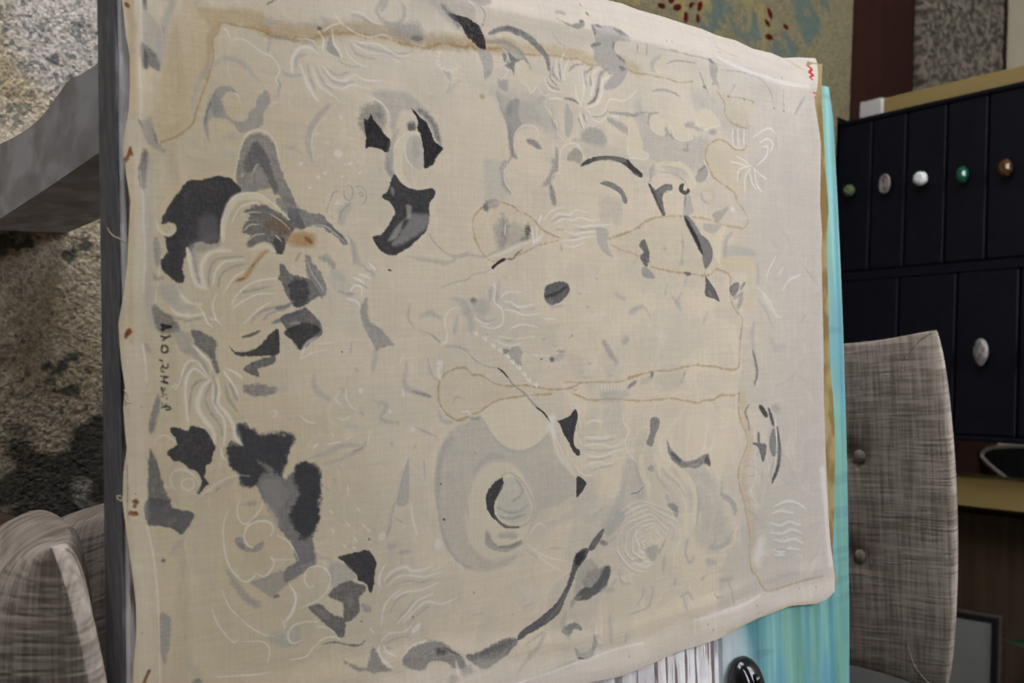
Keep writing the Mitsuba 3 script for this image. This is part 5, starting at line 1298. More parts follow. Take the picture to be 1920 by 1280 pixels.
sm 0.53 7.1 6 0 1 35,7563 173,7658 267,7757
sm 0.44 9 7.2 0 1 43,7872 15,7937
sG 0.53 3.6 3.6 0 1 267,7737 327,7744
sw 0.7 2.1 1.7 0 1 512,7520 580,7525
sw 0.7 2.1 1.7 0 1 515,7569 582,7574
sw 0.7 2.1 1.7 0 1 517,7618 585,7623
sw 0.7 2.1 1.7 0 1 520,7667 588,7672
sw 0.7 2.1 1.7 0 1 523,7716 591,7722
sw 0.7 2.1 1.7 0 1 525,7766 594,7771
sw 0.7 2.1 1.7 0 1 528,7816 597,7821
sw 0.7 2.2 1.7 0 1 531,7866 599,7872
sW 0.48 2.2 1.5 0 1 834,7846 955,7834 1053,7920 1184,7850 1325,7896 1438,8030
sG 0.62 1.5 1.5 0 1 350,7170 375,7208 356,7248
sG 0.62 1.5 1.5 0 1 412,7245 438,7284 419,7324
sG 0.62 1.5 1.5 0 1 536,7084 561,7122 543,7161
sG 0.62 1.6 1.6 0 1 253,7312 278,7350 259,7391
sG 0.62 1.6 1.6 0 1 401,7627 427,7667 407,7709
sG 0.62 1.5 1.5 0 1 -29,6657 -5,6693 -24,6731
sG 0.62 1.5 1.5 0 1 47,6821 71,6857 52,6896
sK 0.6 1.2 0.6 0 1 1108,5743 1117,5753
sK 0.6 1.2 0.6 0 1 -83,5950 -75,5960
pM 0.8 0 1.7 0 0 957,8270 960,8396 1046,8410 1149,8338 1277,8283 1232,8187 1111,8252
pM 0.78 0 2.7 0 0 1213,8532 1315,8577 1407,8664 1487,8775 1518,8867 1505,9009 1466,9155 1469,9252 1613,9274 1568,9150 1612,9028 1582,8864 1586,8747 1508,8636 1388,8551
sD 0.5 5.8 4.2 0 1 1393,8596 1503,8751
sD 0.55 8.8 4 0 1 1500,9202 1586,9246
sg 0.4 3.9 3.9 0 1 1568,8912 1569,9078
sM 0.75 4.5 1.9 0 1 476,8304 415,8334
sm 0.66 4.7 2.2 0 1 568,7932 507,8063
sm 0.66 1.9 1.6 0 1 574,8797 409,8903
sG 0.44 7.4 5.5 0 1 529,8127 477,8326
sM 0.8 5.1 2.1 0 1 225,10156 381,10201 519,10220 667,10159
sM 0.7 2.8 1.4 0 1 902,10046 998,9963 1121,10016 1232,10024
pD 0.85 0 1.3 0 0 935,10238 940,10306 1065,10413 1095,10357 1002,10262
sD 0.8 5.3 1.8 0 1 976,10426 1105,10482 1221,10522
pM 0.82 0 1.8 0 0 1239,10535 1372,10561 1566,10578 1618,10487 1464,10419 1328,10453
sT 0.8 6.6 2.2 0 1 1235,10596 1518,10631 1759,10590 1950,10456
sD 0.5 5.3 2.2 0 1 1726,10606 1945,10456
sm 0.53 3.1 2.5 0 1 1647,10513 1862,10419
sV 0.6 2.2 1.1 0 1 1128,10563 1391,10582 1701,10538
sT 0.8 5.2 1.7 0 1 1270,10207 1411,10213
pT 0.82 0 1.7 0 0 1407,10072 1410,10200 1439,10338 1528,10361 1666,10280 1550,10233 1450,10171
sG 0.48 2.2 2.2 0 1 1728,10291 1893,10228
sG 0.48 2.2 2.2 0 1 1808,10395 1936,10306
sG 0.48 2.1 2.1 0 1 1754,9892 1675,9948 1708,10104 1788,10207
sG 0.48 2.1 2.1 0 1 1810,9941 1830,10124
sG 0.48 2.2 2.2 0 1 1133,10624 1239,10646
sG 0.48 2.3 2.3 0 1 573,10994 797,10867
sG 0.48 2.3 2.3 0 1 335,11299 620,10877 709,10564
sG 0.48 2.3 2.3 0 1 574,11023 735,11366
sG 0.48 2.2 2.2 0 1 1573,10656 1774,10899
sG 0.48 2.2 2.2 0 1 1884,10611 2052,10856
sG 0.48 2.1 2.1 0 1 1022,9826 1175,9844
sm 0.53 11 7.5 0 1 966,10495 1013,10658
sB 0.85 8.8 2.7 0 1 1343,8407 1485,8411 1616,8540 1768,8692 1940,8799 2263,8818
sB 0.85 9 2.7 0 1 1505,8613 1670,8813 1829,8946 1979,8986 2265,8948
sB 0.85 8.5 2.6 0 1 1346,8110 1482,8081 1642,8139 1729,8222
sB 0.85 8.6 2.6 0 1 1382,8327 1669,8380
sG 0.57 3.4 3.4 0 1 1533,8420 1653,8515 1757,8670 1943,8823
sG 0.57 3.5 3.5 0 1 1837,9017 1985,9033 2273,9007
sG 0.57 3.4 3.4 0 1 1476,8322 1651,8358 1828,8529
sG 0.57 3.3 3.3 0 1 1445,8019 1600,8033 1717,8113
sm 0.62 6.3 3.7 0 1 1529,8210 1534,8286
sT 0.6 1.8 0.9 0 1 1785,7917 1783,8024 1732,8117
pM 0.65 0 2.7 0 0 1982,8499 1996,8635 2100,8680 2151,8646 2072,8585
sG 0.62 4.5 4.5 0 1 1869,8482 1972,8545
sm 0.57 7 4.1 0 1 1979,9448 2074,9619 2204,9714 2258,9685
sG 0.53 4.1 4.1 0 1 1825,9481 1970,9448
sw 0.42 2.8 2.2 0 1 2209,8019 2192,8084 2206,8100 2224,8095 2224,8149 2214,8225 2221,8235 2262,8213 2310,8239 2326,8274
sG 0.35 2.2 2.2 0 1 2235,8026 2217,8091 2232,8107 2250,8103 2250,8157 2240,8232 2247,8243 2287,8221 2336,8246 2352,8281
sW 0.37 2.8 1.9 0 1 2173,7986 2164,8038 2176,8047 2181,8093 2174,8195 2174,8263 2209,8265 2272,8283 2320,8338 2330,8341
sG 0.35 2.2 2.2 0 1 2199,7993 2190,8045 2202,8055 2207,8100 2200,8203 2200,8270 2235,8273 2298,8291 2346,8345 2356,8348
sw 0.42 2.8 2.2 0 1 2145,7939 2137,7969 2138,8004 2128,8111 2120,8231 2141,8283 2204,8310 2277,8378 2318,8430 2333,8393
sG 0.35 2.2 2.2 0 1 2170,7946 2163,7976 2163,8012 2154,8118 2146,8239 2167,8291 2230,8318 2303,8386 2345,8438 2360,8401
sW 0.37 2.8 1.9 0 1 2122,7865 2106,7893 2089,7983 2067,8133 2068,8245 2116,8302 2198,8382 2270,8482 2309,8506 2347,8449
sG 0.35 2.2 2.2 0 1 2148,7873 2132,7901 2114,7990 2093,8140 2094,8253 2142,8310 2224,8390 2296,8490 2335,8514 2373,8456
sw 0.42 2.8 2.2 0 1 2101,7772 2067,7830 2029,7977 2004,8139 2023,8243 2095,8340 2184,8477 2250,8576 2301,8570 2376,8525
sG 0.35 2.2 2.2 0 1 2126,7779 2092,7837 2055,7984 2030,8147 2049,8251 2121,8347 2210,8485 2277,8584 2327,8577 2402,8533
sW 0.37 2.8 2 0 1 2074,7676 2017,7787 1963,7968 1944,8122 1986,8243 2072,8404 2157,8574 2223,8651 2303,8642 2420,8631
sG 0.35 2.2 2.2 0 1 2099,7683 2042,7794 1988,7976 1970,8129 2011,8251 2098,8412 2183,8582 2250,8659 2329,8649 2446,8639
sw 0.42 2.8 2.2 0 1 2042,7599 1960,7758 1898,7942 1894,8091 1953,8263 2040,8482 2117,8653 2199,8714 2320,8734 2468,8750
sG 0.35 2.2 2.2 0 1 2067,7606 1985,7765 1924,7949 1920,8098 1979,8270 2066,8490 2144,8660 2225,8721 2347,8742 2495,8758
sW 0.53 2.3 1.6 0 1 2346,8114 2355,8110 2364,8075 2379,8063 2400,8085 2416,8081 2430,8085 2446,8129 2453,8151
sG 0.4 1.9 1.9 0 1 2366,8100 2376,8096 2385,8060 2400,8048 2421,8071 2436,8066 2450,8070 2467,8114 2474,8136
sW 0.53 2.3 1.6 0 1 2294,8092 2308,8047 2329,7995 2362,7995 2398,8003 2430,7998 2463,8039 2491,8099 2504,8130
sG 0.4 1.9 1.9 0 1 2315,8078 2329,8032 2349,7980 2383,7980 2419,7988 2450,7983 2484,8024 2512,8084 2525,8115
sW 0.53 2.3 1.6 0 1 2233,8056 2253,7968 2290,7916 2342,7911 2395,7898 2448,7914 2502,7986 2542,8051 2565,8113
sG 0.4 1.9 1.9 0 1 2254,8042 2273,7953 2310,7901 2362,7897 2415,7884 2469,7899 2523,7972 2562,8036 2585,8099
sW 0.53 2.3 1.6 0 1 2161,8003 2191,7886 2247,7833 2317,7803 2391,7782 2471,7829 2545,7916 2599,7993 2636,8109
sG 0.4 1.9 1.9 0 1 2182,7988 2211,7871 2267,7819 2337,7789 2411,7768 2491,7815 2565,7901 2619,7978 2656,8094
sW 0.53 2.3 1.6 0 1 2080,7938 2124,7808 2198,7736 2287,7674 2388,7665 2496,7736 2590,7825 2663,7937 2717,8109
sG 0.4 1.9 1.9 0 1 2101,7923 2144,7794 2218,7722 2308,7660 2409,7651 2516,7722 2610,7810 2684,7922 2737,8094
sW 0.53 2.6 1.8 0 1 2513,7883 2586,8050 2621,8267
sW 0.53 2.6 1.8 0 1 2577,7901 2654,8090 2633,8244
sW 0.53 2.6 1.8 0 1 2472,8013 2527,8162
sW 0.53 2.5 1.8 0 1 2207,7982 2312,7967 2415,8037
pm 0.5 0 4.5 0 0 2455,8100 2443,8320 2606,8268 2611,8201
sm 0.48 4.1 2.6 0 1 2399,8445 2537,8326
sm 0.44 3.6 2.9 0 1 2550,7923 2589,8072
sV 0.4 3.8 1.9 0 1 2265,10452 2231,10732 2277,10958 2392,11155
sG 0.31 3.1 3.1 0 1 2296,10451 2263,10731 2309,10956 2424,11153
sV 0.4 3.8 1.9 0 1 2348,10420 2342,10642 2411,10893
sG 0.31 3.1 3.1 0 1 2379,10419 2374,10640 2442,10891
sV 0.4 3.8 1.9 0 1 2465,10387 2530,10604 2501,10774 2589,11027
sG 0.31 3.1 3.1 0 1 2495,10385 2561,10602 2532,10773 2621,11026
sV 0.4 3.8 1.9 0 1 2585,10380 2638,10626 2614,10825 2704,11079
sG 0.31 3.1 3.1 0 1 2616,10379 2669,10624 2645,10823 2736,11077
sV 0.4 3.8 1.9 0 1 2679,10430 2746,10648 2745,10875 2845,11071
sG 0.31 3.1 3.1 0 1 2710,10428 2777,10647 2776,10873 2877,11070
sV 0.4 3.8 1.9 0 1 2816,10423 2881,10613 2850,10755 2903,10981
sG 0.31 3.1 3.1 0 1 2847,10421 2912,10611 2882,10753 2935,10979
sV 0.4 3.8 1.9 0 1 2889,10446 2924,10667
sG 0.31 3.1 3.1 0 1 2920,10445 2955,10665
sm 0.44 2.2 1.8 0 1 2833,10477 2850,10643 2885,10753
sG 0.44 2.8 2.8 0 1 2863,11426 3029,11327 3095,11175
sV 0.5 19.3 17.2 0 1 2651,10241 2838,10124 2935,10092
sG 0.62 4.4 3.1 0 1 2609,9194 2575,9294 2447,9313
sG 0.62 6.1 4.3 0 1 2633,9242 2605,9491 2479,9648
sG 0.62 4.3 3 0 1 2626,8789 2711,8820 2721,8878 2663,8916
sG 0.62 3.9 2.7 0 1 2654,8764 2499,8795 2427,8845
sG 0.62 2.8 2 0 1 3168,9264 3234,9309 3244,9408
sG 0.62 6.1 4.3 0 1 3035,9394 3058,9618
sG 0.62 4.5 3.2 0 1 3078,9542 3235,9584 3407,9613
sG 0.62 2.9 2.1 0 1 2885,8177 2953,8207 3083,8157 3132,8089 3154,7810
sG 0.62 2.9 2 0 1 2862,8048 2969,8043 3073,7941
sG 0.62 12 8.4 0 1 2747,9139 2807,9306
sG 0.62 2.7 1.9 0 1 3112,8649 3074,8790
sG 0.62 3.9 2.7 0 1 3058,8791 3186,8878
sG 0.62 5.6 4 0 1 2569,8425 2752,8394
sG 0.62 3.2 2.2 0 1 1921,9036 2099,9039 2302,8981
sG 0.62 5.4 3.7 0 1 1987,9447 2111,9642 2237,9712
sG 0.62 4.3 3 0 1 2210,9894 2319,10072 2416,10160
sG 0.62 4 2.8 0 1 2912,9155 2972,9031
sG 0.62 3.8 2.7 0 1 2880,8591 2970,8564
sG 0.62 3.9 2.7 0 1 3125,8717 3291,8756
sB 0.7 5.3 3.2 0 1 2688,9387 2628,9641 2486,9699
sB 0.7 5.2 3.1 0 1 2784,8875 2707,9093 2744,9534
sB 0.7 5.1 3.1 0 1 2786,8596 2852,8801 2916,9082 2974,9422
pT 0.9 0 0.7 0.8 0 1182,2480 1204,2656 1266,2691 1304,2781 1323,2839 1366,2865 1452,2811 1499,2750 1440,2682 1400,2546 1367,2473
sm 0.31 4.7 3.5 1.2 1 1387,2638 1375,2720
sW 0.63 1.4 1 0 1 1340,3167 1489,3112 1695,3120 1846,3162 1955,3246 1990,3308 1957,3371 1928,3374
sW 0.63 1.4 1 0 1 1927,3387 1970,3463 1920,3531 1863,3559 1815,3532 1845,3586 1869,3767
sW 0.63 1.3 0.9 0 1 1291,3257 1386,3238 1476,3276 1485,3339 1389,3445 1319,3476
sW 0.63 1.5 1.1 0 1 1629,3528 1578,3563 1512,3532 1482,3429 1519,3325 1612,3294 1685,3332 1703,3370
sW 0.63 1.3 0.9 0 1 1632,3594 1689,3685 1781,3750 1895,3793
sW 0.63 1.8 1.3 0 1 2098,3697 2183,3751 2318,3730 2386,3660 2395,3613
sW 0.63 1.4 1 0 1 2280,3222 2402,3345 2484,3471 2499,3576 2444,3638 2394,3606
sW 0.63 1.1 0.8 0 1 2013,3082 2167,3138 2274,3222
sW 0.63 1.3 0.9 0 1 2490,3240 2531,3430 2624,3492 2728,3462
sW 0.63 1.2 0.9 0 1 2163,2991 2317,3046 2477,3165 2459,3218
sW 0.63 1.3 0.9 0 1 2739,3007 2773,3204 2802,3382 2811,3499
pm 0.8 0 1.5 0 0 1612,3208 1690,3245 1746,3355 1724,3449 1668,3464 1679,3409 1709,3369 1678,3307 1596,3269
sM 0.5 3.7 2.2 0 1 1640,3232 1698,3293
sm 0.57 6.3 4.3 0 1 1866,3136 2013,3219 2138,3303 2220,3416
pm 0.7 0 2.1 1 0 1999,3346 1967,3516 1940,3649 1915,3799 2015,3795 2089,3644 2171,3548 2111,3458 2042,3383
sT 0.7 1.8 0.9 0 1 2160,3542 2166,3601
sG 0.53 3.8 2.5 0 1 1486,3352 1452,3456 1492,3573
sm 0.44 5 3.8 0 1 1325,3332 1322,3409
sm 0.53 6.4 3.9 0 1 1322,3500 1469,3587 1562,3623
pm 0.72 0 2.8 0.9 0 2114,2556 2165,2640 2259,2643 2525,2588 2412,2546 2239,2546
sD 0.6 2.8 1.2 0 1 1682,2593 1702,2610
sG 0.53 3.5 3.5 0 1 1686,2548 1670,2594
sG 0.44 4.7 2.8 0 1 1525,2785 1596,2712 1656,2652
sG 0.44 7.2 4.8 0 1 2518,2763 2673,2828 2778,2873
sT 0.5 4.8 2.9 0 1 2738,2802 2743,2874
sg 0.45 2.2 2.2 0 1 1282,2997 1482,2893 1731,2825 1982,2781
sg 0.45 2.2 2.2 0 1 1772,2931 1924,2987 2158,2966
sg 0.45 2.1 2.1 0 1 1927,2736 2035,2686 2146,2659
sg 0.45 2.1 2.1 0 1 2044,2862 2295,2818
sg 0.45 2.1 2.1 0 1 1491,2554 1688,2559 2011,2560
pG 0.6 0 3.4 0 0 2502,3470 2461,3630 2466,3779 2628,3773 2622,3625
sW 0.53 1.3 0.9 0 1 2438,3766 2470,3677 2554,3661 2602,3706 2597,3774
sS 0.5 1.7 0.9 0 1 1977,3151 1986,3163
sG 0.35 3.7 3 0 1 2318,3108 2323,3195
sW 0.44 1.6 1.2 0 0 1388,2478 1682,2525 2008,2543 2353,2542 2675,2537
pD 0.95 0 0.7 0.7 0 1912,4177 1903,4286 1896,4464 1941,4522 2028,4570 2118,4553 2247,4533 2305,4500 2206,4452 2167,4379 2112,4363 2026,4282 1959,4226
pG 0.7 0 2.8 0 0 1963,4097 1987,4239 2110,4352 2165,4291 2176,4131 2115,4077
pT 0.8 0 1.9 0.8 0 2249,4072 2178,4146 2150,4277 2188,4363 2234,4458 2293,4419 2336,4370 2430,4381 2510,4307 2519,4219 2424,4211 2346,4211 2300,4141
sm 0.44 5.6 4.2 0 1 2321,4285 2385,4283
pT 0.8 0 1.6 0.8 0 2320,3873 2316,3999 2411,4080 2475,4206 2558,4235 2644,4210 2625,4150 2536,4061 2427,3966
pm 0.4 0 2.7 0 0 2315,3915 2393,4052 2475,4077 2402,3967
pM 0.75 0 1.8 0 0 1941,3656 1899,3779 1885,3931 1940,3957 1988,3858 2038,3747 2053,3652
pm 0.6 0 2 0 0 2381,4400 2425,4488 2473,4501 2466,4427
sW 0.66 1.5 1 0 1 2128,3936 2137,3880 2067,3841 1977,3872 1961,3963 2008,4055 2105,4094 2212,4048 2272,3944 2307,3791
sW 0.66 2 1.4 0 1 2086,3698 2170,3744 2269,3738 2385,3660
sW 0.66 1.5 1 0 1 2594,3787 2605,3712 2533,3668 2453,3718 2438,3827 2465,3951
sW 0.66 1.5 1 0 1 2673,3922 2626,4001 2631,4114 2668,4170
sW 0.66 1.5 1 0 1 2744,3680 2744,3830 2672,3915
sW 0.66 1.2 0.9 0 1 2498,3936 2552,4075 2630,4143
sW 0.66 2.2 1.5 0 1 2633,4601 2466,4638 2371,4735 2323,4846
sW 0.66 2.9 2 0 1 2312,4599 2166,4601 2063,4662
sW 0.66 3.5 2.5 0 1 2214,4648 2140,4744 2123,4885 2174,4963 2182,5091 2157,5206
sW 0.66 2.1 1.5 0 1 2273,4677 2204,4803 2212,4945 2253,5088 2242,5302
sW 0.66 2.4 1.7 0 1 2404,4733 2363,4876 2373,5083 2335,5257
sW 0.66 2.1 1.5 0 1 2648,4778 2547,4916 2470,5015 2433,5187
sW 0.66 2.6 1.8 0 1 2647,4841 2559,4979 2499,5111 2549,5273 2532,5459
sW 0.66 2.3 1.6 0 1 2771,4596 2720,4690 2736,4845 2700,4934
sW 0.66 3.7 2.6 0 1 2801,4580 2890,4561 2970,4619 3046,4708
sW 0.66 2 1.4 0 1 2809,4617 2886,4653 2954,4758
sW 0.66 1.8 1.2 0 1 2971,4804 2891,4934 2877,5095
sW 0.66 1.7 1.2 0 1 2621,4481 2683,4523
sW 0.66 1.8 1.2 0 1 1507,4973 1687,4990 1843,5032
sV 0.7 5.4 2.1 0 1 2762,4939 2696,5038
sG 0.57 1.7 1.2 0 1 2244,4662 2180,4758 2158,4868
sG 0.57 2.1 1.5 0 1 2276,4769 2258,4896 2299,5054 2286,5218
sG 0.57 2 1.4 0 1 2518,4698 2415,4795 2382,4907
sG 0.57 2.1 1.4 0 1 2603,4788 2517,4901 2451,4983
sG 0.57 2.4 1.7 0 1 2675,4879 2595,5026 2549,5141
sG 0.57 2 1.4 0 1 2257,4585 2315,4614
sG 0.57 2.3 1.6 0 1 2801,4641 2784,4749 2790,4906
sG 0.57 2 1.4 0 1 2844,4654 2870,4715
sG 0.57 2.8 1.9 0 1 2840,5081 2946,5257 3069,5437
sG 0.57 3.2 2.2 0 1 1818,4679 1718,4729 1562,4766 1485,4800
sG 0.57 3.7 2.6 0 1 1546,5281 1800,5312 2006,5379 2157,5491 2260,5642
sG 0.57 2 1.4 0 1 1646,4794 1700,4886
sG 0.57 4.4 3.1 0 1 1973,4812 1979,4938
sG 0.57 7.3 5.1 0 1 1916,4706 1890,4800
sM 0.75 1.7 0.8 0.4 1 2674,3985 2678,4113 2734,4255 2763,4371 2729,4427
sT 0.5 1.4 0.7 0 1 2738,4255 2762,4386
pM 0.65 0 2.8 0.9 0 2867,4192 2942,4320 2972,4422 2895,4463 2826,4510 2903,4560 3009,4617 3066,4692 3037,4495 2974,4319
pM 0.7 0 3 0.9 0 2987,4816 2914,4917 2891,5062 2915,5242 2999,5372 3108,5486 3207,5520 3229,5430 3112,5283 3082,5120 3132,5037 3089,4878
sD 0.6 6.7 4.6 0 1 2991,5206 3026,5304
sT 0.6 2.5 1.2 0 1 2981,5289 3087,5453
sm 0.62 9.4 6.3 1.6 1 3248,5480 3275,5600
sm 0.44 7.7 6.2 0 1 3306,5309 3316,5410
sW 0.53 1.7 1.2 0 1 1491,4387 1510,4410 1529,4415
sg 0.5 1.7 1.7 0 1 1507,4449 1528,4469
sW 0.53 1.7 1.2 0 1 1620,4280 1639,4302 1658,4307
sg 0.5 1.7 1.7 0 1 1637,4340 1658,4360
sW 0.53 1.7 1.2 0 1 1702,4483 1721,4506 1740,4512
sg 0.5 1.7 1.7 0 1 1719,4546 1740,4566
sW 0.53 1.7 1.2 0 1 1808,4229 1827,4251 1846,4256
sg 0.5 1.7 1.7 0 1 1825,4289 1847,4309
sW 0.53 1.7 1.2 0 1 1767,4347 1787,4370 1806,4375
sg 0.5 1.7 1.7 0 1 1784,4409 1806,4428
sW 0.53 1.7 1.2 0 1 1791,4480 1810,4503 1830,4508
sg 0.5 1.7 1.7 0 1 1808,4542 1830,4563
sW 0.53 1.6 1.1 0 1 1481,4112 1499,4134 1518,4139
sg 0.5 1.6 1.6 0 1 1497,4171 1517,4191
sW 0.53 1.7 1.2 0 1 1843,4330 1863,4352 1882,4357
sg 0.5 1.7 1.7 0 1 1861,4391 1882,4411
sW 0.53 1.7 1.2 0 1 1656,4440 1675,4463 1694,4469
sg 0.5 1.7 1.7 0 1 1673,4502 1694,4523
sW 0.53 1.6 1.1 0 1 1650,4120 1669,4142 1687,4147
sg 0.5 1.6 1.6 0 1 1666,4179 1687,4199
sW 0.53 7.2 2.9 0 1 1804,4626 1788,4657
sV 0.5 9.2 4.6 0 1 1933,5265 1991,5279
sK 0.85 2.3 0.8 0 1 1724,5342 1739,5351
sS 0.85 2.2 0.7 0 1 2608,4948 2623,4957
sM 0.85 2.1 0.7 0 1 1796,4501 1810,4509
sS 0.85 2.1 0.7 0 1 2538,4393 2553,4401
sG 0.44 3.5 2.7 0 1 1864,3959 1903,4042 1945,4140
sw 0.8 3.7 3 0 1 3135,5417 3280,5436
pM 0.85 0 2.3 0.8 0 3119,5537 3114,5720 3076,5899 3053,6082 3097,6200 3152,6151 3223,6038 3270,5891 3295,5747 3228,5645
sT 0.6 6.5 4.9 0 1 3135,5736 3110,5988 3097,6135
pg 0.4 0 4.9 0 0 3186,5647 3212,5893 3187,6039 3288,5908 3305,5729
pT 0.95 0 0.9 0.7 0 3089,6200 3037,6231 2986,6346 2918,6540 2832,6721 2721,6845 2598,6931 2498,6976 2410,7001 2315,7087 2288,7192 2337,7227 2421,7165 2512,7058 2625,6995 2774,6887 2911,6801 2990,6664 3043,6477 3081,6304 3108,6218
sK 0.7 10.8 5.4 0 1 2447,7040 2340,7148
pm 0.35 0 2.4 0 0 2857,6759 2728,6885 2842,6840 2973,6655 2999,6556
pT 0.88 0 1.1 0 0 2298,7229 2223,7300 2142,7410 2130,7475 2211,7432 2267,7383 2327,7316 2338,7252
sM 0.7 5.6 3 0 1 2262,7404 2302,7510
sG 0.53 3.7 3.7 0 1 2289,7532 2242,7643
pG 0.6 0 3.8 0 0 2122,7475 2046,7608 1943,7679 2009,7809 2112,7737 2226,7535
pM 0.6 0 5.5 0 0 2649,7134 2558,7242 2552,7391 2549,7520 2640,7537 2739,7382 2780,7170
pT 0.9 0 2.6 0.7 0 2811,7003 2730,7110 2736,7276 2646,7386 2562,7455 2552,7537 2644,7541 2756,7478 2817,7357 2862,7176 2852,7042
sm 0.62 5.4 2.9 0 1 2814,7106 2840,6992 2903,6958
pG 0.5 0 4.8 0 0 2766,7445 2829,7616 2841,7506 2818,7379
pm 0.45 0 5.4 0 0 2515,7078 2419,7249 2560,7348 2652,7155 2765,7087 2765,7005
pM 0.75 0 1.8 0 0 3144,6806 3092,6869 3078,6991 3134,7075 3186,7085 3150,6988 3199,6904
pm 0.65 0 2.5 0 0 3336,6969 3412,7037 3418,7099 3410,7204 3266,7263 3308,7314 3436,7255 3495,7200 3500,7033 3439,6985
sK 0.6 1.8 0.9 1.1 1 3457,6994 3487,7096 3495,7200
sG 0.53 7.1 4.6 0 1 3496,6691 3501,6850 3486,6952
sG 0.53 5.1 4.1 0 1 3169,6300 3096,6552 3221,6469 3320,6312 3433,6158
sG 0.53 5.3 4.6 0 1 2940,6876 3084,6829 3257,6922
sW 0.44 2.6 1.8 0 1 3137,7321 3304,7293 3384,7374
sG 0.44 5.6 4.9 0 1 3096,7516 3411,7502
sG 0.44 4.6 3.8 0 1 3350,7746 3457,7718
sW 0.62 2.9 2.1 0 0 3526,6117 3514,6380 3512,6730 3504,7033 3504,7220 3488,7563 3506,7986
sg 0.5 2.8 2.8 0 1 3510,6266 3505,6534 3501,6850
sH 0.5 20 10.9 0 0 3650,6450 3626,6926 3581,7343 3611,7981
sW 0.44 2.1 1.5 0 1 2131,6383 2261,6550 2359,6781 2400,6940
sW 0.44 2 1.4 0 1 2069,6367 1942,6525 1988,6640
sW 0.44 2.1 1.5 0 1 2270,6511 2385,6662 2490,6835
sG 0.4 2.7 2.4 0 1 2187,6362 2300,6510
sG 0.4 2.8 2.4 0 1 2219,6669 2250,6866
sG 0.4 2.7 2.4 0 1 2780,6279 2754,6451
sG 0.4 2.6 2.2 0 1 2731,5648 2744,5788
sG 0.4 3 2.6 0 1 1961,7333 1873,7508
sG 0.4 2.5 2.2 0 1 1589,5626 1761,5636
sS 0.6 2.2 1.1 0 1 2507,5671 2520,5681
sY 0.5 1.7 0.8 0 1 2823,6147 2832,6165
sS 0.6 1.9 1 0 1 3599,7745 3614,7760
sG 0.48 3.8 2.7 0 1 2614,7670 2765,7707 2808,7861
sG 0.48 3.8 2.6 0 1 2706,7643 2785,7552
sH 0.5 19.6 13 0 0 3479,9054 3477,9546 3425,10066 3452,10582 3494,11300 3465,11543
sV 0.5 5.3 4.1 0 1 3425,8866 3432,9398 3410,9805 3351,10124
sS 0.6 1.8 0.8 0 1 3511,9103 3534,9121
sS 0.6 1.8 0.8 0 1 3593,9183 3616,9202
sS 0.6 2 0.9 0 1 3318,10875 3343,10896
sS 0.6 2 0.9 0 1 3396,10913 3421,10935
sS 0.6 2.1 0.9 0 1 3443,11276 3469,11299
sS 0.6 1.9 0.9 0 1 3459,10028 3483,10047
sS 0.6 1.9 0.9 0 1 3549,10036 3573,10056
sV 0.5 9.5 7.1 0 0 1892,11511 2446,11570 3180,11590
sy 0.5 1.9 0.9 0 0 1903,11617 2361,11621 2666,11573
sS 0.7 9.6 4.8 0 1 3443,11729 3549,11707 3618,11580
sy 0.6 3.5 3 0 0 3687,9435 3643,9793 3615,10163 3582,10715 3664,11291
sH 0.3 14.5 6.8 0 0 -2895,2520 -2352,2515 -1743,2482 -1052,2472 -447,2439 154,2411 798,2415 1443,2418 1962,2435 2692,2427
sy 0.6 6.1 4.3 0 0 -2887,2478 -2608,2490 -2304,2475 -1915,2471
sy 0.5 4.3 3.4 0 0 -1567,2447 -1050,2438 -576,2406 -104,2403
sR 0.85 3.4 1.1 0.6 0 -1653,2437 -1600,2423 -1555,2401
sR 0.85 2.6 1.1 0.6 0 -1640,2437 -1602,2452
sR 0.85 3.4 1.1 0.6 0 -195,2385 -140,2358
sR 0.85 3.8 1.1 0.6 0 -186,2389 -161,2367
sR 0.85 3 1.1 0.6 0 1174,2394 1220,2384
sR 0.85 2.1 1.1 0.6 0 1176,2373 1188,2406
sR 0.85 3.8 1.1 0.6 0 1267,2349 1276,2390
sR 0.85 2.6 1.1 0.6 0 2551,2449 2596,2422 2650,2395
sR 0.85 3 1.1 0.6 0 -2817,2451 -2806,2459
sR 0.6 1.7 0.9 0 1 -1537,2388 -1511,2391
sS 0.6 1.3 0.9 0 1 2229,2392 2241,2409
sM 0.6 0.8 0.6 0 1 825,2331 1004,2333 1217,2326 1324,2331
sM 0.7 0.8 0.6 0 1 6,2374 11,2378
sM 0.7 0.8 0.6 0 1 126,2366 130,2370
sM 0.7 0.9 0.6 0 1 424,2465 428,2469
sM 0.7 0.9 0.6 0 1 1118,2392 1123,2396
sM 0.7 0.9 0.6 0 1 1353,2388 1358,2392
sM 0.7 0.9 0.6 0 1 611,2429 615,2433"""
COL = {'B':(196,182,158),'b':(186,170,142),'G':(160,153,145),'g':(174,166,153),'D':(58,56,57),'M':(110,106,104),'m':(138,132,127),'W':(212,203,193),'V':(212,205,199),'Y':(150,121,82),'y':(175,153,120),'R':(108,66,36),'r':(176,40,38),'K':(40,38,40),'H':(196,183,171),'w':(203,191,174),'S':(150,112,72),'T':(86,83,83)}

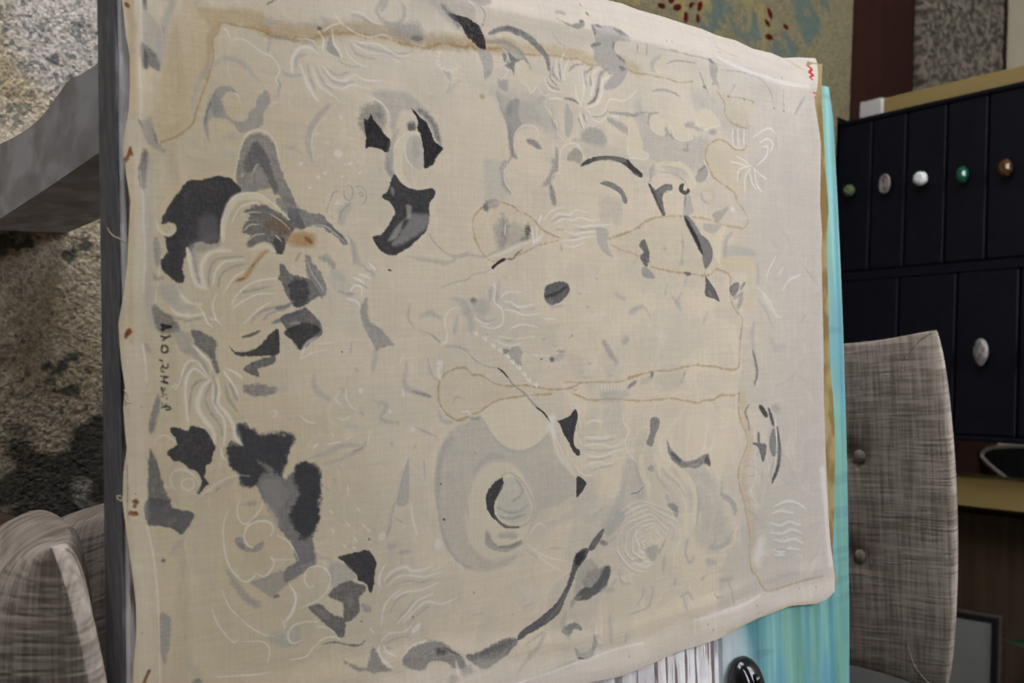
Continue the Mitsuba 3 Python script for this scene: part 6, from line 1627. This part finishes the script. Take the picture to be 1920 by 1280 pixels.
NX, NY = 900, 1000
def cloth_grid():
    eL, eR, eN, eF = (np.array(e) for e in (EDGE_L, EDGE_R, EDGE_N, EDGE_F))
    s = np.linspace(0, 1, NX)
    # rows closer together at the near end
    t = np.linspace(0, 1, NY); t = t * (0.74 + 0.26 * t)
    x0, x1 = -0.386, 0.358
    xs = x0 + (x1 - x0) * s
    yn, yf = np.interp(xs, eN[:, 0], eN[:, 1]), np.interp(xs, eF[:, 0], eF[:, 1])
    Y = yn[None] + (yf - yn)[None] * t[:, None]
    xl, xr = np.interp(Y[:, 0], eL[:, 1], eL[:, 0]), np.interp(Y[:, -1], eR[:, 1], eR[:, 0])
    X = np.repeat(xs[None], NY, 0)
    wl, wr = np.clip(1 - s / 0.12, 0, 1) ** 2, np.clip((s - 0.88) / 0.12, 0, 1) ** 2
    X = X + wl[None] * (xl - x0)[:, None] + wr[None] * (xr - x1)[:, None]
    return X, Y, s, t

def cloth_z(X, Y, s, t):
    q = np.stack([X * 6, Y * 6, X * 0], -1)
    z = ZT + 0.0032 + 0.0022 * (meshkit.fbm(q, 3, 11) - .5)
    dn, df = (Y - Y[:1]), (Y[-1:] - Y)
    dl, dr_ = (X - X[:, :1]), (X[:, -1:] - X)
    lift = lambda d, w, f, seed: np.exp(-(d / w) ** 2) * (0.0012 + 0.004 * meshkit.noise(np.stack([f, f * 0, f * 0], -1), seed))
    z += lift(dn, 0.018, X * 16, 3) + lift(df, 0.02, X * 8, 5) * 1.4 + lift(dr_, 0.03, Y * 9, 8) * 1.5
    z += 0.0012 * np.exp(-((dl - 0.045) / 0.012) ** 2)                       # the stitched hem stands up a little
    z += 0.0010 * np.exp(-((dr_ - 0.045) / 0.010) ** 2) + 0.0008 * np.exp(-((dn - 0.045) / 0.006) ** 2)
    z -= 0.010 * np.clip((-0.345 - X) / 0.04, 0, 1.2) ** 1.5                   # droops where it passes the table's left edge
    return z

def paint(X, Y):
    """The cloth's colour at each vertex: the brush strokes, washes, stains, lettering and painted hem-fold highlights of PAINT (0.1 mm on the cloth) laid over plain cotton."""
    shape = X.shape
    P = np.stack([X, Y, X * 0], -1)
    big = meshkit.fbm(P * 5, 3, 21)[..., None]
    C = np.empty(shape + (3,))
    yy = Y[..., None]
    warm, cool, mid = np.array([181, 164, 136.]), np.array([179, 167, 156.]), np.array([195, 179, 157.])
    k = np.clip((yy - 0.95) / 0.15 + (big - .5) * 1.2, 0, 1)
    C[:] = mid * (1 - k) + cool * k
    k = np.clip((0.48 - yy) / 0.15 + (big - .5) * 1.0, 0, 1)
    C = C * (1 - k) + warm * k  # near end browner, darkened further to paint in the dim light there
    k = np.clip((-0.20 - X[..., None]) / 0.12, 0, 1) * .55
    C = C * (1 - k) + np.array([200, 188, 174.]) * k
    C = C * (1 + 0.035 * (meshkit.fbm(P * 28, 3, 22)[..., None] - .5))
    # faint washed-in cloud scrolls all over the ground
    W1, W2 = meshkit.fbm(P * 11, 3, 41) - .5, meshkit.fbm(P * 11 + 9.3, 3, 42) - .5
    Q = P + np.stack([W1, W2, W1 * 0], -1) * 0.10
    f1, f2 = meshkit.fbm(Q * 17, 2, 43), meshkit.fbm(Q * 31 + 3.1, 2, 44)
    amt = np.clip(0.45 + 0.6 * np.clip((X + .1) / .3, 0, 1) * np.clip((Y - .5) / .3, 0, 1), 0, 1)
    kg = (np.clip((f1 - .50) / .14, 0, 1) * .26 + np.clip((f2 - .52) / .08, 0, 1) * .14) * amt
    C += (np.array([163, 157, 148.]) - C) * kg[..., None]
    kw = (np.exp(-((f1 - .495) / .012) ** 2) * .22 + np.exp(-((f2 - .515) / .014) ** 2) * .16) * amt
    C += (np.array([212, 203, 193.]) - C) * kw[..., None]
    hem = np.minimum.reduce([X - X[:, :1], X[:, -1:] - X, (Y[-1:] - Y) * 1.2])[..., None]
    k = np.clip(1.25 - hem / 0.04, 0, 1) * .7
    C = C * (1 - k) + np.array([182, 170, 159.]) * k
    fine = meshkit.fbm(P * 520, 2, 31) - .5                   # ragged brush edges
    mid_ = meshkit.fbm(P * 170, 3, 32) - .5
    grain = meshkit.noise(np.stack([X * 1500, Y * 260, X * 0], -1), 33) * .5 + meshkit.noise(np.stack([X * 300, Y * 1200, X * 0], -1), 34) * .5
    rmin, rmax, cmin, cmax = Y.min(1), Y.max(1), X.min(0), X.max(0)
    win = lambda a, b, c, d: (slice(np.searchsorted(rmax, c), np.searchsorted(rmin, d)), slice(np.searchsorted(cmax, a), np.searchsorted(cmin, b)))
    for line in PAINT.strip().split('\n'):
        head, al, w, soft, rag, tap, *pts = line.split()
        p = np.array([[float(v) for v in q.split(',')] for q in pts]) * 1e-4
        al, w, soft, rag = float(al), float(w) * 1e-3, max(float(soft) * 1e-3, 0.0008), float(rag) * 1e-3
        poly = head[0] == 'p'
        p = crom(p, 5, poly)
        pad = w / 2 + soft + rag + 0.001
        R = win(p[:, 0].min() - pad, p[:, 0].max() + pad, p[:, 1].min() - pad, p[:, 1].max() + pad)
        x, y = X[R], Y[R]
        if x.size == 0: continue
        D = np.full(x.shape, 1.0)
        q = np.vstack([p, p[:1]]) if poly else p
        n = len(q) - 1
        inside = np.zeros(x.shape, bool)
        r0, c0 = R[0].start, R[1].start
        for i in range(n):
            a, b = q[i], q[i + 1]
            S = win(min(a[0], b[0]) - pad, max(a[0], b[0]) + pad, min(a[1], b[1]) - pad, max(a[1], b[1]) + pad)
            S = (slice(max(S[0].start - r0, 0), max(S[0].stop - r0, 0)), slice(max(S[1].start - c0, 0), max(S[1].stop - c0, 0)))
            xs, ys_ = x[S], y[S]
            if xs.size:
                d = b - a; L = d @ d + 1e-12
                t = np.clip(((xs - a[0]) * d[0] + (ys_ - a[1]) * d[1]) / L, 0, 1)
                dist = np.hypot(xs - a[0] - t * d[0], ys_ - a[1] - t * d[1])
                if not poly:
                    tt = (i + t) / n
                    hw = w / 2 * ((0.3 + 0.7 * np.sqrt(np.clip(np.sin(PI * tt), 0, 1))) if tap == '1' else 1.0)
                    dist = dist - hw
                D[S] = np.minimum(D[S], dist)
            if poly and a[1] != b[1]:
                hit = ((a[1] > y) != (b[1] > y)) & (x < (b[0] - a[0]) * (y - a[1]) / (b[1] - a[1]) + a[0])
                inside ^= hit
        if poly:
            D = np.where(inside, -D, D)
        D = D + rag * (1.6 * fine[R] + 1.3 * mid_[R]) + soft * 0.5 * mid_[R] + ((0.0004 + 0.5 * soft) * (grain[R] - .5) if head[1] in 'DTMKm' else 0)
        k = np.clip(0.5 - D / soft, 0, 1); k = k * k * (3 - 2 * k)
        g = 0.55 if al < 0.9 else 0.25
        k = k * al * (1 - g * np.clip(grain[R] - 0.45, -0.2, 0.5))
        C[R] += (np.array(COL[head[1]], float) - C[R]) * np.clip(k, 0, 1)[..., None]
    th = (grain - .5) + 0.8 * (meshkit.noise(np.stack([X * 40, Y * 900, X * 0], -1), 35) - .5) + 0.8 * (meshkit.noise(np.stack([X * 1000, Y * 30, X * 0], -1), 36) - .5)
    C = C * (1 + 0.035 * th[..., None])
    return lin(np.clip(C, 0, 255)) * 1.12

def weave(p, n, uv):
    return noise(uv.x * 900, uv.y * 350, 0.0) + noise(uv.x * 350, uv.y * 900, 4.0) + 1.4 * noise(uv.x * 130, uv.y * 130, 2.0)
scene['cotton'] = {'type': 'twosided', 'bsdf': {'type': 'bumpmap', 'tex': mikit.proc(weave, 3e-4), 'scale': 0.00013,
                   'bsdf': {'type': 'diffuse', 'reflectance': {'type': 'mesh_attribute', 'name': 'vertex_color'}}}}
cX, cY, cs, ct = cloth_grid()
cZ = cloth_z(cX, cY, cs, ct)
cC = paint(cX, cY)
cl = thing('painted_cloth', 'stained cotton cloth painted in grey ink with curling clouds and petals on the table', 'painting')
add(cl + '__cloth', trimesh.Trimesh(np.stack([cX, cY, cZ], -1).reshape(-1, 3), grid_faces(NY, NX), process=False), 'cotton', True, uv=np.stack([cX, cY], -1).reshape(-1, 2), color=cC.reshape(-1, 3))
# the turned-under hem past the far edge, its brown deepened to paint recess shade
def hem_shaded_color(p, n, uv):
    t = fbm(p.x * 30, p.y * 60, 2.0, 3)
    return mix(lc((160, 140, 100)), lc((134, 110, 68)), smoothstep(0.35, 0.7, t))
diffuse('shaded_hem_cotton', mikit.proc(hem_shaded_color))
def under_hem():
    e = crom(np.array(EDGE_H), 6); n = len(e); k = 8
    f = np.array(EDGE_F); v = []
    for i in range(n):
        y0 = np.interp(e[i, 0], f[:, 0], f[:, 1]) - 0.02
        for j in range(k):
            u = j / (k - 1)
            rim = 0.0025 * max(0, (u - .8) / .2)
            v.append((e[i, 0], y0 + (e[i, 1] - y0) * u, ZT + 0.0012 + rim + 0.0003 * math.sin(e[i, 0] * 60 + u * 5)))
    top = np.array(v); F = grid_faces(n, k)[:, ::-1]
    rimv = top.reshape(n, k, 3)[:, -1]
    low = rimv - [0, -0.0015, 0.003]
    V = np.vstack([top, low]); b = len(top); F = list(F)
    for i in range(n - 1):
        p, q = i * k + k - 1, (i + 1) * k + k - 1
        F += [(p, q, b + i + 1), (p, b + i + 1, b + i)]
    return trimesh.Trimesh(V, np.array(F), process=False)
add(cl + '__hem', under_hem(), 'shaded_hem_cotton', True, label='brown hem turned under at the far edge, darkened with painted recess shade')
diffuse('thread', rgb((178, 160, 132)))
for pts in [[[-0.0892,0.2391,0.7655],[-0.0924,0.2338,0.7655],[-0.0944,0.229,0.7655],[-0.0973,0.2262,0.7655],[-0.101,0.2243,0.7655]],[[0.1123,0.2274,0.766],[0.1119,0.2245,0.766],[0.1146,0.2253,0.766],[0.1158,0.2285,0.766],[0.1124,0.2286,0.766]],[[0.0277,0.2321,0.768],[0.0342,0.2351,0.768],[0.0371,0.2326,0.768],[0.0395,0.2379,0.768]]]:
    p = crom(np.array(pts), 6)
    add(cl + '__loose_thread', tube(p, 0.0006, 5), 'thread', True)

# ------------------------------------------------------------------ upholstered chairs
def linen(p, n, uv):
    u, v = p.x + 0.25 * p.y, p.z + 0.9 * p.y
    a = noise(u * 260, v * 14, 1.0) * .5 + noise(u * 600, v * 30, 3.0) * .5
    b = noise(u * 14, v * 260, 2.0) * .5 + noise(u * 30, v * 600, 4.0) * .5
    t = a * 0.5 + b * 0.5 + 0.25 * (fbm(u * 25, v * 25, 6.0, 2) - .5)
    return mix(lc((124, 112, 101)), lc((172, 158, 146)), smoothstep(0.25, 0.75, t))
def linen_h(p, n, uv):
    u, v = p.x + 0.25 * p.y, p.z + 0.9 * p.y
    return noise(u * 420, v * 30, 1.0) + noise(u * 30, v * 420, 2.0)
scene['linen'] = {'type': 'twosided', 'bsdf': {'type': 'bumpmap', 'tex': mikit.proc(linen_h, 4e-4), 'scale': 0.0006, 'bsdf': {'type': 'diffuse', 'reflectance': mikit.proc(linen)}}}
princ('chair_leg_wood', rgb((60, 44, 34)), 0.4, 0.4)
BUT = [(-0.076, 0.665), (0.078, 0.662), (-0.15, 0.57), (0.0, 0.565), (0.15, 0.57)]

def back_xyz(u, v, side):
    """The chair back: u across (-1..1), v up (0..1), side +1 front (towards -y, where the sitter leans), -1 rear."""
    flare = np.clip((v - 0.45) / 0.55, 0, 1) ** 1.6
    w = 0.246 + 0.010 * np.sin(v * PI) + 0.034 * np.clip((v - 0.55) / 0.45, 0, 1) ** 2
    n = 4.2 if side > 0 else 2.5
    prof = np.clip(1 - np.abs(u) ** n, 0, 1) ** (1 / n) * np.clip(1 - np.abs(2 * v - 1) ** 14, 0, 1) ** (1 / 3.5)
    x = u * w
    zt = 0.818 - 0.024 * np.abs(u) ** 2.2
    z = 0.42 + (zt - 0.42) * v
    cut = np.abs(u) ** 7 * np.clip(v, 0, 1) ** 14
    x = x * (1 - 0.025 * cut); z = z - 0.008 * cut
    mid = 0.035 * v - 0.010 * u ** 2 + 0.022 * flare * np.abs(u) ** 3
    th = 0.012 + 0.016 * np.clip((0.82 - v) / 0.3, 0, 1)
    if side > 0:
        y = mid - th * prof
    else:
        y = mid + 0.003 + 0.095 * np.clip((1 - v) / 0.30, 0, 1) ** 0.8 * np.clip(1 - np.abs(u) ** 2.5, 0, 1) ** 0.4 * np.clip(v / 0.1, 0, 1) ** 0.5
    if side > 0:
        for bx, bz in BUT:
            d2 = (x - bx) ** 2 + (z - bz) ** 2
            y = y + 0.012 * np.exp(-d2 / 0.016 ** 2) + 0.006 * np.exp(-d2 / 0.045 ** 2)
        y = y - 0.004 * np.sin(x * 40) * 0.0
    return x, y, z

def chair_back():
    nu, nv = 72, 56
    uu = np.sin(np.linspace(-PI / 2, PI / 2, nu)); vv = 0.5 + 0.5 * np.sin(np.linspace(-PI / 2, PI / 2, nv))
    V, U = np.meshgrid(vv, uu, indexing='ij')
    vs, fs, uv = [], [], []
    for side in (1, -1):
        x, y, z = back_xyz(U, V, side)
        vs.append(np.stack([x, y, z], -1).reshape(-1, 3)); uv.append(np.stack([x + (0 if side > 0 else .7), z], -1).reshape(-1, 2))
        f = grid_faces(nv, nu)
        fs.append(f if side > 0 else f[:, ::-1] + nu * nv)
    # close the rim between front and rear
    idx = np.arange(nu * nv).reshape(nv, nu)
    ring = np.concatenate([idx[0], idx[1:, -1], idx[-1, -2::-1], idx[-2:0:-1, 0]])
    m = len(ring); F = []
    for i in range(m):
        a, b = ring[i], ring[(i + 1) % m]
        F += [(b, a, a + nu * nv), (b, a + nu * nv, b + nu * nv)]
    fs.append(np.array(F))
    return trimesh.Trimesh(np.vstack(vs), np.vstack(fs), process=False), np.vstack(uv)

def ear_seam(sx):
    """The seam that runs round the rolled ear at an upper corner of the back."""
    P = []
    for u, v in crom([(.985, .985), (.975, .96), (.95, .925), (.90, .885), (.84, .86), (.77, .845)], 6):
        x, y, z = back_xyz(np.float64(u * sx), np.float64(v), 1)
        P.append((float(x), float(y) - 0.0003, float(z)))
    return tube(np.array(P), 0.0016, 6)

def seat_mesh(z0=0.375, z1=0.47):
    nx, ny = 40, 40
    U, V = np.meshgrid(np.sin(np.linspace(-PI / 2, PI / 2, nx)), np.sin(np.linspace(-PI / 2, PI / 2, ny)))
    vs, fs, uv = [], [], []
    for side in (1, -1):
        prof = np.clip(1 - np.abs(U) ** 7, 0, 1) ** (1 / 7) * np.clip(1 - np.abs(V) ** 7, 0, 1) ** (1 / 7)
        hx = 0.245 - 0.012 * V; x = U * hx * (1 - .05 * np.abs(V) ** 6); y = -0.235 + V * 0.235 * (1 - .05 * np.abs(U) ** 6)
        zm = (z0 + z1) / 2
        z = zm + side * (z1 - z0) / 2 * prof + (0.012 * (1 - U ** 2) * (1 - V ** 2) if side > 0 else 0)
        vs.append(np.stack([x, y, z], -1).reshape(-1, 3)); uv.append(np.stack([x, y + z * side + 1.3], -1).reshape(-1, 2))
        f = grid_faces(ny, nx); fs.append(f if side > 0 else f[:, ::-1] + nx * ny)
    return trimesh.Trimesh(np.vstack(vs), np.vstack(fs), process=False), np.vstack(uv)

def seat_piping():
    P = []
    for t in np.linspace(0, 2 * PI, 80, endpoint=False):
        c, s = math.cos(t), math.sin(t); k = (abs(c) ** 7 + abs(s) ** 7) ** (-1 / 7); u, v = c * k * .965, s * k * .965
        P.append((u * (0.245 - .012 * v), -0.235 + v * 0.235, 0.456))
    return tube(np.array(P), 0.0036, 6, True)

def chair_leg(sx, y, splay):
    top = np.array([sx * 0.195, y, 0.385]); bot = np.array([sx * 0.215, y + splay, 0.0165])
    n = 8; P = [top + (bot - top) * t for t in np.linspace(0, 1, n)]
    return tube(np.array(P), np.linspace(0.021, 0.013, n), 12)

bm, buv = chair_back(); sm, suv = seat_mesh()
button = lathe([(0.0, -0.002), (0.0105, -0.002), (0.0115, 0.003), (0.009, 0.0075), (0.0, 0.0095)], 20)
button.apply_transform(trimesh.transformations.rotation_matrix(PI / 2, [1, 0, 0]))
buu = np.array(button.vertices)[:, [0, 2]]
def place(shape, w):
    return {**shape, 'to_world': w}
P_BACK, P_SEAT = mikit.ply(bm, 'linen', True, uv=buv), mikit.ply(sm, 'linen', True, uv=suv)
P_PIPE, P_PIPE2, P_SPIPE = (mikit.ply(m, 'linen', True, uv=np.array(m.vertices)[:, [0, 2]]) for m in (ear_seam(-1), ear_seam(1), seat_piping()))
P_LEGS = [mikit.ply(chair_leg(sx, y, sp), 'chair_leg_wood', True) for sx in (-1, 1) for y, sp in ((-0.42, -0.01), (-0.03, 0.05))]
P_BUT = mikit.ply(button, 'linen', True, uv=buu)
P_RAIL = mikit.ply(rbox(-0.215, 0.215, -0.44, -0.02, 0.345, 0.385, 0.008), 'chair_leg_wood')
def chair(label, w):
    c = thing('dining_chair', label, 'chair', 'linen dining chairs at the table')
    def put(nm, shape, ww=w):
        k = number(c + '__' + nm); scene[k] = place(shape, ww); return k
    bk = put('backrest', P_BACK); put('seat', P_SEAT); put('seat_frame', P_RAIL)
    put('backrest__seam', P_PIPE); put('backrest__seam', P_PIPE2); put('seat__piping', P_SPIPE)
    for L in P_LEGS: put('leg', L)
    for bx, bz in BUT:
        # on the dimple's floor
        vv = (bz - 0.42) / (0.80 - 0.42); uu_ = bx / 0.25
        x, y, z = back_xyz(np.float64(uu_), np.float64(vv), 1)
        put('backrest__button', P_BUT, w @ T().translate([float(x), float(y), float(z)]))
    return c
chair('grey linen dining chair with a buttoned back beyond the turquoise edge', T().translate([0.277, 1.366, 0]).rotate([0, 0, 1], -1.0))
chair('grey linen dining chair pushed in at the near edge, its back towards the camera', T().translate([0.410, 0.240, 0]).rotate([0, 0, 1], 180 + 4))

# ------------------------------------------------------------------ small black object on the turquoise planks
princ('gloss_black', rgb((14, 13, 16)), 0.18, 0.6)
mo = thing('computer_mouse', 'small glossy black mouse on the turquoise planks at the lower edge of the photo', 'mouse')
def mouse_shell():
    m = trimesh.creation.icosphere(4); v = np.array(m.vertices)
    sg = np.sign(v); p = np.abs(v) ** np.array([0.9, 0.9, 0.8])
    x = sg[:, 0] * p[:, 0] * 0.055; y = sg[:, 1] * p[:, 1] * 0.0315 * (1 - 0.10 * (1 - v[:, 0] ** 2)); z = np.where(v[:, 2] > 0, p[:, 2] * (0.030 + 0.004 * v[:, 0]), -p[:, 2] * 0.004)
    groove = np.exp(-((y + 0.010) / 0.0016) ** 2) * (v[:, 2] > 0.1) * (v[:, 0] < 0.1)
    z = z - 0.0012 * groove
    return trimesh.Trimesh(np.stack([x, y, z], 1), m.faces, process=False)
MT = T().translate([0.459, 0.972, ZT + 0.0045]).rotate([0, 0, 1], 4)
add(mo + '__body', mouse_shell(), 'gloss_black', True, w=MT)
wheel = trimesh.creation.cylinder(0.009, 0.006, sections=20, transform=trimesh.transformations.rotation_matrix(PI / 2, [1, 0, 0]))
add(mo + '__wheel', wheel, 'gloss_black', 30, w=MT @ T().translate([-0.030, 0, 0.0185]))
